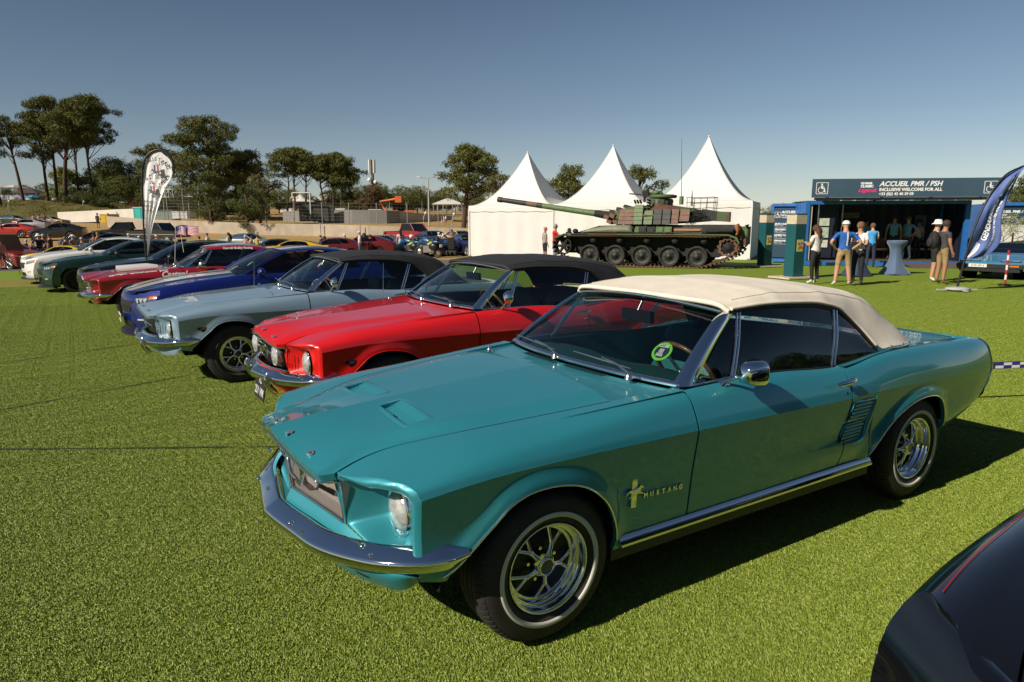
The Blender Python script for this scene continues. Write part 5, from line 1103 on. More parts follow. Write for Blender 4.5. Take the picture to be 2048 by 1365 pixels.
# local frame: +x forward, +y left (towards the camera side track at y=0), body extends to y=-2.5
WY, WB = 0.0, 4.4; XW = [2.15,1.08,0.0,-1.08,-2.15]
for sy in (0, -2.55):
    out = 1 if sy == 0 else -1
    for k, x in enumerate(XW):
        w = empty('road_wheel', (x, sy, .46), parent=TK)
        mb = MB(); mb.smooth = True; mb.lathe([(.30,-.12),(.40,-.12),(.405,-.02),(.405,.0),(.405,.06),(.40,.11),(.375,.12),(.36,.10)], 36, 'y'); mb.build('tyre', RUBBER, w)
        mb = MB(); mb.smooth = True; mb.lathe([(.362,out*.10),(.345,out*.115),(.335,out*.10),(.31,out*.04),(.20,out*.03),(.16,out*.06),(.10,out*.10),(.09,out*.13),(0,out*.14)], 32, 'y')
        for q in range(8): a = q*math.pi/4; mb.cyl((.20*math.cos(a),out*.03,.20*math.sin(a)), (.20*math.cos(a),out*.07,.20*math.sin(a)), .018, n=6)
        mb.build('wheel_disc', mat('wheel_disc', (.022,.023,.020), .6, noise=.4, nscale=8), w)
    for x, z, r, nm in ((3.28, .80, .36, 'idler_wheel'), (-3.28, .84, .33, 'drive_sprocket')):
        w = empty(nm, (x, sy, z), parent=TK); mb = MB(); mb.smooth = True
        if nm == 'idler_wheel':
            mb.lathe([(.30,-.1),(.35,-.1),(.36,0),(.35,.1),(.31,.11),(.30,.05)], 30, 'y')
            for q in range(6): a = q*math.pi/3; mb.tube([(.05*math.cos(a),.05*out,.05*math.sin(a)), (.32*math.cos(a),.04*out,.32*math.sin(a))], [.07,.05], 5, up=(0,1,0))
            mb.lathe([(.10,.09*out),(.0,.12*out)], 16, 'y'); mb.build('rim', TBLK, w)
        else:
            for yy in (.12, -.12):
                pr = []
                for q in range(44): a = q/44*2*math.pi; rr = .385 if q%4 in (0,1) else .33; pr.append((rr*math.cos(a), rr*math.sin(a)))
                G = [[(px*f, yy*out+dy_, pz*f) for px, pz in pr] for f, dy_ in ((1,-.02),(1,.02),(.74,.02),(.74,-.02),(1,-.02))]; mb.grid(np.array(G), cv=True, smooth=False)
            mb.build('toothed_ring', RUST, w); mb = MB(); mb.smooth = True; mb.lathe([(.25,.02*out),(.20,.06*out),(.15,.05*out),(.13,.10*out),(.05,.12*out),(0,.12*out)], 24, 'y')
            for q in range(11): a = q*2*math.pi/11; mb.cyl((.15*math.cos(a),.05*out,.15*math.sin(a)), (.15*math.cos(a),.10*out,.15*math.sin(a)), .02, n=6)
            mb.build('sprocket_hub', TBLK, w)
    # return rollers and the track: a closed run of separate links
    for x in (2.0, .9, -.2, -1.3, -2.4):
        mb = MB(); mb.smooth = True; mb.lathe([(.0,-.1),(.12,-.1),(.12,.1),(0,.12)], 16, 'y', c=(x, sy, 1.06)); mb.build('return_roller', TBLK, TK)
    run = [(2.2,.045),(1.1,.03),(0,.03),(-1.1,.03),(-2.2,.045)]
    back = [(-3.28+.42*math.cos(a), .84+.42*math.sin(a)) for a in np.linspace(-1.95, -4.75, 12)]; front = [(3.28+.42*math.cos(a), .80+.42*math.sin(a)) for a in np.linspace(1.6, -1.15, 12)]
    topr = [(-2.4,1.22),(-1.3,1.235),(-.2,1.23),(.9,1.235),(2.0,1.225)]
    loop = np.array(run+[(-2.55,.12)]+back+topr+front+[(2.55,.12)]); cl = np.vstack([loop, loop[:1]]); s_ = np.r_[0, np.cumsum(np.linalg.norm(np.diff(cl, axis=0), axis=1))]; Lk = int(s_[-1]/.165)
    lm = MB(); lm.box((0,0,0), (.145,.50,.035)); lm.box((0,0,.035), (.09,.05,.09), taper=(.5,1)); lm.box((.06,0,-.012), (.035,.53,.045)); lme = lm.mesh('track_link', RUST)
    for q in range(Lk):
        sp = (q+.5)*s_[-1]/Lk; x = np.interp(sp, s_, cl[:,0]); z = np.interp(sp, s_, cl[:,1]); x2 = np.interp((sp+.02)%s_[-1], s_, cl[:,0]); z2 = np.interp((sp+.02)%s_[-1], s_, cl[:,1])
        o = link('track_link', lme, TK, (x, sy, z), rot=(0, -math.atan2(z2-z, x2-x), 0))
        o.rotation_euler = (math.pi, math.atan2(z2-z, x2-x), 0)
def hull(prof, y0, y1, m, nm, par=TK): mb = MB(); mb.prism(prof, y1-y0, 'y', y0); return mb.build(nm, m, par)
hull([(3.2,.5),(3.3,.8),(3.0,1.24),(-3.3,1.24),(-3.5,.8),(-2.9,.45)], -.40, -.30, TBLK, 'hull_shadow_plate'); hull([(3.35,.75),(3.55,1.05),(3.0,1.30),(1.9,1.62),(-2.3,1.66),(-3.5,1.62),(-3.75,1.35),(-3.55,.7),(-2.9,.42),(2.7,.42)], -2.2, -.36, CAMO, 'hull')  # added black plate: the lower hull's shadow and dark tone as plain colour
hull([(3.55,1.10),(3.60,1.16),(3.2,1.31),(-3.3,1.33),(-3.62,1.22),(-3.72,.98),(-3.68,.96),(-3.55,1.16),(-3.3,1.28),(3.2,1.27)], -.36, .30, CAMO, 'fender'); hull([(3.55,1.10),(3.60,1.16),(3.2,1.31),(-3.3,1.33),(-3.62,1.22),(-3.72,.98),(-3.68,.96),(-3.55,1.16),(-3.3,1.28),(3.2,1.27)], -2.86, -2.2, CAMO, 'fender')
mb = MB(); mb.smooth = True; G = [[(x, y, z) for (y, z) in ((-.3,1.33),(.18,1.34),(.22,1.34+h*.5),(.12,1.34+h),(-.3,1.34+h*1.05))] for x, h in ((2.45,.05),(2.2,.16),(1.7,.24),(1.1,.30),(.55,.31),(.42,.22),(.38,.05))]; mb.grid(np.array(G)); mb.build('stowage_bin', GREY, TK)
for x, w in ((.02,.30),(-.32,.30),(-.66,.30),(-.98,.28)): mb = MB(); mb.box((x-.05,.06,1.47), (w,.30,.25)); mb.box((x-.05,.22,1.47), (w*.7,.02,.15)); mb.build('side_bin', AK if x > -.6 else AG, TK)
hull([(-.2,1.34),(.35,1.34),(.30,1.60),(-.2,1.60)], -.3, .0, AG, 'side_bin'); hull([(-1.25,1.34),(-2.3,1.34),(-2.3,1.56),(-1.25,1.56)], -.35, .12, AB, 'side_bin'); hull([(-2.3,1.36),(-3.5,1.36),(-3.5,1.68),(-2.3,1.68)], -.35, .14, AK, 'exhaust_cover')
mb = MB(); mb.smooth = True; mb.cyl((-1.25,.15,1.47), (-2.25,.15,1.47), .022); mb.build('tool_handle', mat('pale_wood', (.50,.34,.17), .7), TK)
mb = MB(); mb.smooth = True; mb.cyl((-2.45,.18,1.46), (-3.45,.18,1.46), .075, n=12); mb.build('exhaust_pipe', TBLK, TK); mb = MB(); mb.smooth = True; mb.tube(crv([(1.0,.25,1.38),(-1,.26,1.36),(-2.2,.26,1.40),(-2.9,.26,1.42)], 20), .018, 6); mb.build('tow_cable', TBLK, TK)
mb = MB(); mb.smooth = True; mb.tube([(-3.58,-.05,1.30),(-3.62,-.05,1.5),(-3.55,-.05,1.70)], [.08,.10,.09], 8); mb.tube([(-3.58,.15,1.28),(-3.62,.15,1.5),(-3.55,.15,1.68)], [.07,.09,.08], 8); mb.build('fuel_can', mat('can_orange', (.38,.15,.06), .6), TK); mb = MB(); mb.smooth = True; mb.tube([(-3.9,-.2,1.25),(-3.95,-.2,1.5),(-3.9,-.2,1.68)], [.10,.11,.10], 8); mb.box((-3.75,-1.1,1.25), (.3,1.9,.7)); mb.build('rear_stowage', CAMO, TK)
mb = MB(); mb.ball((3.1,-.1,1.43), (.09,.08,.10)); mb.ball((2.85,-.15,1.40), (.13,.12,.10)); mb.box((3.12,-.1,1.34), (.2,.2,.06)); mb.build('headlamp_cluster', TBLK, TK)
# turret
TU = empty('turret', (.15,-1.28,1.66), parent=TK)
sec = [(1.50,.40,.05,.42),(1.15,.78,.02,.58),(.55,1.12,0,.72),(-.2,1.22,0,.78),(-1.0,1.16,.03,.78),(-1.8,.90,.08,.66),(-2.75,.52,.16,.46)]
G = []
for x, hw, z0, z1 in sec:
    G.append([(x,-hw*.8,z0),(x,-hw,z0+(z1-z0)*.45),(x,-hw*.55,z1),(x,hw*.55,z1),(x,hw,z0+(z1-z0)*.45),(x,hw*.8,z0)])
mb = MB(); G = np.array(G); mb.grid(G, cv=True, smooth=False); mb.add(G[0], [tuple(range(6))]); mb.add(G[-1], [tuple(range(6))[::-1]]); mb.build('turret_shell', CAMO, TU)
mb = MB(); mb.smooth = True; mb.lathe([(1.05,-.10),(1.10,0),(.2,.02)], 36, 'z', c=(-.2,0,0)); mb.build('turret_ring', TBLK, TU)
# reactive armour bricks: columns of plates hung on the near cheek, rows of four
def bricks(x0, x1, yb, yt, z0, z1, rows, m, lean=0):
    for r_ in range(rows):
        a, b_ = z0+(z1-z0)*r_/rows, z0+(z1-z0)*(r_+1)/rows; f = lambda z: yb+(yt-yb)*(z-z0)/(z1-z0)
        mb = MB(); mb.grid(np.array([[(x0-.006+lean*a,f(a)+.10,a+.006),(x1+.006+lean*a,f(a)+.10,a+.006)],[(x0-.006+lean*b_,f(b_)+.10,b_-.006),(x1+.006+lean*b_,f(b_)+.10,b_-.006)],[(x0-.006+lean*b_,f(b_)-.02,b_-.006),(x1+.006+lean*b_,f(b_)-.02,b_-.006)],[(x0-.006+lean*a,f(a)-.02,a+.006),(x1+.006+lean*a,f(a)-.02,a+.006)],[(x0-.006+lean*a,f(a)+.10,a+.006),(x1+.006+lean*a,f(a)+.10,a+.006)]]), smooth=False)
        mb.add([(x0-.006+lean*a,f(a)+.10,a+.006),(x0-.006+lean*b_,f(b_)+.10,b_-.006),(x0-.006+lean*b_,f(b_)-.02,b_-.006),(x0-.006+lean*a,f(a)-.02,a+.006)], [(0,1,2,3)]); mb.add([(x1+.006+lean*a,f(a)+.10,a+.006),(x1+.006+lean*b_,f(b_)+.10,b_-.006),(x1+.006+lean*b_,f(b_)-.02,b_-.006),(x1+.006+lean*a,f(a)-.02,a+.006)], [(0,1,2,3)]); mb.build('armour_brick', m, TU)
bricks(.92,.62,1.06,.86,.02,.62,4,AB,-.10); bricks(.60,.27,1.14,.92,.02,.62,4,AB,-.04); bricks(.25,-.10,1.18,.96,.02,.80,5,AG); bricks(-.16,-.50,1.20,1.0,.02,.56,3,AG); bricks(-.55,-.86,1.22,1.05,.02,.62,3,AK); bricks(-.88,-1.20,1.18,.98,.02,.62,3,AK); bricks(-1.22,-1.5,1.10,.9,.02,.62,3,AB); bricks(-1.52,-1.9,1.0,.8,.14,.62,2,AB)
for x, z, dz, m in ((1.18,.36,.16,AB),(1.42,.30,.15,AB),(1.30,.12,.14,AB),(1.05,.10,.14,AB)): mb = MB(); mb.box((x,.62,z), (.24,.42,dz), ry=-.35, rz=-.35); mb.build('armour_brick', m, TU)
for x, z in ((1.35,.50),(1.05,.62),(.75,.72)): mb = MB(); mb.box((x,.2,z), (.26,.5,.12), ry=-.3); mb.build('armour_brick', AK, TU)
for x in (.25,.14,.03): mb = MB(); mb.smooth = True; mb.cyl((x,.9,.85), (x+.03,1.02,.97), .04); mb.build('smoke_launcher', TBLK, TU)
for k in range(4): mb = MB(); mb.smooth = True; mb.cyl((-.33,.85,.62+.11*k), (-.22,.98,.66+.11*k), .04); mb.build('smoke_launcher', TBLK, TU)
mb = MB(); mb.smooth = True; mb.lathe([(.46,.62),(.48,.80),(.46,1.02),(.40,1.04)], 24, 'z', c=(-.62,.25,0)); mb.build('cupola', CAMO, TU)
for q in range(8):
    a = q*math.pi/4+.2; mb = MB(); mb.box((-.62+.475*math.cos(a), .25+.475*math.sin(a), .93), (.02,.26,.14), rz=a); mb.build('vision_block', mat('vision_glass', (.08,.09,.07), .1), TU)
mb = MB(); mb.smooth = True; mb.lathe([(.0,1.06),(.52,1.06),(.55,1.10),(.54,1.17),(.40,1.20),(0,1.20)], 28, 'z', c=(-.70,.25,0)); mb.build('cupola_lid', CAMO, TU); mb = MB(); mb.smooth = True; mb.ball((-.42,.3,1.28), (.16,.14,.10)); mb.build('sight_head', AG, TU)
mb = MB(); mb.box((.0,.25,1.24), (.22,.3,.24), ry=.3); mb.box((.05,.25,1.06), (.08,.1,.3)); mb.tube([(.1,.1,1.20),(.75,.05,1.26)], .025, 6); mb.build('machine_gun', TBLK, TU)
mb = MB(); mb.smooth = True
for z in (.86, 1.05): mb.tube([(-1.7,.75,z),(-2.75,.55,z+.02),(-2.75,-.55,z+.02),(-1.7,-.75,z)], .012, 5)
for x, y in [(-1.75,.74),(-2.0,.69),(-2.25,.64),(-2.5,.60),(-2.74,.55),(-2.75,.2),(-2.75,-.2),(-2.74,-.55),(-2.3,-.63),(-1.8,-.73)]: mb.tube([(x*.99,y*.95,.55),(x,y,.92),(x,y,1.06)], .009, 4)
mb.build('turret_basket', TBLK, TU)
r_ = np.random.RandomState(4); B = [(-2.0+.25*r_.normal(), .72+.1*r_.normal(), .38+.12*r_.normal(), .22, .2) for k in range(8)]; link('camouflage_net', crown_mesh(B, 900, .05, mat('net_black', (.03,.03,.022), .8)), TU)
hull([(-2.3,.18),(-2.3,.62),(-2.95,.52),(-3.35,.50),(-3.35,.12)], .1, .62, CAMO, 'turret_bustle', TU)
mb = MB(); mb.smooth = True; mb.cyl((-1.45,.35,.80), (-1.45,.35,1.12), .085); mb.build('antenna_base', AG, TU); mb = MB(); mb.smooth = True; mb.cyl((-1.45,.35,1.1), (-1.36,.35,3.35), .014, .006, 5); mb.build('whip_antenna', TBLK, TU); mb = MB(); mb.cyl((-1.85,.3,.75), (-1.85,.3,1.35), .05, .01, 8); mb.build('antenna_base', AG, TU)
# gun: three painted lengths, thermal sleeve and muzzle
g0 = np.array([1.35,0,.34]); g1 = np.array([6.75,0,1.10]); 
def gp(t): return tuple(g0*(1-t)+g1*t)
for a, b_, r0, r1, m, nm in ((0,.16,.20,.135,TBLK,'gun_mantlet'),(.14,.60,.125,.115,AG,'gun_barrel'),(.60,.65,.118,.118,AK,'gun_barrel'),(.65,.74,.116,.112,AB,'gun_barrel'),(.74,.965,.112,.105,AK,'gun_barrel'),(.965,1,.125,.12,AK,'muzzle')):
    mb = MB(); mb.smooth = True; mb.tube([gp(a), gp(b_)], [r0, r1], 20); mb.build(nm, m, TU)
# ---- welcome container -----------------------------------------------------
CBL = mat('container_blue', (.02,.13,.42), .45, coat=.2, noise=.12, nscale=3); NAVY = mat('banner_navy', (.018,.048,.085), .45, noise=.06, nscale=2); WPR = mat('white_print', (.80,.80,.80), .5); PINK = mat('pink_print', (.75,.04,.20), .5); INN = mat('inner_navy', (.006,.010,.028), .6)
a0 = np.array(at(1610, 27.9)); a1 = np.array(at(1940, 26.9)); bx = (a1-a0)/np.linalg.norm(a1-a0); bL = float(np.linalg.norm(a1-a0)); brz = math.atan2(bx[1], bx[0]); BZ = -.14
BO = empty('welcome_container', (a0[0], a0[1], BZ), brz, 'open blue shipping container used as welcome booth under a navy ACCUEIL PMR banner', 'booth')
# local: +x to the right, -y towards the camera, depth to +y
nv = np.array([-bx[1], bx[0]]); fy = 1 if nv@FH > 0 else -1
def BB(nm, x, y, z, sx, sy, sz, m, par=BO): mb = MB(); mb.box((x, fy*y, z), (sx, sy, sz)); return mb.build(nm, m, par)
DP = 2.4; Hc = 2.55
for x in (.08, bL-.08): BB('corner_post', x, .08, Hc/2, .16, .16, Hc, CBL)
for x in (.08, bL-.08): BB('corner_post', x, DP-.08, Hc/2, .16, .16, Hc, CBL)
BB('top_rail', bL/2, .06, Hc-.07, bL-.32, .11, .13, CBL); BB('bottom_rail', bL/2, .05, .09, bL-.32, .10, .18, CBL)
for x in (1.1, 2.2, bL-2.2, bL-1.1):
    BB('fork_pocket', x, -.008, .07, .35, .02, .10, INN)
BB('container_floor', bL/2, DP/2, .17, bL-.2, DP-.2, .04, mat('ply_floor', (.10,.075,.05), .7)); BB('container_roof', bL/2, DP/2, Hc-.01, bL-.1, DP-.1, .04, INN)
mb = MB(); pr = []
for i in range(49): x = .1+(bL-.2)*i/48; pr.append((x, fy*(DP-.04-(.03 if (i//2)%2 else 0))))
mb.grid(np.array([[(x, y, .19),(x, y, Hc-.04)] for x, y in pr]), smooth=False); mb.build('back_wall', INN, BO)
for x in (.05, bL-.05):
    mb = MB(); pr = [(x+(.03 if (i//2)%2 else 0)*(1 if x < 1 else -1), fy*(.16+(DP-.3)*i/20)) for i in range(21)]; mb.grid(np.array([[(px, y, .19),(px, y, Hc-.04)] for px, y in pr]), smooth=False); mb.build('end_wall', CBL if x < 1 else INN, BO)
BB('white_panel', .24, .12, 1.30, .08, .05, 2.2, mat('door_white', (.6,.58,.52), .6)); BB('tent_pole', .42, -.3, 1.22, .035, .035, 2.4, ALU); BB('tent_pole', 1.48, .3, 1.25, .03, .03, 2.5, ALU)
BB('side_poster', .95, .55, 1.45, .9, .03, 2.3, INN)
for x, z, w, h, c_ in ((.85,1.72,.42,.30,(.45,.50,.38)),(.88,1.30,.36,.42,(.35,.45,.36)),(.88,.85,.34,.30,(.5,.5,.42)),(2.35,2.0,.75,.24,(.12,.12,.10)),(5.15,1.75,.45,.5,(.10,.13,.16)),(5.15,1.2,.42,.5,(.12,.16,.16))):
    BB('notice', x, .50 if x < 2 else DP-.12, z, w, .015, h, mat('notice_%d' % int(x*100+z*10), c_, .5, noise=.25, nscale=7))
mb = MB(); mb.smooth = True; t_ = text('wall_print', '24', .95, mat('dim_print', (.10,.11,.13), .6), BO, (3.05, fy*(DP-.12), 1.0), (math.pi/2, 0, 0), ext=.004, bold=.01)
mb = MB(); mb.lathe([(.36,0),(.36,.02),(0,.02)], 28, 'y', c=(4.35, fy*(DP-.14), 1.15)); mb.build('club_crest', mat('crest_blue', (.02,.04,.10), .5, noise=.8, nscale=12, col2=(.16,.15,.05)), BO)
# sign with its awning box
SG = empty('banner_board', (0,0,0), parent=BO); sx0, sx1, sz0, sz1, sy_ = .0, 6.72, 2.66, 3.36, -.75
BB('board', (sx0+sx1)/2, sy_, (sz0+sz1)/2, sx1-sx0, .04, sz1-sz0, mat('banner_slate', (.045,.085,.13), .5, noise=.05, nscale=1), SG); BB('board_frame', (sx0+sx1)/2-.1, sy_+.06, sz0-.05, sx1-sx0-.45, .10, .09, BLACK, SG)
for x in (.5, 1.9, 3.3, 4.7, 6.1):
    BB('fixing', x, sy_-.03, sz0+.04, .03, .02, .02, ALU, SG); BB('fixing', x, sy_-.03, sz1-.04, .03, .02, .02, ALU, SG)
for x in (.6, 2.55, 4.3, 6.0): BB('awning_beam', x, -.32, Hc+.06, .08, .85, .10, BLACK, BO)
for k in range(11): BB('awning_slat', .95+.52*k, -.34, Hc+.02, .34, .50, .02, mat('slat_white', (.6,.6,.58), .5), BO) if k not in (3, 8) else BB('awning_slat', .95+.52*k, -.34, Hc+.02, .42, .50, .02, BLACK, BO)
def stext(s, size, x, z, m=WPR, **k): return text('sign_text', s, size, m, SG, (x, fy*(sy_-.024), z), (math.pi/2, 0, 0), ext=.003, align='LEFT', **k)
stext('ACCUEIL PMR / PSH', .250, 2.42, 3.15, bold=.008, shear=.25); stext('INCLUSIVE WELCOME FOR ALL', .158, 2.42, 2.94, bold=.006); stext('+33 (0)2 43 40 39 09', .142, 2.42, 2.78, bold=.005)
stext('LE MANS', .10, 1.75, 3.18, bold=.008); stext('CLASSIC', .12, 1.75, 3.07, bold=.008); stext('Legends', .20, 1.66, 2.92, PINK, bold=.006, shear=.5)
def wheelchair(par, x, z, s_, yy, m=WPR):
    mb = MB(); y = fy*yy
    def bar(p, q, w): p = np.array(p, float); q = np.array(q, float); d = (q-p)/np.linalg.norm(q-p); n_ = np.array([-d[1], d[0]])*w/2; mb.prism([tuple(a) for a in (p+n_, q+n_, q-n_, p-n_)], .006, 'y', y-.003)
    P = lambda a, b_: (x+a*s_, z+b_*s_)
    for a, b_ in (((-.5,-.5),(.5,-.5)),((.5,-.5),(.5,.5)),((.5,.5),(-.5,.5)),((-.5,.5),(-.5,-.5))): bar(P(*a), P(*b_), .045*s_)
    for k in range(14):
        a, b_ = -4.3+k*.30, -4.3+(k+1)*.30; bar(P(-.08+.25*math.cos(a), -.16+.25*math.sin(a)), P(-.08+.25*math.cos(b_), -.16+.25*math.sin(b_)), .05*s_)
    mb.prism([P(-.02+.075*math.cos(t), .35+.075*math.sin(t)) for t in np.linspace(0, 2*math.pi, 12, endpoint=False)], .006, 'y', y-.003)
    bar(P(-.03,.26), P(-.03,.0), .15*s_); bar(P(-.03,-.02), P(.22,-.02), .10*s_); bar(P(.2,-.0), P(.25,-.35), .09*s_); bar(P(.24,-.34), P(.36,-.34), .07*s_); bar(P(-.02,.14), P(.18,.10), .06*s_)
    return mb.build('wheelchair_symbol', m, par)
wheelchair(SG, .36, 3.01, .42, sy_-.026); wheelchair(SG, 6.28, 3.01, .43, sy_-.026)
# opened end doors carrying posters: separate leaves on each side
def poster_door(u0, d0, u1, d1, lab, right):
    p0 = np.array(at(u0, d0)); p1 = np.array(at(u1, d1)); ex_ = (p1-p0)/np.linalg.norm(p1-p0); Lx = float(np.linalg.norm(p1-p0)); e = empty('poster_container', (*p0, -.17), math.atan2(ex_[1], ex_[0]), lab, 'container'); s_ = fy
    def B2(nm, x, y, z, sx, sy, sz, m): mb = MB(); mb.box((x, s_*y, z), (sx, sy, sz)); return mb.build(nm, m, e)
    B2('body', Lx/2, 1.0, 1.28, Lx-.04, 1.9, 2.4, CBL); B2('frame_post', .05, .0, 1.27, .10, .10, 2.5, CBL); B2('frame_post', Lx-.05, .0, 1.27, .10, .10, 2.5, CBL); B2('frame_rail', Lx/2, .0, 2.47, Lx, .11, .12, CBL); B2('frame_rail', Lx/2, .0, .10, Lx, .11, .14, CBL)
    for k in range(5): B2('lock_bar_bracket', -.03 if not right else Lx+.03, .02, .35+.5*k, .07, .12, .14, CBL)
    B2('poster', Lx/2, -.06, 1.27, Lx-.22, .02, 2.1, NAVY)
    def T2(s, size, x, z, m=WPR, **k): return text('poster_text', s, size, m, e, (x, s_*-.075, z), (math.pi/2,0,0), ext=.002, align='LEFT', **k)
    T2('ACCUEIL PMR / PSH', .145, .42, 2.16, bold=.005, shear=.2); T2('INCLUSIVE WELCOME' if not right else 'PLAN / MAP', .085, .42, 2.03, bold=.003); T2('+33 (0)2 43 40 39 09', .07, .42, 1.94, bold=.002); 
    mbs = wheelchair(e, .27, 2.05, .24, -.078)
    if not right:
        for k, t_ in enumerate(('JEUDI 3 JUILLET', 'VENDREDI 4 JUILLET', 'SAMEDI 5 JUILLET', 'DIMANCHE 6 JUILLET')): T2(t_, .095, .18, 1.66-.24*k, bold=.004); T2('09:00 - 19:00', .06, .18, 1.585-.24*k); B2('rule', Lx/2-.1, -.073, 1.52-.24*k, Lx-.6, .004, .008, WPR)
        T2('Legends', .12, .75, .40, PINK, shear=.4)
    else:
        B2('map_panel', Lx/2, -.072, 1.12, Lx-.4, .01, 1.05, mat('map_white', (.62,.62,.60), .6))
        for k in range(5):
            mb = MB(); rr = np.random.RandomState(k+3); mb.tube(crv([(.3+(Lx-.6)*t, s_*-.082, .75+.7*rr.rand()) for t in np.linspace(0,1,7)], 30), .009, 4); mb.build('map_line', mat('map_ink_%d' % (k%3), ((.08,.10,.12),(.45,.18,.05),(.15,.25,.35))[k%3], .6), e)
    return e
poster_door(1543, 30.4, 1612, 29.6, 'blue container left of the booth bearing a navy welcome timetable poster', False)
poster_door(1962, 28.6, 2075, 28.0, 'blue container right of the booth bearing a white site map poster', True)
mb = MB(); q = at(1880, 26.4); mb.box((0,0,.07), (1.9,1.2,.03), rx=.10*fy); mb.box((.98,0,.10), (.05,1.1,.2)); o = mb.build('access_ramp', mat('ramp_brown', (.12,.085,.07), .7), None, (*q, -.14), brz); tag(o, 'brown wheelchair ramp at the right front of the booth', 'ramp')
# totems
TEALP = mat('totem_teal', (.008,.085,.10), .5, noise=.1, nscale=1); PALE = mat('raw_wood', (.55,.46,.33), .7, noise=.15, nscale=8, stretch=(1,1,8))
for u, v, w, h, lab in ((1594, 557, .40, 1.92, 'taller dark teal totem nearer the camera on a wooden base'), (1534, 534, .38, 1.98, 'dark teal totem farther away, close to the marquee corner')):
    x, y, z, d = foot(u, v); t = empty('totem_pillar', (x, y, z), RZ+.38, lab, 'signpost', 'dark teal totems beside the booth'); 
    mb = MB(); mb.box((0,0,.035), (1.15,.9,.05)); mb.build('base_board', PALE, t); mb = MB(); mb.box((0,0,.06+h*.42), (w,w,h*.84)); mb.build('column', TEALP, t); mb = MB(); mb.box((0,0,.06+h*.915), (w+.004,w+.004,h*.15)); mb.build('wood_band', PALE, t); mb = MB(); mb.box((0,0,.06+h*.995), (w+.01,w+.01,h*.02)); mb.build('cap', TEALP, t)
    for ang in (0, 1):
        e = empty('notice_sheet', (0,0,0), ang*math.pi/2, parent=t); mb = MB(); mb.box((0, -(w/2+.004), .06+h*(.50 if ang == 0 else .66)), (w*.62,.006,.36)); mb.build('sheet', mat('sheet_yellow', (.72,.58,.16), .6), e)
        for k, (dx, dz, c_) in enumerate(((-.06,.06,'r'),(.05,.07,'b'),(0,-.03,'r'),(-.05,-.08,'g'),(.06,-.07,'r'))): mb = MB(); mb.box((dx, -(w/2+.009), .06+h*(.50 if ang == 0 else .66)+dz), (.08,.004,.07)); mb.build('pictogram', mat('picto_'+c_, {'r':(.6,.10,.05),'b':(.10,.25,.5),'g':(.15,.4,.12)}[c_], .6), e)
# stand-up table
def bar_table(u, v, lab, m, sc=1):
    x, y, z, d = foot(u, v); t = empty('standing_table', (x, y, z), RZ+.3, lab, 'table', 'stand-up tables with stretch covers'); G = []
    for zz, r, sqr in ((.0,.37,1),(.10,.33,.9),(.35,.22,.6),(.60,.17,.35),(.85,.19,.2),(1.02,.285,.05),(1.09,.30,0)):
        ring = []
        for a in np.linspace(0, 2*math.pi, 48, endpoint=False): k = 1/max(abs(math.cos(a)), abs(math.sin(a))); ring.append((r*math.cos(a)*(1+sqr*(k-1)*.75), r*math.sin(a)*(1+sqr*(k-1)*.75), zz+(.035*(1-abs(math.sin(2*a+math.pi/2))) if zz == 0 else 0)))
        G.append(ring)
    mb = MB(); P_ = np.array(G); uu = np.linspace(0, 6, 26); Q = spl(np.arange(7.), P_.reshape(7, -1))(uu).reshape(26, 48, 3); mb.grid(Q, cv=True); mb.build('stretch_cover', m, t); mb = MB(); mb.lathe([(.30,1.085),(.305,1.10),(.29,1.115),(0,1.115)], 40, 'z'); mb.build('table_top', m, t); return t
bar_table(1799, 549, 'stand-up table with a tight slate blue cover at the booth front', mat('slate_cover', (.075,.12,.22), .75, sheen=.3)); bar_table(1722, 552, 'stand-up table in a navy printed cover behind the men in shorts', mat('navy_cover', (.03,.045,.10), .75))
# ---- feather and teardrop flags --------------------------------------------
def cloth_print(m): return m
x, y, z, d = foot(1930, 582)
FG = empty('feather_flag', (x, y, z), RZ, 'blue GENDARMERIE feather flag leaning to the right on a black pole', 'flag')
s_ = d/1391.7; F3 = lambda u, v: ((u-1930)*s_, 0.0, hz(v, d)-z)
pole = crv([F3(1930,576),F3(1937,530),F3(1948,470),F3(1962,420),F3(1980,378),F3(2003,348),F3(2034,332)], 30); mb = MB(); mb.smooth = True; mb.tube(pole, np.linspace(.028,.018,30), 8); mb.build('pole', BLACK, FG)
outer = crv([F3(1944,518),F3(1965,516),F3(1988,505),F3(2001,487),F3(2000,440),F3(2012,400),F3(2024,365),F3(2034,334)], 30); inner = crv([F3(1941,518),F3(1944,495),F3(1950,465),F3(1963,422),F3(1981,381),F3(2003,351),F3(2020,340),F3(2034,333)], 30)
G = ruled(inner, outer, 18); 
for i in range(30):
    for j in range(18): G[i,j,1] += .05*math.sin(j*.9+i*.25)*(j/17)+.05*math.sin(j*.45-i*.2)
FLB = mat('flag_blue', (.08,.125,.33), .7, noise=.3, nscale=2.5); mb = MB(); mb.grid(G); mb.build('flag_cloth', FLB, FG)
def onflag(G, i, j, off=-.025):
    i = np.clip(i, 0, G.shape[0]-1.001); j = np.clip(j, 0, G.shape[1]-1.001); a, b_ = int(i), int(j); fi, fj = i-a, j-b_; p = G[a,b_]*(1-fi)*(1-fj)+G[a+1,b_]*fi*(1-fj)+G[a,b_+1]*(1-fi)*fj+G[a+1,b_+1]*fi*fj; return p+np.array([0,off,0])
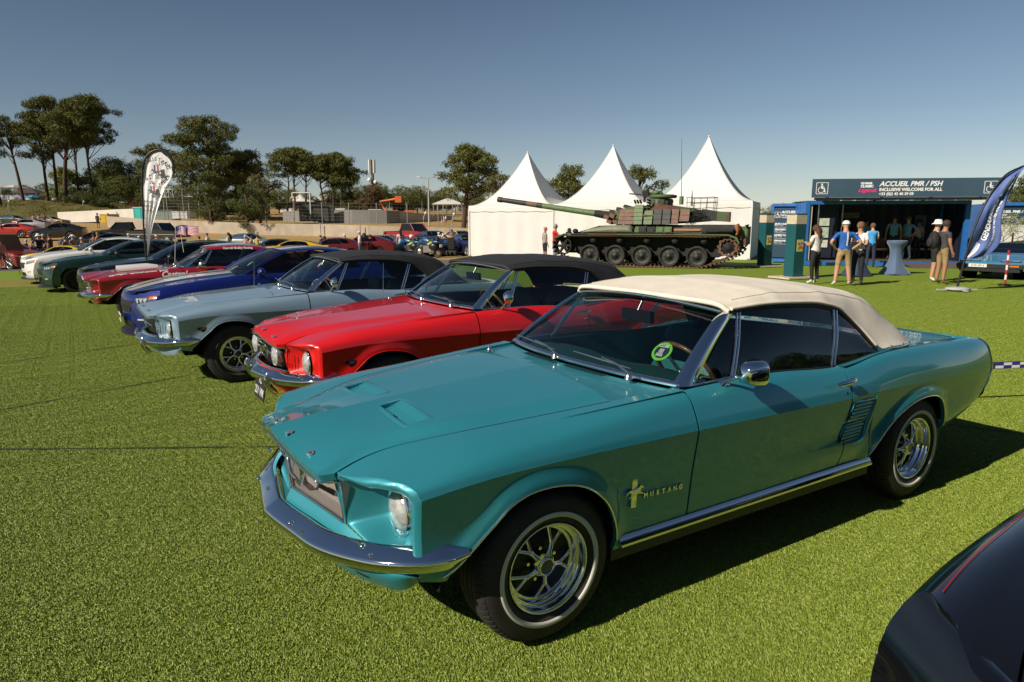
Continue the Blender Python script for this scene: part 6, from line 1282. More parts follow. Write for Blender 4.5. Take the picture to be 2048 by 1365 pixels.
for i0, i1, j0, j1 in ((.5,6,5,8.5),(19,25,6,9.5),(22,27.5,11,13)):
    for k in range(3):
        a = j0+(j1-j0)*k/3; b_ = a+(j1-j0)*.25; mb = MB(); mb.grid(np.array([[onflag(G, i, a+(.8*math.sin((i-i0)/(i1-i0)*3.1)), -.02), onflag(G, i, b_+(.8*math.sin((i-i0)/(i1-i0)*3.1)), -.02)] for i in np.linspace(i0, i1, 10)])); mb.build('flag_stripe', WPR, FG)
def bend_text(nm, s, size, m, par, fn, **k):
    me = textmesh(s, size, 0.0, **k); me.materials.clear(); me.materials.append(m)
    for v in me.vertices: v.co = Vector(fn(v.co.x, v.co.y))
    return link(nm, me, par)
bend_text('flag_text', 'GENDARMERIE', 1.0, WPR, FG, lambda a, b_: onflag(G, 7.2+(a/6.9)*11.2, 8.0-b_*4.0, -.03), align='LEFT', bold=.03); bend_text('flag_text', 'VOTRE SECURITE NOTRE AVENIR', 1.0, WPR, FG, lambda a, b_: onflag(G, 5.0+(a/15)*14, 12.2-b_*1.6, -.03), align='LEFT', bold=.03)
mb = MB(); mb.box((0,0,.03), (1.0,.06,.03)); mb.box((0,0,.03), (.06,.8,.03)); mb.smooth = True; mb.ball((0,-.02,.05), (.30,.26,.055)); mb.build('water_bag', mat('bag_grey', (.42,.42,.43), .6), FG)
x, y, z, d = foot(285, 560); d = 16.2; x, y = at(285, d); z = ground(x, y); FT = empty('teardrop_flag', (x, y, z), RZ, 'white teardrop banner of a car club with black edge behind the red racing coupe', 'flag')
s_ = d/1391.7; F3 = lambda u, v: ((u-285)*s_, 0.0, hz(v, d)-z)
edge_ = crv([F3(285,575),F3(285,520),F3(286,455),F3(289,400),F3(292,355),F3(298,325),F3(312,306),F3(330,300),F3(346,306),F3(356,325),F3(356,348)], 60); mb = MB(); mb.smooth = True; mb.tube(edge_, .022, 6); mb.build('pole', BLACK, FT)
sl = crv([F3(289,512),F3(289,455),F3(292,400),F3(295,355),F3(301,328),F3(313,311),F3(330,305)], 34); sr = crv([F3(290,512),F3(302,460),F3(318,420),F3(337,375),F3(352,347),F3(352,325),F3(344,311)], 34); sr[-1] = F3(334,305); G2 = ruled(sl, sr, 16); 
for i in range(34):
    for j in range(16): G2[i,j,1] += .03*math.sin(j*1.6)*(1-i/34)+.02*math.sin(i*.3)
mb = MB(); mb.grid(G2); mb.build('banner_cloth', mat('banner_white', (.84,.83,.85), .7), FT); mb = MB(); q = edge_[10:]; c_ = np.array(F3(322,350)); inn = q+(c_-q)*np.linspace(.02,.09,len(q))[:,None]; mb.grid(np.stack([q+[0,-.012,0], inn+[0,-.012,0]], 1), smooth=False); mb.build('black_hem', BLACK, FT)
CC = np.array(F3(324,345)); R_ = 20*s_; DKP = mat('print_black', (.03,.03,.035), .6)
def arc_text(s, r, a0_, dirn, size):
    n = len(s)
    for k, ch in enumerate(s):
        if ch == ' ': continue
        a = a0_+dirn*(k-(n-1)/2)*size*.95/r; me = textmesh(ch, size*1.25, .001, bold=.002); me.materials.clear(); me.materials.append(DKP); o = link('printed_letter', me, FT, (CC[0]+r*math.cos(a), -.06, CC[2]+r*math.sin(a)*1.0)); o.rotation_euler = Matrix(((math.cos(a-math.pi/2 if dirn < 0 else a+math.pi/2), -math.sin(a-math.pi/2 if dirn < 0 else a+math.pi/2), 0),(0,0,-1),(math.sin(a-math.pi/2 if dirn < 0 else a+math.pi/2), math.cos(a-math.pi/2 if dirn < 0 else a+math.pi/2), 0))).to_euler()
arc_text('MUSTANG', R_*1.22, 1.25, -1, .090); arc_text('CLUB DE FRANCE', R_*1.22, -1.75, 1, .066)
def emblem(cx_, cz_, s2, par):
    for k, c3 in enumerate(((.03,.05,.25),(.7,.7,.7),(.5,.03,.04))): mb = MB(); mb.box((cx_-.06*s2+.06*s2*k, -.055, cz_+.14*s2), (.055*s2,.004,.28*s2)); mb.build('tricolour_bar', mat('flag_c%d' % k, c3, .6), par)
    mb = MB(); mb.prism([(cx_-p[0]*.42*s2*-1*-1, cz_+p[1]*.42*s2) for p in HORSE], .004, 'y', -.064); mb.build('horse_print', mat('print_grey', (.13,.12,.13), .6), par); mb = MB(); 
    for i in range(4):
        for j in range(4):
            if (i+j)%2: mb.box((cx_-.05*s2+.04*s2*i, -.056, cz_-.06*s2-.045*s2*j), (.04*s2,.003,.045*s2))
    mb.build('checker_print', DKP, par)
emblem(CC[0], CC[2]-.02, .62, FT); emblem(F3(313,380)[0], F3(313,386)[2], .55, FT)
for k, s in enumerate(('Délégation', 'Pays de', 'la Loire')): text('printed_text', s, .062, DKP, FT, (F3(292,400)[0], -.05, F3(292,403+9*k)[2]), (math.pi/2,0,0), ext=.001, align='LEFT')
# small national flags on the racing coupe
for (u0, v0, u1, v1, w, h, lab) in ((342,530,350,453,20,18,'small striped flag on the coupe aerial, furled end'),(362,505,358,452,38,19,'small striped flag blowing to the right above the black car')):
    d = 14.0; x, y = at(u0, d); z = hz(v0, d); s_ = d/1391.7; o = empty('small_flag', (x, y, z), RZ, lab, 'flag', 'small stars and stripes flags'); f = lambda u, v: np.array([(u-u0)*s_, 0, hz(v, d)-z]); mb = MB(); mb.smooth = True; mb.tube([f(u0,v0), f(u1,v1)], .006, 5); mb.build('flagstick', mat('stick_white', (.6,.6,.6), .5), o)
    for k in range(13):
        mb = MB(); x0_ = .42 if k < 7 else 0; mb.grid(np.array([[f(u1+w*t, v1+h*(k+e)/13+1.8*math.sin(t*5+u0)) + [0, .02*math.sin(t*6), 0] for e in (0,1)] for t in np.linspace(x0_, 1, 8)])); mb.build('stripe', mat('flag_red', (.45,.02,.04), .7) if k%2 == 0 else mat('flag_white', (.65,.64,.66), .7), o)
    mb = MB(); mb.grid(np.array([[f(u1+w*t, v1+h*e+1.8*math.sin(t*5+u0)) + [0,-.004+.02*math.sin(t*6),0] for e in (0,7/13)] for t in np.linspace(0,.42,6)])); mb.build('canton', mat('flag_navy', (.06,.08,.28), .7, noise=.8, nscale=50), o)
# ---- walls, banks and fences beyond the field ------------------------------
CONC = mat('pale_concrete', (.42,.36,.28), .85, noise=.12, nscale=1.2, bump=.2, bscale=8); CONCW = mat('barrier_white', (.72,.68,.60), .7, noise=.06, nscale=1); GPAN = mat('grey_cladding', (.20,.20,.19), .7, noise=.12, nscale=.5)
def wallrun(name, pts, m, label, cat, thick=.25, panel=0, n=None, pname='panel'):
    """pts: (u, d, v_base, v_top) control points; built of separate panels"""
    K = np.arange(len(pts)); P_ = np.array([(*at(u, d), hz(vb, d), hz(vt, d)) for u, d, vb, vt in pts]); L_ = np.r_[0, np.cumsum(np.linalg.norm(np.diff(P_[:,:2], axis=0), axis=1))]; n = n or max(1, int(L_[-1]/(panel or 3)))
    o = P_[0]; e = empty(name, (o[0], o[1], o[2]), 0, label, cat); Q = np.stack([np.interp(np.linspace(0, L_[-1], n+1), L_, P_[:,k]) for k in range(4)], 1)
    for i in range(n):
        a, b_ = Q[i]-[o[0],o[1],o[2],o[2]], Q[i+1]-[o[0],o[1],o[2],o[2]]; d = (b_-a)[:2]; d /= np.linalg.norm(d); nn = np.array([-d[1], d[0]]); nn = nn if nn@FH > 0 else -nn; g = d*.006
        V = []
        for p, s_ in ((a, 1), (b_, -1)):
            for off in (0, thick): q = p[:2]+nn*off+g*s_; V += [(q[0], q[1], p[2]-.5), (q[0], q[1], p[3])]
        mb = MB(); mb.add(V, [(0,1,5,4),(2,6,7,3),(1,3,7,5),(0,2,3,1),(4,5,7,6)], False); mb.build(pname, m, e)
    return e
wallrun('concrete_wall', [(214,78,446,433),(260,77,452,438),(330,76,458,441),(400,75,463,443),(520,73,470,447),(640,72,475,449),(760,70,479,452),(880,70,484,456),(985,70,486,458)], CONC, 'long pale concrete track wall curving behind the parked cars', 'wall', .3, 6)
wallrun('white_barrier', [(116,91,438,425),(180,90.5,437,422),(240,90,434,419),(292,89.5,430,417)], CONCW, 'white barrier wall rising to the right below the grassy bank', 'wall', .3, 4); wallrun('underpass_wall', [(116,91.6,452,437),(190,91.1,450,436),(292,90.1,442,429)], mat('shaded_concrete', (.10,.095,.09), .8), 'dark concrete wall under the white barrier', 'wall', .3, 5)  # underpass wall: shade is put into its darker concrete colour
wallrun('grey_wall', [(566,96,448,423),(640,93,450,421),(700,92,450,420),(770,92,449,421),(800,94,447,423)], GPAN, 'tall grey clad wall in front of the white tents', 'wall', .4, 2.2); wallrun('tan_wall', [(800,94.2,447,423),(850,98,446,428),(905,105,443,433)], CONC, 'tan wall falling away to the right of the grey wall', 'wall', .4, 4)
mb = MB(); mb.box((0,0,1.3), (4.6,.1,2.2)); x, y, z = G3(634, 91.5); tag(mb.build('dark_gate', mat('gate_dark', (.03,.032,.025), .7), None, (x, y, z), RZ), 'dark doorway at the foot of the grey clad wall', 'gate')
# bank of rough grass on the left
mb = MB(); G = []
for u in np.linspace(-260, 290, 46):
    row = []
    for k, (d, v) in enumerate(((96,440),(98,430),(101,423),(105,415),(109,409),(113,403),(118,402),(126,402))): x, y = at(u, d); f = sm(290, 190, u); row.append((x, y, hz(v+10*(1-f), d)+.25*rng.rand()*(k > 0)))
    G.append(row)
mb.grid(np.array(G)); tag(mb.build('grassy_bank', BANK), kind='structure')
sv_, sf_ = [], 0
scr = []
for i in range(80):
    u = rng.uniform(-30, 285); f = rng.rand(); d = 98+14*f; x, y = at(u, d); scr.append((x, y, hz(430-25*f, d)-.1, .9+.7*rng.rand(), .5))
so_ = link('bank_scrub', crown_mesh(scr, 60, .16, leafmat('scrub', (.06,.06,.015), (.24,.20,.06)), 'bank_scrub')); tag(so_, 'low dry scrub covering the grassy bank on the left', 'scrub', kind='stuff')
WIRE = mat('fence_wire', (.16,.16,.155), .5, .6)
def fence(pts, step, h, label, arm=0, name='wire_fence', mesh=True, lam=.0035):
    P_ = np.array([(*at(u, d), hz(v, d)) for u, d, v in pts]); L_ = np.r_[0, np.cumsum(np.linalg.norm(np.diff(P_[:,:2], axis=0), axis=1))]; n = int(L_[-1]/step); Q = np.stack([np.interp(np.linspace(0, L_[-1], n+1), L_, P_[:,k]) for k in range(3)], 1); o = Q[0]; e = empty(name, tuple(o), 0, label, 'fence'); q = Q-o
    pm = MB(); pm.cyl((0,0,-.3), (0,0,h), .045, n=6); 
    if arm: pm.cyl((0,0,h), (FH[0]*-arm, FH[1]*-arm, h+arm), .035, n=5)
    me = pm.mesh('post', mat('post_grey', (.30,.30,.29), .6, .3))
    for p in q: link('post', me, e, tuple(p))
    if mesh:
        w = MB()
        for k in range(int(h/.35)+1): w.tube(q+[0,0,min(h-.02, .35*k+.1)], .008, 3, caps=False)
        nn = int(L_[-1]/.45); R2 = np.stack([np.interp(np.linspace(0, L_[-1], nn+1), L_, P_[:,k]) for k in range(3)], 1)-o
        for p in R2: w.tube([p, p+[0,0,h]], .006, 3, caps=False)
        ob = w.build('wire_mesh', WIRE, e); ob['kind'] = 'stuff'
    return e
fence([(330,79,440),(400,78,442),(520,76,446),(640,75,448),(760,73,451),(880,73,454),(1000,73,456)], 3.0, 2.3, 'tall wire fence with grey posts behind the concrete wall'); fence([(780,104,433),(860,108,432),(935,112,431)], 2.6, 2.0, 'far wire fence below the line of background trees', .4); fence([(640,71.5,462),(760,69.5,465),(880,69.5,470),(990,69.5,474)], 4.2, .8, 'low rail of short dark posts before the concrete wall', mesh=False); fence([(300,86,433),(345,86,433),(400,85,434)], 2.2, 3.1, 'tall cranked security fence by the teal cabin', .5)
fence([(-30,118,403),(120,118,403),(290,116,405)], 4, 1.1, 'thin fence along the top of the grassy bank')
# far hospitality tents, marquees, cabins and masts
def pavilion(u0, u1, d, vb, ve, vr, lab, m=CANVAS, dp=8, posts=False):
    x, y = at(u0, d); x1, y1 = at(u1, d); L_ = math.hypot(x1-x, y1-y); z0 = hz(vb, d); he = hz(ve, d)-z0; hr = hz(vr, d)-z0; e = empty('pavilion_tent', (x, y, z0), RZ, lab, 'tent'); mb = MB(); mb.prism([(-.2,he),(L_/2,hr),(L_+.2,he)], dp, 'y', 0); mb.build('tent_roof', m, e)
    if posts:
        for xx in np.linspace(.1, L_-.1, 4): mb = MB(); mb.cyl((xx,0,0), (xx,0,he), .08, n=6); mb.build('pole', ALU, e); mb = MB(); mb.cyl((xx,dp,0), (xx,dp,he), .08, n=6); mb.build('pole', ALU, e)
    else: mb = MB(); mb.box((L_/2, dp/2, he/2-.3), (L_-.2, dp-.2, he+.6)); mb.build('tent_wall', m, e)
    return e
pavilion(620,688,122,424,402,388,'white pavilion tent behind the pine row, left gable'); pavilion(655,725,118,424,408,390,'long white pavilion tent behind the pine row, right gable'); pavilion(866,926,98,432,409,396,'open sided white tent standing alone on the dry slope', posts=True, dp=5); pavilion(560,612,126,424,408,398,'low pale tent roof left of the white gables')
for u, w, vt, vb in ((563,9,392,404),(590,9,395,406),(604,10,390,404)):
    x, y = at(u, 120); z = hz(vb, 120); mb = MB(); mb.smooth = True; mb.lathe([(2.2*w/9,0),(1.0*w/9,.5),(.35*w/9,1.1),(.04,hz(vt,120)-z)], 20, 'z'); mb.build('canopy', CANVAS, None, (x, y, z)); o = bpy.context.scene.collection.objects[-1]; tag(o, {563:'leftmost',590:'middle',604:'rightmost'}[u]+' small white peaked canopy far off above the grey wall', 'canopy', 'small peaked canopies above the grey wall')
def block(u0, u1, v0, v1, d, dp, name, m, lab, cat, rz=0):
    x, y = at((u0+u1)/2, d); z = hz(v1, d); w = (u1-u0)*d/1391.7; h = hz(v0, d)-z; mb = MB(); mb.box((0, dp/2, h/2-.15), (w, dp, h+.3)); o = mb.build(name, m, None, (x, y, z), RZ+rz); return tag(o, lab, cat)
WCAB = mat('cabin_white', (.66,.66,.64), .5)
def cabin_(u0, u1, v0, v1, d, m, name, lab, cat, door=None, roof=None):
    x, y = at(u0, d); z = hz(v1, d); w = (u1-u0)*d/1391.7; h = hz(v0, d)-z; e = empty(name, (x, y, z), RZ, lab, cat); mb = MB(); mb.box((w/2, 1.2, h/2), (w, 2.4, h)); mb.build('body', m, e); mb = MB(); mb.box((w/2, 1.2, h+.04), (w+.12, 2.5, .08)); mb.build('roof', roof or m, e); mb = MB(); mb.box((w*.5, -.012, h*.48), (w*.55, .025, h*.86)); mb.build('door', door or m, e); return e
TEALC = mat('toilet_teal', (.03,.42,.38), .5); cabin_(268,287,416,442,84, TEALC, 'portable_toilet', 'teal portable toilet cabin next to the teardrop banner', 'toilet', mat('toilet_door', (.05,.50,.46), .5), WCAB)
cabin_(345,375,424,438,88, WCAB, 'site_cabin', 'small white site cabin behind the security fence', 'cabin'); cabin_(310,345,423,441,90, mat('cabin_green', (.20,.25,.22), .6), 'site_cabin', 'grey green site cabin right of the teal toilet', 'cabin')
cabin_(200,215,430,447,80, mat('bin_yellow', (.62,.42,.03), .5), 'yellow_container', 'yellow waste container at the end of the concrete wall', 'container')
for u0, u1, v0, v1, lab in ((605,625,421,430,'white van roof above the grey wall, left'),(672,690,418,429,'small white kiosk above the grey wall'),(738,762,420,430,'pale camper roof above the right of the grey wall')): cabin_(u0, u1, v0, v1, 100, WCAB, 'parked_van', lab, 'van')
for u, v0, v1, d, lab in ((748,320,410,150,'mobile phone mast with white antenna drums above the trees'),):
    x, y = at(u, d); z0 = hz(v1, d); e = empty('phone_mast', (x, y, z0), 0, lab, 'mast'); H = hz(v0, d)-z0; mb = MB(); mb.cyl((0,0,0), (0,0,H), .45, .25, 8); mb.build('pole', mat('mast_grey', (.10,.10,.10), .6), e)
    for k in range(3): a = k*2.1; mb = MB(); mb.box((.55*math.cos(a),.55*math.sin(a),H-1.4), (.45,.45,2.8)); mb.build('antenna_panel', WCAB, e)
    for k in range(3): mb = MB(); mb.smooth = True; mb.ball((.7*math.cos(k*2.2),.7*math.sin(k*2.2),H-4.2-.5*k), (.5,.5,.5), 8, 6); mb.build('dish', WCAB, e)
def lamp(u, v0, v1, d, lab, double=True):
    x, y = at(u, d); z0 = hz(v1, d); H = hz(v0, d)-z0; e = empty('street_lamp', (x, y, z0), RZ, lab, 'street lamp'); mb = MB(); mb.cyl((0,0,0), (0,0,H), .12, .07, 8); mb.build('pole', mat('lamp_pole', (.45,.45,.44), .5, .3), e); mb = MB(); mb.tube([(-1.0,0,H+.12),(0,0,H),(1.0,0,H+.15)], .05, 5); mb.build('lamp_arm', mat('lamp_pole'), e)
    for s_ in (-1, 1): mb = MB(); mb.box((s_*1.15,0,H+.15), (.55,.25,.10)); mb.build('lamp_head', WCAB, e)
lamp(858, 357, 453, 84, 'tall double armed street lamp between the trees and the marquees'); lamp(831, 382, 424, 130, 'farther double armed lamp post left of the tall one')
for u, v0, v1, d, lab in ((848,428,458,76,'short camera post with a white sentinel box by the wall'),(905,430,462,78,'thin curved post on the slope before the right pines'),(20,404,440,100,'thin lamp pole on the left of the bank'),(169,405,424,106,'thin lamp pole halfway along the bank')):
    x, y = at(u, d); z0 = hz(v1, d); H = hz(v0, d)-z0; e = empty('camera_post', (x, y, z0), RZ, lab, 'post'); mb = MB(); mb.smooth = True; mb.tube(crv([(0,0,0),(0,0,H*.8),(.15,0,H)], 6), .06, 6); mb.build('pole', mat('post_grey'), e); mb = MB(); mb.ball((.2,0,H+.08), .16, 8, 6); mb.build('camera_dome', WCAB, e)
# truss gantry and portal frames
x, y = at(326, 100); z0 = hz(395, 100); e = empty('truss_bridge', (x, y, z0), RZ, 'white lattice truss spanning behind the teardrop banner', 'truss'); L_ = 70*100/1391.7; Ht = hz(378,100)-hz(393,100)
for yy in (0,.6):
    for zz in (0, Ht): mb = MB(); mb.cyl((0,yy,zz), (L_,yy,zz+.1), .06, n=5); mb.build('chord', WCAB, e)
n = 9
for k in range(n): a = L_*k/n; b_ = L_*(k+1)/n; mb = MB(); mb.cyl((a,0,0 if k%2 else Ht), (b_,0,Ht if k%2 else 0), .04, n=4); mb.cyl((a,0,0), (a,0,Ht), .04, n=4); mb.build('lattice_bar', WCAB, e)
x, y = at(587, 90); z0 = hz(421, 90); e = empty('portal_frame', (x, y, z0), RZ, 'white portal frame standing over the grey wall', 'frame'); w_ = 35*90/1391.7; H = hz(386,90)-z0
for a, b_ in (((0,0,H*.8),(0,0,H)),((0,0,H),(w_,0,H)),((w_,0,-.5),(w_,0,H))): mb = MB(); mb.tube([a, b_], .09, 4); mb.build('frame_member', WCAB, e)
block(262,300,391,406,108,1,'red_banner',mat('banner_red',(.35,.01,.015),.6),'dark red hoarding behind the teardrop banner','banner'); block(345,392,392,404,108,1,'red_banner',mat('banner_red'),'dark red hoarding under the lattice truss','banner'); block(-20,112,391,401,122,.3,'checkered_banner',mat('chequer_base',(.05,.06,.12),.6,noise=.9,nscale=1.6,col2=(.5,.5,.55),detail=0),'blue and white chequered hoarding along the top of the bank','banner')
def canopy(u0, u1, vt, ve, vb, d, m, lab):
    x, y = at((u0+u1)/2, d); z = hz(vb, d); w = (u1-u0)*d/1391.7/2; e = empty('event_canopy', (x, y, z), RZ, lab, 'canopy'); he = hz(ve,d)-z; ht = hz(vt,d)-z; mb = MB(); mb.add([(-w,-2,he),(w,-2,he),(w,2,he),(-w,2,he),(0,0,ht)], [(0,1,4),(1,2,4),(2,3,4),(3,0,4)], False); mb.build('canopy_roof', m, e)
    for sx in (-1,1):
        for sy in (-2,2): mb = MB(); mb.cyl((sx*w*.95,sy,0), (sx*w*.95,sy,he), .05, n=5); mb.build('pole', ALU, e)
canopy(38,96,376,388,402,120,mat('canopy_brown',(.05,.035,.03),.8),'dark brown event canopy on the bank behind the slim pines'); canopy(60,84,390,396,402,118,mat('canopy_blue',(.05,.25,.50),.7),'small bright blue canopy on top of the bank'); canopy(24,50,370,376,402,128,mat('canopy_white',(.6,.5,.45),.7),'pale canopy at the far left beyond the chequered hoarding')
for u, c_, lab in ((108,(.5,.5,.52),'pale parked van between the pine trunks on the bank'),(150,(.10,.15,.4),'blue and white stand behind the leaning trunk'),(215,(.25,.3,.32),'silver car parked on top of the bank')): cabin_(u, u+22, 394, 403, 119, mat('stand_%d' % u, c_, .4), 'stand_vehicle', lab, 'van')
e = empty('orange_lift', G3(783, 102), RZ, 'orange boom lift parked by the background trees', 'lift')
ORG = mat('lift_orange', (.55,.12,.03), .5); mb = MB(); mb.box((0,0,.9), (2.2,1.6,.8)); mb.build('chassis', ORG, e); mb = MB(); mb.tube([(-.8,0,1.2),(-1.6,0,2.6),(.8,0,3.0)], .18, 4); mb.build('boom', ORG, e); mb = MB(); mb.box((1.1,0,2.9), (.9,.9,.9)); mb.build('basket', ORG, e)
for sx in (-.8,.8): mb = MB(); mb.smooth = True; mb.cyl((sx,-.9,.4), (sx,-.6,.4), .4, n=14); mb.build('wheel', RUBBER, e)
for u, w, lab in ((810,16,'orange plastic barrier block beside the boom lift'),(690,30,'red and white barrier strip left of the boom lift')): block(u, u+w, 421, 427, 101, .4, 'barrier_block', ORG if u == 810 else mat('barrier_rw', (.5,.2,.18), .6), lab, 'barrier')
# white tape with blue chequers held from the turquoise car to the right
x, y, z, d = foot(1972, 900); e = empty('barrier_tape', (-3.55,-.85,.62), 0, 'blue and white chequered barrier tape stretched behind the turquoise car', 'barrier tape')
p0 = np.array([0,0,.0]); p1 = np.array([-3.2, .55, -.10])*1.6; tp = np.array([-3.2*1.6+0, .9, 0])
tapeA, tapeB = (np.array([-3.30,-1.0,.47]), np.array([-8.0,1.1,.46])); e.location = (0,0,0)
nseg = 60; sag = lambda t: .10*4*t*(1-t)
ptsT = [tapeA*(1-t)+tapeB*t-[0,0,sag(t)] for t in np.linspace(0, 1, nseg+1)]
mb = MB(); mb.grid(np.array([[p+[0,0,.033], p-[0,0,.033]] for p in ptsT]), smooth=False); mb.build('tape_band', mat('tape_navy', (.03,.03,.20), .4), e)
mb = MB()
for i in range(nseg):
    if i%10 < 6:
        for j in range(2):
            if (i+j)%2: a, b_ = ptsT[i], ptsT[i+1]; zt = .026-.028*j; off = np.array([.0,.003,0]); mb.add([tuple(a+[0,0,zt]+off), tuple(b_+[0,0,zt]+off), tuple(b_+[0,0,zt-.026]+off), tuple(a+[0,0,zt-.026]+off)], [(0,1,2,3)], False)
mb.build('tape_chequer', mat('tape_white', (.75,.75,.78), .4), e)
mb = MB(); mb.cyl((tapeB[0], tapeB[1], -.1), (tapeB[0], tapeB[1], .95), .015, n=6); mb.build('tape_stake', BLACK, e)
# red and white pole by the blue car on the right
x, y, z, d = foot(2026, 571); e = empty('striped_pole', (x, y, z), 0, 'red and white banded marker pole before the blue wedge shaped car', 'pole')
for k in range(7): mb = MB(); mb.smooth = True; mb.cyl((0,0,.02+.13*k), (0,0,.15+.13*k), .028, n=10); mb.build('pole_band', mat('pole_red', (.42,.02,.03), .4) if k%2 == 0 else mat('pole_white', (.7,.7,.7), .4), e)
mb = MB(); mb.lathe([(.16,0),(.15,.03),(0,.04)], 20, 'z'); mb.build('foot_plate', BLACK, e)
# white flowering shrub in front of the map container
x, y = at(2030, 25.5); e = empty('potted_shrub', (x, y, ground(x,y)), 0, 'leafy shrub with small white flowers behind the blue wedge shaped car', 'shrub'); r_ = np.random.RandomState(3); B = [(.4*r_.normal(), .4*r_.normal(), 1.35+.35*r_.rand()+.1*k/6, .33, .3) for k in range(12)]; link('foliage', crown_mesh(B, 330, .055, leafmat('shrub_leaves', (.10,.12,.04), (.45,.45,.30)), 'foliage'), e); mb = MB(); mb.cyl((0,0,.3), (0,0,1.3), .03, n=6); mb.build('stem', BARK, e); mb = MB(); mb.smooth = True; mb.lathe([(0,0),(.22,0),(.28,.42),(.25,.42)], 20, 'z'); mb.build('pot', BLACK, e)
# ---- people ----------------------------------------------------------------
SLOT = ['skin', 'shirt', 'sleeve', 'trousers', 'shin', 'shoe']
POSES = {}
BASE = dict(pel=(0,0,.95), bel=(0,.01,1.08), che=(0,.0,1.30), nb=(0,-.01,1.46), nt=(0,.015,1.54), hd=(0,.03,1.62), ht=(0,.015,1.715),
 sl=(-.175,-.01,1.42), sr=(.175,-.01,1.42), el=(-.235,-.02,1.13), er=(.235,-.02,1.13), wl=(-.245,.06,.90), wr=(.245,.06,.90), kl=(-.245,.09,.81), kr=(.245,.09,.81),
 hl=(-.09,0,.90), hr=(.09,0,.90), nl=(-.105,.02,.50), nr=(.105,.02,.50), al=(-.115,-.02,.09), ar=(.115,-.02,.09), fl=(-.14,.13,.035), fr=(.14,.13,.035))
VAR = {
 'stand': {}, 'hips': dict(el=(-.36,-.10,1.17), er=(.36,-.10,1.17), wl=(-.20,.02,1.00), wr=(.20,.02,1.00), kl=(-.14,.06,.97), kr=(.14,.06,.97), al=(-.17,-.02,.09), ar=(.17,-.02,.09), nl=(-.13,.02,.5), nr=(.13,.02,.5), fl=(-.20,.12,.035), fr=(.20,.12,.035)),
 'phone': dict(el=(-.21,.05,1.14), er=(.21,.05,1.14), wl=(-.08,.26,1.18), wr=(.08,.26,1.18), kl=(-.04,.33,1.22), kr=(.04,.33,1.22), hd=(0,.05,1.61)),
 'cross': dict(el=(-.23,.08,1.13), er=(.23,.08,1.13), wl=(.02,.22,1.17), wr=(-.02,.20,1.13), kl=(.11,.20,1.18), kr=(-.11,.20,1.12)),
 'walk': dict(el=(-.23,-.10,1.14), er=(.23,.06,1.14), wl=(-.25,-.06,.91), wr=(.24,.24,.98), kl=(-.25,-.02,.83), kr=(.23,.31,.93), nl=(-.10,.18,.52), nr=(.10,-.06,.50), al=(-.11,.22,.10), ar=(.11,-.30,.14), fl=(-.12,.37,.04), fr=(.12,-.18,.05)),
 'face': dict(er=(.24,.10,1.18), wr=(.08,.18,1.40), kr=(.04,.17,1.50)), 'reach': dict(er=(.30,.18,1.20), wr=(.34,.42,1.14), kr=(.35,.50,1.12)),
 'sit': dict(pel=(0,0,.50), bel=(0,-.02,.62), che=(0,-.03,.85), nb=(0,-.03,1.01), nt=(0,-.01,1.09), hd=(0,.01,1.17), ht=(0,0,1.265), sl=(-.175,-.03,.97), sr=(.175,-.03,.97), el=(-.22,.08,.72), er=(.22,.08,.72), wl=(-.14,.28,.66), wr=(.14,.28,.66), kl=(-.10,.36,.66), kr=(.10,.36,.66), hl=(-.09,.02,.50), hr=(.09,.02,.50), nl=(-.12,.44,.52), nr=(.12,.44,.52), al=(-.12,.44,.10), ar=(.12,.44,.10), fl=(-.13,.60,.04), fr=(.13,.60,.04)),
 'bend': dict(bel=(0,.06,1.05), che=(0,.22,1.18), nb=(0,.36,1.22), nt=(0,.43,1.23), hd=(0,.50,1.25), ht=(0,.58,1.29), sl=(-.17,.30,1.22), sr=(.17,.30,1.22), el=(-.20,.42,.97), er=(.20,.42,.97), wl=(-.16,.58,.84), wr=(.16,.58,.84), kl=(-.14,.64,.80), kr=(.14,.64,.80))}
RAD = dict(pel=(.150,.118), bel=(.142,.112), che=(.165,.118), nb=(.075,.07), nt=(.056,.058), hd=(.082,.098), ht=(.070,.082), sl=(.066,.062), sr=(.066,.062), el=(.042,.042), er=(.042,.042), wl=(.027,.030), wr=(.027,.030), kl=(.030,.020), kr=(.030,.020), hl=(.098,.10), hr=(.098,.10), nl=(.062,.064), nr=(.062,.064), al=(.042,.044), ar=(.042,.044), fl=(.040,.030), fr=(.040,.030))
EDG = [('pel','bel',1),('bel','che',1),('che','nb',1),('nb','nt',0),('nt','hd',0),('hd','ht',0),('che','sl',1),('che','sr',1),('sl','el',2),('sr','er',2),('el','wl',0),('er','wr',0),('wl','kl',0),('wr','kr',0),('pel','hl',3),('pel','hr',3),('hl','nl',3),('hr','nr',3),('nl','al',4),('nr','ar',4),('al','fl',5),('ar','fr',5)]
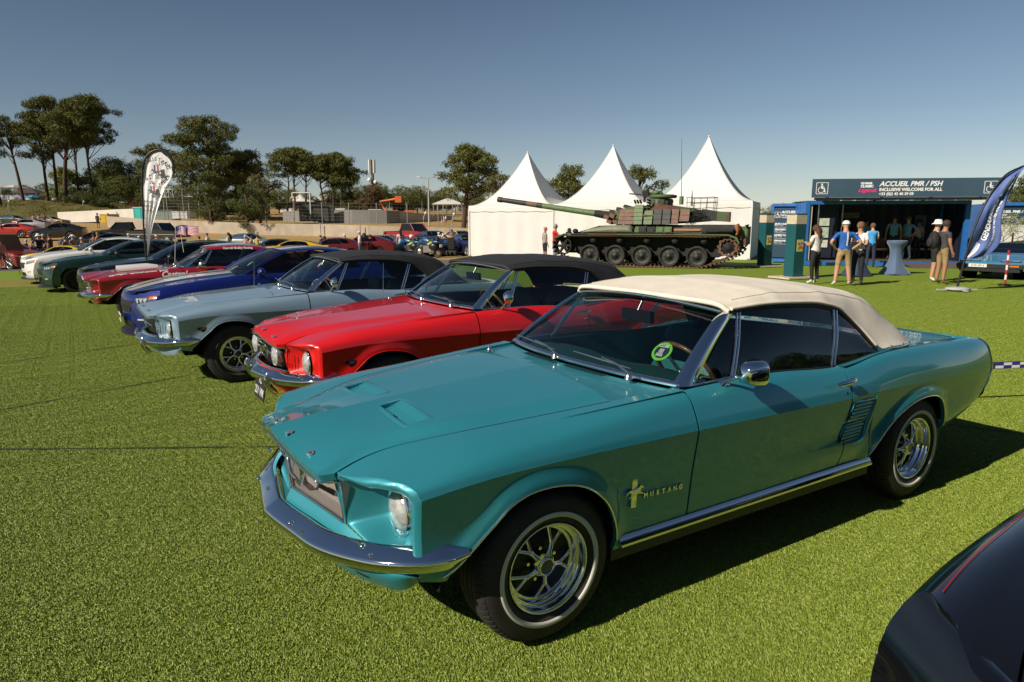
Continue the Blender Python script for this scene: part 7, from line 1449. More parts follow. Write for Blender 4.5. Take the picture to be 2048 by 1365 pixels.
def body_mesh(pose, fingers):
    J = dict(BASE); J.update(VAR[pose]); ks = list(J); me = bpy.data.meshes.new('person'); me.from_pydata([J[k] for k in ks], [(ks.index(a), ks.index(b_)) for a, b_, _ in EDG], []); o = bpy.data.objects.new('tmp', me); C.objects.link(o)
    md = o.modifiers.new('s', 'SKIN'); md.use_smooth_shade = True; md.branch_smoothing = .3; sv = me.skin_vertices[0].data
    for i, k in enumerate(ks): sv[i].radius = RAD[k]; sv[i].use_root = (k == 'pel')
    o.modifiers.new('d', 'SUBSURF').levels = 1; dg = bpy.context.evaluated_depsgraph_get(); m2 = bpy.data.meshes.new_from_object(o.evaluated_get(dg)); bpy.data.objects.remove(o); m2.name = 'person'
    co = np.empty(len(m2.vertices)*3); m2.vertices.foreach_get('co', co); co = co.reshape(-1,3); fc = np.array([co[list(p.vertices)].mean(0) for p in m2.polygons])
    best = np.full(len(fc), 1e9); idx = np.zeros(len(fc), int)
    for a, b_, s_ in EDG:
        A = np.array(J[a]); B = np.array(J[b_]); t = np.clip(((fc-A)@(B-A))/((B-A)@(B-A)), 0, 1); d = np.linalg.norm(fc-(A+t[:,None]*(B-A)), axis=1)-.5*(RAD[a][0]*(1-t)+RAD[b_][0]*t); w = d < best; best[w] = d[w]; s2 = np.full(len(fc), s_)
        if (a, b_) == ('hl','nl') or (a, b_) == ('hr','nr'): s2 = np.where(t > .86, 4, 3)
        if a in ('sl','sr'): s2 = np.where(t > .62, 0, 2)
        if a in ('nl','nr'): s2 = np.where(t > .90, 5, 4)
        if (a, b_) == ('che','nb'): s2 = np.where(t > .8, 0, 1)
        idx[w] = s2[w]
    # face, ears and hands in the same mesh
    mb = MB(); mb.smooth = True; h = np.array(J['hd']); up = np.array(J['ht'])-np.array(J['nt']); up /= np.linalg.norm(up); fw_ = np.cross(np.array([1,0,0]), up)*-1; fw_ = fw_ if fw_[1] > -.2 else -fw_
    P_ = lambda x, f, u: tuple(h+np.array([x,0,0])+fw_*f+up*u)
    mb.tube([P_(0,.088,.03), P_(0,.112,-.005), P_(0,.092,-.018)], [.008,.014,.010], 6)
    for s_ in (-1, 1): mb.ball(P_(s_*.082,-.005,.0), (.012,.02,.03), 6, 5)
    if fingers:
        for s_, w_, k_ in ((-1,'wl','kl'),(1,'wr','kr')):
            w = np.array(J[w_]); k = np.array(J[k_]); d = (k-w)/np.linalg.norm(k-w); sd = np.cross(d, [0,0,1]); sd = sd/np.linalg.norm(sd) if np.linalg.norm(sd) > .3 else np.array([0,1.,0]); bn = np.cross(sd, d)
            for q, ln in enumerate((.062,.072,.068,.052)): b0 = k+sd*(.0135*(q-1.5)*1.6); mb.tube([tuple(b0-d*.02), tuple(b0+d*ln*.5+bn*.004), tuple(b0+d*ln*.95-bn*.018)], [.0105,.0095,.007], 5)
            b0 = w+d*.02+sd*.025; mb.tube([tuple(b0), tuple(b0+d*.03+sd*.025), tuple(b0+d*.065+sd*.022)], [.012,.011,.008], 5)
    n0 = len(m2.vertices); import bmesh; bm = bmesh.new(); bm.from_mesh(m2); vs = [bm.verts.new(v) for v in mb.v]
    for f in mb.f:
        try: F_ = bm.faces.new([vs[i] for i in f]); F_.smooth = True
        except ValueError: pass
    bm.to_mesh(m2); bm.free(); ids = np.zeros(len(m2.polygons), 'i'); ids[:len(idx)] = idx; m2.materials.clear()
    for k in range(6): m2.materials.append(None)
    m2.polygons.foreach_set('material_index', ids); m2.update(); return m2, J, h, up, fw_
def cm(c, r=.8): return mat('cloth_%02x%02x%02x' % tuple(int(255*x) for x in c), c, r, noise=.18, nscale=9, bump=.9, bscale=16)
SK = mat('skin_light', (.50,.27,.18), .55); SK2 = mat('skin_tan', (.36,.18,.11), .55); SK3 = mat('skin_dark', (.12,.06,.04), .55)
def hat_mesh(kind):
    mb = MB(); mb.smooth = True
    if kind == 'hair': mb.lathe([(.001,.125),(.05,.115),(.085,.08),(.100,.03),(.098,-.02),(.085,-.045)], 16, 'z'); 
    if kind == 'long': mb.lathe([(.001,.125),(.05,.115),(.088,.08),(.104,.03),(.104,-.02),(.095,-.05)], 16, 'z'); mb.tube([(0,-.06,0),(0,-.10,-.10),(0,-.11,-.22),(.01,-.10,-.34)], [.085,.08,.07,.03], 10, sx=1.1)
    if kind == 'cap': mb.lathe([(.001,.118),(.05,.108),(.082,.075),(.096,.030),(.096,.018)], 16, 'z'); G = [[(.09*math.sin(a), .06+.05*math.cos(a)+r, .022-.15*r) for r in (0,.05,.085)] for a in np.linspace(-1.3,1.3,8)]; mb.grid(np.array(G))
    if kind == 'bucket': mb.lathe([(.001,.13),(.075,.125),(.10,.06),(.108,.03),(.165,-.005)], 18, 'z')
    return mb.v, mb.f
HAT = {}
BM = {}
def person(loc, face, label, pose='stand', h=1.75, skin=None, shirt=(.6,.6,.6), sleeve='shirt', trousers=(.03,.03,.04), shin='trousers', shoe=(.05,.05,.05), hat=('hair', (.05,.03,.02)), near=False, group=None, extra=None, wide=1.06):
    """face: heading of the person's front, as an angle"""
    skin = skin or SK; k = (pose, near)
    if k not in BM: BM[k] = body_mesh(pose, near)
    me, J, hd_, up, fw_ = BM[k]; s_ = h/1.80; o = bpy.data.objects.new('person', me); C.objects.link(o); o.location = loc; o.rotation_euler = (0, 0, face-math.pi/2); o.scale = (s_*wide, s_*wide, s_)
    sh = cm(shirt); tr = cm(trousers); M = [skin, sh, sh if sleeve == 'shirt' else (skin if sleeve == 'skin' else cm(sleeve)), tr, tr if shin == 'trousers' else skin, cm(shoe)]
    for i, m in enumerate(M): o.material_slots[i].link = 'OBJECT'; o.material_slots[i].material = m
    if hat:
        hk = (hat[0],); 
        if hk not in HAT: mb = MB(); mb.smooth = True; v, f = hat_mesh(hat[0]); mb.add(v, f, True); HAT[hk] = mb.mesh('hair' if hat[0] in ('hair','long') else 'cap', None)
        c = link('hair' if hat[0] in ('hair','long') else 'cap', HAT[hk], o, tuple(hd_+up*.022-fw_*.012)); z = Vector(up); y = Vector(fw_); x = y.cross(z); c.rotation_euler = Matrix((x, y, z)).transposed().to_euler()
        c.material_slots[0].link = 'OBJECT'; c.material_slots[0].material = cm(hat[1])
    tag(o, label, 'person', group); return o
LEFTA = math.atan2(-RH[1], -RH[0]); RIGHTA = math.atan2(RH[1], RH[0]); AWAY = math.atan2(FH[1], FH[0]); TOWARD = AWAY+math.pi
def pf(u, v, **k): x, y, z, d = foot(u, v); return (x, y, z)
WHITE_ = (.70,.68,.66)
person(pf(1637,568), AWAY+.5, 'woman in white tee and wide black trousers with long brown hair', 'phone', 1.70, shirt=WHITE_, trousers=(.012,.012,.014), shoe=(.6,.58,.5), hat=('long', (.09,.04,.02)), near=True)
person(pf(1694,572), AWAY-.15, 'man in blue polo, khaki shorts and white cap with hands on hips', 'hips', 1.80, shirt=(.015,.11,.42), trousers=(.34,.235,.11), shin='skin', shoe=(.65,.65,.62), hat=('cap', (.72,.68,.68)), near=True, wide=1.08)
polo = C.objects[-1]; polo = [o for o in C.objects if o.get('label', '').startswith('man in blue polo')][0]; mb = MB(); mb.smooth = True; mb.grid(np.array([[(x, -.128+.03*abs(z-1.28)/.2, z) for x in (.0,.035)] for z in np.linspace(1.08,1.44,8)])); mb.build('shirt_stripe', mat('stripe_pale', (.6,.62,.62), .7), polo)
person(pf(1724,570), LEFTA+.6, 'man in white tee and black trousers leaning to talk behind the blue polo', 'cross', 1.76, shirt=WHITE_, trousers=(.012,.013,.018), shoe=(.05,.045,.04), hat=('hair', (.16,.08,.04)), near=True)
person(pf(1748,535), AWAY-.2, 'helper in bright blue vest over white tee at the booth step', 'cross', 1.72, shirt=(.05,.34,.75), sleeve=WHITE_, trousers=(.02,.025,.06), hat=('hair', (.14,.07,.04)), near=True)
person(pf(1876,563), RIGHTA-.5, 'young man in long white tee, black shorts and white bucket hat', 'stand', 1.80, shirt=(.68,.64,.58), trousers=(.015,.015,.015), shin='skin', shoe=(.7,.7,.66), hat=('bucket', (.7,.68,.64)), near=True)
person(pf(1893,568), RIGHTA+.15, 'man in charcoal tee and khaki shorts carrying a black backpack', 'stand', 1.78, skin=SK2, shirt=(.05,.045,.05), trousers=(.30,.21,.10), shin='skin', shoe=(.20,.13,.08), hat=('hair', (.04,.025,.02)), near=True)
x, y, z = pf(1890,568); bk = empty('backpack', (x-RH[0]*.24*1, y-RH[1]*.24, z+1.2), RIGHTA-math.pi/2, 'black backpack worn by the man in charcoal tee', 'backpack'); mb = MB(); mb.smooth = True; mb.ball((0,0,0), (.16,.13,.25), 14, 10); mb.build('pack', cm((.012,.012,.013)), bk); mb = MB(); mb.smooth = True; mb.ball((0,-.12,-.06), (.11,.05,.13), 12, 8); mb.build('front_pocket', cm((.02,.02,.022)), bk)
def inb(u, d, dz=.19): x, y = at(u, d); return (x, y, BZ+dz)
GB = (.13,.34,.46)
person(inb(1733,29.3), TOWARD+.2, 'bearded officer in light blue shirt with folded arms inside the booth', 'cross', 1.70, skin=SK2, shirt=GB, trousers=(.01,.012,.03), hat=('hair', (.02,.015,.01)), near=True)
person(inb(1790,28.7), TOWARD-.5, 'broad officer in light blue shirt standing in the booth', 'stand', 1.84, skin=SK2, shirt=GB, trousers=(.01,.012,.03), hat=('hair', (.03,.02,.02)), near=True, wide=1.12)
person(inb(1819,28.4), LEFTA+.3, 'officer in light blue shirt with hand on hip facing left', 'hips', 1.80, skin=SK, shirt=GB, trousers=(.03,.032,.05), hat=('hair', (.12,.10,.09)), near=True)
person(inb(1840,28.9), AWAY+.3, 'helper in white shirt farther back in the booth', 'stand', 1.68, shirt=(.5,.5,.5), trousers=(.015,.015,.02), near=True)
person(inb(1923,28.6,.16), LEFTA+.3, 'seated person in white shirt on a wooden armchair at the right of the booth', 'sit', 1.74, shirt=(.55,.55,.55), trousers=(.02,.02,.02), near=True)
person(inb(1852,29.4,.16), TOWARD, 'seated person in white shirt leaning behind the wooden bench', 'sit', 1.72, shirt=(.45,.45,.46), trousers=(.02,.02,.02), near=True)
WOODC = mat('teak', (.30,.13,.05), .5, noise=.2, nscale=10)
for u, d, lab, dk in ((1923,28.62,'teak armchair with white cushion at the right of the booth',0),(1765,29.3,'teak armchair in the dim back of the booth',1),(1860,29.3,'teak bench in the dim back of the booth',2)):
    x, y, z = inb(u, d); e = empty('armchair', (x, y, z), LEFTA+.3-math.pi/2 if dk == 0 else TOWARD-math.pi/2, lab, 'chair'); w_ = .62 if dk < 2 else 1.3
    for sx in (-1,1):
        for sy in (-.25,.25): mb = MB(); mb.box((sx*w_/2, sy, .30 if sy > 0 else .42), (.05,.05,.60 if sy > 0 else .84)); mb.build('leg', WOODC, e)
        mb = MB(); mb.box((sx*w_/2, 0, .615), (.06,.60,.03)); mb.build('armrest', WOODC, e)
    mb = MB(); mb.box((0,0,.36), (w_,.52,.04)); mb.build('seat_frame', WOODC, e); mb = MB(); mb.box((0,.02,.41), (w_-.06,.5,.07)); mb.build('cushion', mat('cushion_white', (.55,.54,.5), .8), e); mb = MB(); mb.box((0,-.26,.66), (w_,.04,.36), rx=.12); mb.build('backrest', WOODC, e)
o1 = person((*at(1090,31.6), -.27), RIGHTA+.3, 'man in grey tee, black shorts and red and white cap beside the tank', 'stand', 1.66, skin=SK2, shirt=(.30,.31,.31), trousers=(.012,.012,.012), shin='skin', shoe=(.3,.3,.3), hat=('cap', (.55,.18,.18)), near=True, wide=1.05)
person((*at(1110,31.0), -.27), RIGHTA+.1, 'man in red polo and blue jeans reaching out to the tank', 'reach', 1.80, shirt=(.55,.012,.015), trousers=(.10,.18,.30), shoe=(.2,.18,.16), hat=('hair', (.30,.28,.26)), near=True, wide=1.08)
# visitors strolling behind the cars: (column, head height, distance, facing, pose, shirt, trousers, shin, hat, label)
A_, R_2, L_2, T_2 = AWAY, RIGHTA, LEFTA, TOWARD
V_ = [(-6,478,34,R_2,'stand',(.45,.18,.14),(.1,.09,.08),'skin',('hair',(.1,.05,.03)),'visitor in salmon tee at the very left edge',1.75),
(27,474,41,R_2,'phone',(.015,.015,.015),(.015,.015,.015),'trousers',('hair',(.03,.02,.02)),'visitor all in black beside the open bonnet',1.70),
(46,478,42,R_2,'stand',(.03,.04,.07),(.05,.05,.06),'trousers',('cap',(.35,.45,.60)),'visitor in navy tee and pale blue cap',1.64),
(60,476,43,L_2,'cross',WHITE_,(.12,.12,.13),'trousers',('hair',(.03,.02,.02)),'visitor in white shirt right of the pale blue cap',1.66),
(72,466,38,R_2,'hips',(.015,.015,.018),(.02,.02,.03),'trousers',('bucket',(.6,.57,.5)),'man in black tee with a cream brimmed hat',1.78),
(81,467,39.5,A_,'stand',(.02,.02,.02),(.03,.03,.03),'trousers',('cap',(.5,.48,.45)),'man in black tee and grey cap behind the cream hat',1.76),
(95,466,37.5,L_2,'face',(.05,.015,.015),(.03,.02,.02),'trousers',('cap',(.03,.02,.02)),'man in maroon tee touching his face',1.80),
(126,472,39,L_2,'phone',(.10,.13,.20),(.10,.08,.06),'trousers',('cap',(.22,.17,.12)),'man in grey blue tee with a tan cap',1.70),
(141,468,39.5,R_2,'stand',(.22,.15,.09),(.12,.09,.06),'trousers',('cap',(.65,.6,.6)),'woman in tan top and white cap',1.72),
(159,474,40,L_2,'stand',(.5,.35,.30),(.2,.2,.2),'trousers',('cap',(.62,.55,.5)),'visitor with pale hat just behind the white car windscreen',1.64),
(183,467,44,A_,'stand',(.2,.1,.08),(.1,.1,.1),'trousers',('hair',(.05,.03,.02)),'dark haired visitor left of the tan cap above the white car',1.70),
(191,464,44,R_2,'stand',(.25,.15,.10),(.1,.1,.1),'trousers',('cap',(.25,.18,.10)),'visitor in a tan cap above the roof of the white car',1.76),
(254,466,45,L_2,'stand',(.65,.62,.6),(.1,.1,.1),'trousers',('cap',(.66,.62,.6)),'visitor in white tee and white cap left of the teardrop pole',1.74),
(275,471,45,L_2,'stand',(.6,.6,.6),(.1,.1,.1),'trousers',('cap',(.7,.7,.7)),'white capped visitor right beside the teardrop pole',1.66),
(310,468,44,T_2,'stand',(.3,.2,.15),(.1,.1,.1),'trousers',('bucket',(.45,.40,.33)),'visitor with beige hat right of the teardrop banner',1.72),
(395,472,45,A_,'stand',(.08,.05,.05),(.1,.1,.1),'trousers',('hair',(.03,.02,.02)),'dark haired visitor left of the blue cap',1.66),
(412,465,44,L_2,'stand',WHITE_,(.1,.1,.1),'trousers',('cap',(.04,.08,.30)),'man in white tee and blue cap above the red coupe',1.78),
(455,464,44,L_2,'walk',(.55,.55,.55),(.1,.1,.12),'trousers',('hair',(.12,.05,.03)),'man in pale tee with dark backpack straps',1.80),
(488,470,46,T_2,'stand',(.45,.28,.22),(.1,.1,.1),'trousers',('cap',(.6,.55,.5)),'visitor with white cap in the group of three',1.72),
(500,472,46,R_2,'stand',(.60,.52,.38),(.1,.1,.1),'trousers',('hair',(.08,.05,.03)),'visitor in cream tee in the group of three',1.70),
(512,469,46,A_,'stand',(.45,.36,.08),(.1,.1,.1),'trousers',('hair',(.05,.03,.02)),'visitor in mustard yellow tee in the group of three',1.74),
(640,469,44,L_2,'walk',(.04,.05,.08),(.04,.04,.04),'trousers',('cap',(.10,.09,.04)),'man in navy top and olive cap walking left',1.74),
(688,467,43,T_2,'reach',(.03,.03,.035),(.45,.38,.02),'skin',('cap',(.62,.62,.6)),'boy in black top, yellow shorts and white helmet',1.62),
(718,461,42,L_2,'face',(.62,.58,.60),(.03,.09,.20),'skin',('cap',(.65,.63,.58)),'man in white tee, blue shorts and white cap with backpack',1.84),
(739,468,42.5,L_2,'stand',(.02,.02,.02),(.02,.02,.02),'trousers',('long',(.10,.04,.02)),'woman in black dress with a long ponytail',1.66),
(770,463,48,L_2,'phone',(.04,.04,.045),(.03,.03,.03),'trousers',('hair',(.06,.03,.02)),'visitor in dark top behind the first police motorcycle',1.74),
(800,459,46,A_,'stand',(.65,.55,.55),(.2,.2,.22),'trousers',('long',(.012,.010,.010)),'woman with long black curly hair and white top by the red pickup',1.70),
(893,462,50,L_2,'bend',(.66,.62,.60),(.3,.25,.2),'skin',('cap',(.6,.55,.5)),'man in white tee bending over the yellow coupe',1.9),
(903,458,52,T_2,'stand',(.25,.12,.12),(.06,.06,.07),'trousers',('hair',(.05,.03,.02)),'visitor in dark red top beside the yellow coupe',1.78),
(884,430,92,L_2,'stand',(.10,.06,.05),(.5,.5,.5),'skin',('hair',(.04,.03,.02)),'tiny visitor in brown walking on the dry slope',1.7),(888,430,92,L_2,'walk',(.6,.55,.5),(.5,.5,.5),'skin',('hair',(.04,.03,.02)),'tiny visitor in pale top in the middle of the trio on the slope',1.75),(892,429,92,L_2,'walk',(.66,.64,.64),(.3,.3,.35),'skin',('hair',(.04,.03,.02)),'tiny visitor in white on the right of the trio on the slope',1.8),(932,433,88,A_,'stand',(.45,.20,.18),(.3,.2,.2),'skin',('hair',(.04,.03,.02)),'tiny visitor in pink by the marquee corner',1.7),
(195,426,80,A_,'stand',(.015,.015,.02),(.015,.015,.02),'skin',('hair',(.03,.02,.02)),'man in black beside the yellow container',1.75),(217,426,86,T_2,'stand',(.35,.35,.38),(.3,.3,.32),'skin',('hair',(.03,.02,.02)),'tiny visitor leaning on the barrier behind the yellow container',1.7),(235,424,86,A_,'stand',(.25,.35,.48),(.25,.35,.45),'trousers',('cap',(.6,.6,.6)),'tiny visitor in light blue by the white barrier',1.75),
(68,429,80,R_2,'sit',(.6,.5,.5),(.1,.1,.1),'trousers',('hair',(.04,.03,.02)),'driver in white sitting high in the red open car far left',1.7),(79,430,80,R_2,'sit',(.6,.58,.55),(.1,.1,.1),'trousers',('hair',(.04,.03,.02)),'passenger in white in the red open car far left',1.7),(89,426,79,T_2,'stand',(.02,.03,.02),(.45,.38,.28),'trousers',('hair',(.10,.04,.02)),'man in black tee standing by the red open car',1.8)]
for (u, v, d, fc_, ps, sh, tr, sn, ht, lab, hgt) in V_:
    x, y = at(u, d); z = ground(x, y); zt = hz(v, d); hh = zt-z; 
    if ps not in ('sit', 'bend'): hh = float(np.clip(hh, 1.45, 1.95))
    else: hh = hgt
    person((x, y, zt-hh if ps not in ('sit','bend') else z+(.35 if ps == 'sit' else 0)), fc_+.3*rng.randn(), lab, ps, hh, skin=(SK, SK2)[int(u)%2], shirt=sh, trousers=tr, shin=sn, hat=ht, near=False)
for u, v, d, lab in ((457,476,44.1,'dark backpack on the man in the pale tee'),(727,474,42.1,'black backpack on the man in blue shorts'),(647,480,44.1,'black backpack on the man walking left')):
    x, y = at(u, d); mb = MB(); mb.smooth = True; mb.ball((0,0,0), (.15,.17,.24), 10, 8); tag(mb.build('backpack', cm((.02,.022,.025)), None, (x, y, hz(v, d))), lab, 'backpack')
# ---- background vehicles ---------------------------------------------------
BGP = {}
def bg_proto(kind):
    """sources for the far cars; the first use of each is the source itself"""
    base = paint('bg_source_paint', (.3,.3,.3), 0, .3)
    r, _ = modern('x', None, base, (0,0,0), 0, lod=1, name='parked_car'); del r['label']; return r, base
def place_car(u, v, d, face, col, lab, kind='modern', sc=(1,1,1), metal=0, name='parked_car'):
    x, y = at(u, d); z = ground(x, y) if v is None else hz(v, d)
    if kind not in BGP: BGP[kind] = bg_proto(kind); o = BGP[kind][0]; first = True
    else: o = copy_tree(BGP[kind][0]); first = False
    m = paint('paint_%02x%02x%02x' % tuple(int(255*c) for c in col), col, metal, .3); 
    recolour(o, BGP[kind][1], m)
    # centre of the body sits at local x = -1.35
    o.rotation_euler = (0, 0, face); c, s_ = math.cos(face), math.sin(face); o.location = (x+1.35*c*sc[0], y+1.35*s_*sc[0], z); o.scale = sc; o.name = name; tag(o, lab, 'car', 'cars parked beyond the track'); return o
RT, LF, TO, AW = RIGHTA, LEFTA, TOWARD, AWAY
place_car(572,None,41.5,LF+.25,(.70,.42,.01),'yellow low sports car partly hidden behind the blue coupe roof',sc=(1,1,.88))
place_car(536,None,43,LF+.4,(.02,.03,.03),'dark green car with white roof stripe left of the yellow car',sc=(.95,.95,.95))
place_car(500,None,50,RT-.3,(.20,.26,.24),'grey green saloon behind the group of three visitors',sc=(.95,.95,1.0))
place_car(655,None,42.5,LF+.2,(.10,.008,.012),'dark maroon coupe behind the boy in yellow shorts',sc=(1,1,.95))
place_car(718,None,44,LF+.1,(.14,.008,.012),'dark maroon hatchback behind the man in blue shorts',sc=(.9,.9,1.05))
place_car(762,None,46,TO+.6,(.01,.10,.14),'teal blue car seen between the woman in black and the motorcycles')
place_car(868,None,56,TO+.5,(.015,.02,.03),'dark coupe with raised bonnet line right of the red pickup',sc=(1,1,.95))
place_car(925,None,54,TO+.7,(.72,.48,.01),'bright yellow coupe near the marquee corner')
place_car(858,None,48,AW-.6,(.01,.02,.07),'navy racing roadster with round tail behind the motorcycles',sc=(.85,.85,.85))
place_car(888,None,47,AW-.5,(.012,.03,.09),'dark blue open roadster beside the wheelchair user',sc=(.85,.85,.8))
place_car(940,None,46,TO+.5,(.012,.016,.06),'midnight blue car half hidden by the marquee')
place_car(18,None,67,LF+.15,(.42,.02,.012),'red sports coupe at the far left on the dry grass',sc=(1.05,1.05,.95))
place_car(50,None,74,LF+.1,(.30,.30,.31),'silver coupe behind the red sports coupe')
place_car(110,None,64,LF+.25,(.008,.008,.009),'glossy black family car parked alone on the dry grass',sc=(1,1,1.12))
place_car(72,None,81,RT,(.40,.015,.02),'red open car carrying two people far left',sc=(.95,.95,.75)); place_car(105,None,84,RT,(.30,.22,.10),'tan low car behind the black family car',sc=(.9,.9,.8)); place_car(30,None,86,RT,(.02,.05,.04),'dark green convertible below the bank',sc=(.9,.9,.85))
place_car(180,None,52,LF+.35,(.012,.013,.015),'black saloon behind the roof of the white car'); place_car(222,None,47,LF+.3,(.22,.34,.03),'lime green car roof between the white car and the flagpole',sc=(1,1,.95)); place_car(205,None,50,LF+.5,(.02,.025,.02),'dark car right behind the lime green one')
place_car(8,None,36,TO+1.2,(.20,.02,.015),'dark red car with open bonnet at the left edge'); place_car(52,None,38,AW+.8,(.02,.03,.03),'small dark car behind the navy tee visitor',sc=(.8,.8,.8)); place_car(112,None,30.5,LF+.1,(.68,.45,.01),'yellow car nose peeking out left of the white car',sc=(.7,.7,.75))
mb = MB(); x, y = at(4, 35.0); mb.box((0,0,1.15), (1.4,.05,1.0), rx=.5); tag(mb.build('open_bonnet', mat('bonnet_under', (.05,.055,.05), .6), None, (x, y, ground(x, y)+.15), RZ+.2), 'raised dark bonnet of the red car at the left edge', 'bonnet')
# pickups
def pickup(u, d, face, m, lab, dark=False):
    x, y = at(u, d); r = empty('pickup_truck', (x, y, ground(x, y)), face, lab, 'pickup'); W2 = .92
    mb = MB(); mb.smooth = False; P_ = [(2.45,.45),(2.55,.75),(2.45,1.05),(1.2,1.18),(.9,1.20),(-.45,1.20),(-.5,1.12),(-2.5,1.12),(-2.6,.75),(-2.5,.45)]; mb.prism(P_, 2*W2, 'y', -W2); mb.build('body', m, r)
    mb = MB(); G = [[(a, s_*w_, z) for a, w_, z in ((1.05,.86,1.2),(.55,.72,1.78),(-.35,.72,1.80),(-.55,.86,1.2))] for s_ in (-1,1)]; V = G[0]+G[1]; mb.add(V, [(1,2,6,5),(2,3,7,6)], False); mb.build('cab_roof', m, r); mb = MB(); mb.add(V, [(0,1,5,4),(0,3,2,1),(4,5,6,7)], False); mb.build('cab_glass', mat('cab_window_dark', (.015,.018,.02), .12), r)
    for s_ in (-1,1):
        for a in ((1.08,.86,1.2,.55,.73,1.8),(-.40,.735,1.8,-.58,.87,1.2)): mb = MB(); mb.tube([(a[0],s_*a[1],a[2]),(a[3],s_*a[4],a[5])], .05, 5); mb.build('pillar', m, r)
        for xx in (1.6,-1.55): mb = MB(); mb.smooth = True; mb.cyl((xx,s_*.70,.38), (xx,s_*.95,.38), .38, n=22); mb.build('tyre', RUBBER, r); mb = MB(); mb.smooth = True; mb.lathe([(.20,s_*.955),(.1,s_*.97),(0,s_*.98)], 18, 'y', c=(xx,0,.38)); mb.build('hub', STEEL, r)
        mb = MB(); mb.box((0,s_*.93,.82), (4.6,.02,.05)); mb.build('side_trim', CHROME, r)
        mb = MB(); mb.smooth = True; mb.lathe([(.10,0),(0,.04)], 14, 'x', c=(2.54,s_*.65,.85)); mb.build('headlight', LENS, r)
    mb = MB(); mb.box((-1.55,0,1.125), (1.8,1.6,.02)); mb.build('load_bed', DARK, r); mb = MB(); mb.box((2.6,0,.5), (.12,1.9,.18)); mb.build('bumper', CHROME, r); return r
pickup(823, 60, TO+.95, paint('pickup_red', (.25,.008,.02), 0, .3), 'dark red classic pickup truck parked on the dry grass'); pickup(315, 60, RT-.25, paint('pickup_black', (.008,.008,.009), 0, .3), 'black pickup truck behind the teardrop banner'); pickup(250, 61, LF+.3, paint('pickup_black', (.008,.008,.009), 0, .3), 'black van with trailer behind the flagpole')
# police motorcycles seen from behind
def moto(u, v, face, lab):
    x, y, z, d = foot(u, v); r = empty('police_motorcycle', (x, y, z), face, lab, 'motorcycle', 'police motorcycles parked at the edge of the track'); BL = mat('moto_blue', (.015,.085,.20), .3, coat=.6); YE = mat('moto_yellow', (.45,.55,.03), .5); BP = mat('moto_black', (.012,.012,.013), .4)
    for xx in (.75,-.70): mb = MB(); mb.smooth = True; th = np.linspace(0, 2*math.pi, 28, endpoint=False); mb.tube([(xx+.27*math.cos(a),0,.32+.27*math.sin(a)) for a in th], .065, 8, closed=True, up=(0,1,0)); w = mb.build('tyre', RUBBER, r); mb = MB(); mb.smooth = True; mb.lathe([(.22,-.03),(.22,.03),(.05,.05),(0,.05)], 22, 'y', c=(xx,0,.32)); mb.build('rim', STEEL, r)
    mb = MB(); mb.smooth = True; mb.tube(crv([(-.75,0,.95),(-.3,0,.92),(.1,0,1.0),(.45,0,1.0),(.7,0,.85),(.85,0,.65)], 14), [.08,.11,.12,.13,.14,.15,.165,.17,.17,.165,.15,.13,.10,.06], 12); mb.build('fairing', BL, r)
    mb = MB(); mb.smooth = True; mb.tube([(-.45,0,1.02),(-.1,0,1.0),(.15,0,1.05)], [.13,.15,.08], 8); mb.build('seat', BP, r); mb = MB(); mb.grid(np.array([[(.62,-.2,1.02),(.62,.2,1.02)],[(.50,-.16,1.42),(.50,.16,1.42)]])); mb.build('windscreen', GLASS, r)
    for s_ in (-1,1):
        mb = MB(); mb.smooth = True; mb.ball((-.58,s_*.34,.68), (.30,.14,.22), 12, 8); mb.build('pannier', BP, r); mb = MB(); mb.box((-.25,s_*.20,.86), (.35,.03,.10), ry=.4); mb.build('side_stripe', YE, r); mb = MB(); mb.smooth = True; mb.tube([(.4,s_*.1,1.12),(.35,s_*.38,1.15)], .02, 6); mb.ball((.42,s_*.42,1.22), (.03,.07,.05)); mb.build('handlebar', BP, r)
        mb = MB(); mb.smooth = True; mb.cyl((-.05,s_*.18,.38), (-.55,s_*.22,.36), .05); mb.build('exhaust', CHROME, r)
    mb = MB(); mb.box((0,0,.5), (.6,.34,.42)); mb.build('engine', STEEL, r); mb = MB(); mb.box((-.95,0,.72), (.03,.22,.18)); mb.build('number_plate', WCAB, r); mb = MB(); mb.smooth = True; mb.ball((-.72,0,1.10), (.17,.21,.12)); mb.build('top_case', BP, r); return r
for i, (u, v, lab) in enumerate(((793,512,'leftmost blue police motorcycle of the row'),(818,514,'middle blue police motorcycle with a white helmet on it'),(856,515,'rightmost blue police motorcycle nearest the marquees'))):
    r = moto(u, v, LEFTA-.55, lab); x, y, z = r.location; hm = MB(); hm.smooth = True; hm.ball((0,0,0), (.15,.14,.14), 14, 10); 
    if i < 2: h = empty('helmet', (x-.15*math.cos(LEFTA-.55), y-.15*math.sin(LEFTA-.55), z+1.29), LEFTA-.55, ('white helmet resting on the leftmost motorcycle','white helmet resting on the middle motorcycle')[i], 'helmet'); hm.build('shell', WCAB, h); mb = MB(); mb.smooth = True; mb.ball((.04,0,.0), (.125,.13,.07)); mb.build('visor', BLACK, h)
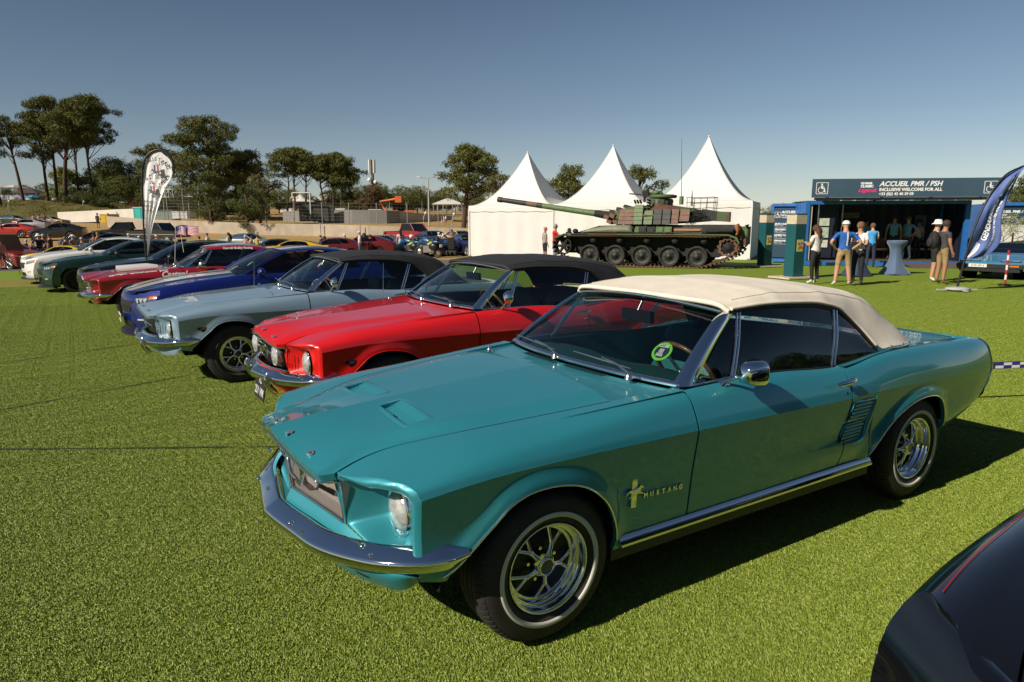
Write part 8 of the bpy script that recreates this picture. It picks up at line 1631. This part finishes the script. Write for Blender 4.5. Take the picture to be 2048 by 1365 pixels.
# wheelchair user
x, y, z, d = foot(905, 512); w = empty('electric_wheelchair', (x, y, z), AWAY-.4, 'black electric wheelchair with green frame parked on the asphalt', 'wheelchair')
for xx, s_, r_ in ((.28,1,.13),(.28,-1,.13),(-.18,1,.18),(-.18,-1,.18)): mb = MB(); mb.smooth = True; mb.cyl((xx,s_*.26,r_), (xx,s_*.34,r_), r_, n=18); mb.build('wheel', RUBBER, w)
mb = MB(); mb.box((.02,0,.30), (.6,.42,.16)); mb.build('chassis', BLACK, w); mb = MB(); mb.box((.05,0,.26), (.5,.56,.04)); mb.build('frame_rail', mat('frame_green', (.08,.45,.06), .4), w); mb = MB(); mb.box((.02,0,.50), (.48,.46,.10)); mb.build('seat', BLACK, w); mb = MB(); mb.box((-.24,0,.85), (.10,.46,.66), ry=-.12); mb.build('backrest', BLACK, w)
for s_ in (-1,1): mb = MB(); mb.box((.05,s_*.27,.70), (.40,.06,.05)); mb.build('armrest', BLACK, w)
person((x, y, z+.05), AWAY-.4, 'wheelchair user in dark green top', 'sit', 1.70, shirt=(.03,.14,.11), trousers=(.03,.03,.03), hat=('hair', (.20,.10,.05)))
# blue wedge shaped sports car on the right
x, y, z, d = foot(1952, 556); hdA = .22; fx_, fy_ = at(1990, 20.4); AL = empty('wedge_sports_car', (fx_-2.15*math.cos(hdA), fy_-2.15*math.sin(hdA), ground(fx_, fy_)), 0, 'blue low wedge shaped 1970s sports car at the right edge facing the camera', 'car')
ABL = paint('wedge_blue', (.05,.23,.40), .2, .35); Wd = .82; xs = [(2.15,.36,.58),(2.10,.30,.60),(1.2,.30,.76),(.55,.30,.83),(-1.9,.30,.88),(-2.1,.34,.82)]
AP = np.array([[(xx, s_*Wd*(1 if k < 2 else .93), zz) for k, zz in enumerate((z0, (z0+z1)/2, z1))] for s_ in (1,) for xx, z0, z1 in xs]); mb = MB(); full = np.concatenate([AP, mirror_y(AP)[:,::-1]], 1); mb.grid(full, smooth=False)
arches_ = ((1.25,.31),(-1.05,.31)); mb.add(full[0], [tuple(range(6))]); mb.build('body', ABL, AL)
for cx_, r_ in arches_:
    for s_ in (1,-1):
        mb = MB(); mb.smooth = True; mb.lathe([(.24,s_*.86),(.30,s_*.84),(.31,s_*.78),(.31,s_*.66)], 26, 'y', c=(cx_,0,.31)); mb.build('tyre', RUBBER, AL); mb = MB(); mb.smooth = True; mb.lathe([(.235,s_*.865),(.20,s_*.84),(.05,s_*.86),(0,s_*.86)], 22, 'y', c=(cx_,0,.31)); mb.build('rim', STEEL, AL); mb = MB(); mb.smooth = True; mb.lathe([(.36,s_*.832),(.36,s_*.5)], 24, 'y', c=(cx_,0,.33)); mb.lathe([(.36,s_*.834),(.0,s_*.834)], 24, 'y', c=(cx_,0,.33)); mb.build('wheel_housing', DARK, AL)
mb = MB(); V = [(.55,.74,.83),(-.35,.54,1.14),(-1.0,.52,1.12),(-1.75,.70,.88)]; V2 = [(a, -b_, c) for a, b_, c in V]; mb.add(V+V2, [(1,2,6,5)], False); mb.build('roof', ABL, AL); mb = MB(); mb.add(V+V2, [(0,1,5,4),(0,3,2,1),(4,5,6,7),(2,3,7,6)], False); mb.build('car_window', GLASSD, AL); mb = MB(); 
for s_ in (1,-1): mb.tube([(.55,s_*.74,.83),(-.35,s_*.54,1.14)], .025, 5)
mb.build('windshield_pillar', BLACK, AL); mb = MB(); mb.box((2.14,0,.45), (.16,1.66,.13)); mb.box((2.10,0,.33), (.2,1.5,.14)); mb.build('front_bumper', BLACK, AL)
pl = MB(); pl.box((2.235,-.28,.46), (.012,.46,.11)); p_ = pl.build('number_plate', WCAB, AL); text('plate_text', 'ATE 2813', .085, mat('plate_black', (.02,.02,.02), .5), p_, (2.243,-.28,.46), (math.pi/2,0,math.pi/2), ext=.001)
for yy in (.62,.38,-.38,-.62): mb = MB(); mb.box((2.02,yy,.615), (.24,.19,.03), ry=.11); mb.build('headlight', LENS, AL)
for s_ in (.5,-.5): mb = MB(); mb.box((2.12,s_,.592), (.05,.52,.05)); mb.build('lamp_surround', BLACK, AL)
mb = MB(); mb.box((2.22,.62,.46), (.02,.22,.05)); mb.build('turn_signal', mat('amber_lens'), AL)
AL.rotation_euler = (0,0,hdA); AL.scale = (1,1,.88)
# ---- plates, stickers and print on the cars --------------------------------
def plate(par, loc, s, w=.42, h=.20, dark=True, rot=(math.pi/2,0,math.pi/2), lines=None):
    mb = MB(); mb.box((0,0,0), (w,h,.008)); e = mb.build('number_plate', mat('plate_dark', (.02,.02,.022), .4) if dark else WCAB, par, loc); e.rotation_euler = rot
    for k, t_ in enumerate(s): text('plate_text', t_, h*.42 if len(s) > 1 else h*.7, mat('plate_silver', (.6,.6,.6), .4) if dark else mat('plate_black', (.02,.02,.02), .5), e, (0, h*.23-(h*.46)*k if len(s) > 1 else 0, .006), ext=.001, bold=.002)
plate(CARS['red'], (.835,-.05,.33), ('TL', '251 VM'), .34, .22, rot=(math.radians(80),0,math.pi/2))
plate(CARS['green'], (.905,0,.36), ('GB-551-CR',), .50, .11, False); plate(CARS['white'], (.905,0,.33), ('EL-204-KM',), .50, .11, True); plate(CARS['blue'], (.895,0,.38), ('FR-710-LX',), .50, .11, False)
def disc(par, c, r, rings, nrm, nm='windshield_sticker', upv=(0,0,1)):
    n_ = Vector(nrm).normalized(); a = n_.cross(Vector(upv)).normalized(); b_ = a.cross(n_)*-1; e = empty(nm, c, parent=par)
    for k, (rr, m) in enumerate(rings): mb = MB(); mb.add([tuple(n_*(.002*k)+(a*math.cos(t)+b_*math.sin(t))*rr*r) for t in np.linspace(0, 2*math.pi, 32, endpoint=False)], [tuple(range(32))], False); mb.build('sticker_ring', m, e)
    return e, a, b_, n_
LIME = mat('sticker_lime', (.20,.62,.06), .5); NVY = mat('sticker_navy', (.02,.03,.08), .5)
cen = Vector((-.985,.42,1.045)); st, a_, b2, n_ = disc(CARS['turq'], cen, .058, ((1,LIME),(.74,NVY)), (.62,.05,.62)); R3 = Matrix((-a_, Vector(n_).cross(-a_), n_)).transposed().to_euler()
for t_, dz, s_ in (('CLUBS', .030, .022), ('2025', -.026, .022)): o = text('sticker_text', t_, s_, WPR, st, tuple(n_*.006+Vector(n_).cross(-a_)*dz), tuple(R3), ext=.0004, bold=.0008)
mb = MB(); V_s = Vector(n_).cross(-a_); mb.add([tuple(n_*.0055+(-a_)*i*.015+V_s*j*.014) for i, j in ((-1,-1),(1,-1),(1,1),(-1,1))], [(0,1,2,3)], False); mb.build('sticker_block', mat('sticker_grey', (.45,.47,.45), .5), st)
for key, c, r, rg, nr in (('lb', (-.97,.45,1.02), .05, ((1,WPR),(.8,NVY)), (.62,.1,.62)), ('blue', (-.95,.35,1.13), .055, ((1,LIME),(.7,mat('sticker_pale',(.4,.5,.45),.5))), (.5,0,.75)), ('lb', (-1.16,.05,1.20), .05, ((1,mat('sticker_red',(.5,.05,.05),.5)),(.6,WPR)), (.62,0,.62))): disc(CARS[key], c, r, rg, nr)
# lettering and stripes on the racing coupe
cr = CARS['coupe']; bC = BODY['coupe']
def flank_text(s, size, x, z, m=STRIPE, shear=.2):
    me = textmesh(s, size, 0, align='LEFT', bold=.004, shear=shear); me.materials.clear(); me.materials.append(m)
    for v in me.vertices: xx, zz = x-v.co.x, z+v.co.y; yy = surf_y(bC, xx, min(zz, bC.P(xx, 5.6)[2])); v.co = Vector((xx, yy+.004, zz))
    return link('door_lettering', me, cr)
def topside_text(s, size, x0_, t0, m=STRIPE):
    me = textmesh(s, size, 0, align='LEFT', bold=.004, shear=.2); me.materials.clear(); me.materials.append(m)
    for v in me.vertices: p = bC.P(x0_-v.co.x, t0-v.co.y*9); v.co = Vector((p[0], p[1]+.003, p[2]+.004))
    return link('fender_lettering', me, cr)
topside_text('Shelby American Inc.', .115, .42, 5.35); flank_text('Castrol', .14, -.42, .835, shear=.3)
me = text('roof_lettering', 'Carroll Shelby Racing', .062, STRIPE, cr, (-1.52,.655,1.285), (math.radians(62),0,math.pi), ext=.001, align='LEFT', bold=.003)
HGc = top_patch(bC, lambda T: -.44+0*T, lambda T: .86-.05*np.clip(8-T,0,1)**2, 7.25, 8, 20, 8); mb = MB(); Gc = HGc.copy(); Gc[...,2] += .0165; mb.grid(Gc); mb.build('hood_stripe', STRIPE, cr)
G = [[(xx, yy, .935+.0*abs(yy)+hh) for yy, hh in ((-.27,-.01),(-.25,.05),(0,.07),(.25,.05),(.27,-.01))] for xx, k in ((-.40,0),(-.2,1),(.25,1),(.30,1))]; G = np.array(G); G[0,:,2] -= .03; G[2:,:,2] -= .025; mb = MB(); mb.grid(G); mb.add(G[-1], [(0,1,2,3,4)], False); mb.build('hood_scoop', STRIPE, cr)
mb = MB(); mb.cyl((-.60,-.55,.93), (-.75,-.58,1.5), .003, .0015, 5); mb.build('radio_aerial', CHROME, cr)
for s_ in (1,-1):
    G = np.array([[(xx, s_*yy, zz) for yy in (.06,.42)] for xx, zz in ((-1.22,1.318),(-1.5,1.357),(-1.77,1.366),(-2.0,1.361))]); G[:,1,2] -= .022; mb = MB(); mb.grid(G); mb.build('roof_stripe', STRIPE, cr)
G = top_patch(BODY['lb'], lambda T: .18+0*T, lambda T: .50+0*T, 7.35, 7.9, 6, 5, both=False); mb = MB(); G[...,2] += .017; 

# thin red pinstripe along the fender of the near black car
bN = BODY['near']; pts = [bN.P(x, 5.5)+[0,-.0,0] for x in np.linspace(.42, -.95, 24)]; pts = np.array(pts)*[1,-1,1]+[0,-.003,.002]; mb = MB(); mb.smooth = True; mb.tube(pts, .0013, 5); mb.build('pinstripe', mat('pin_red', (.5,.01,.01), .4), CARS['near'])
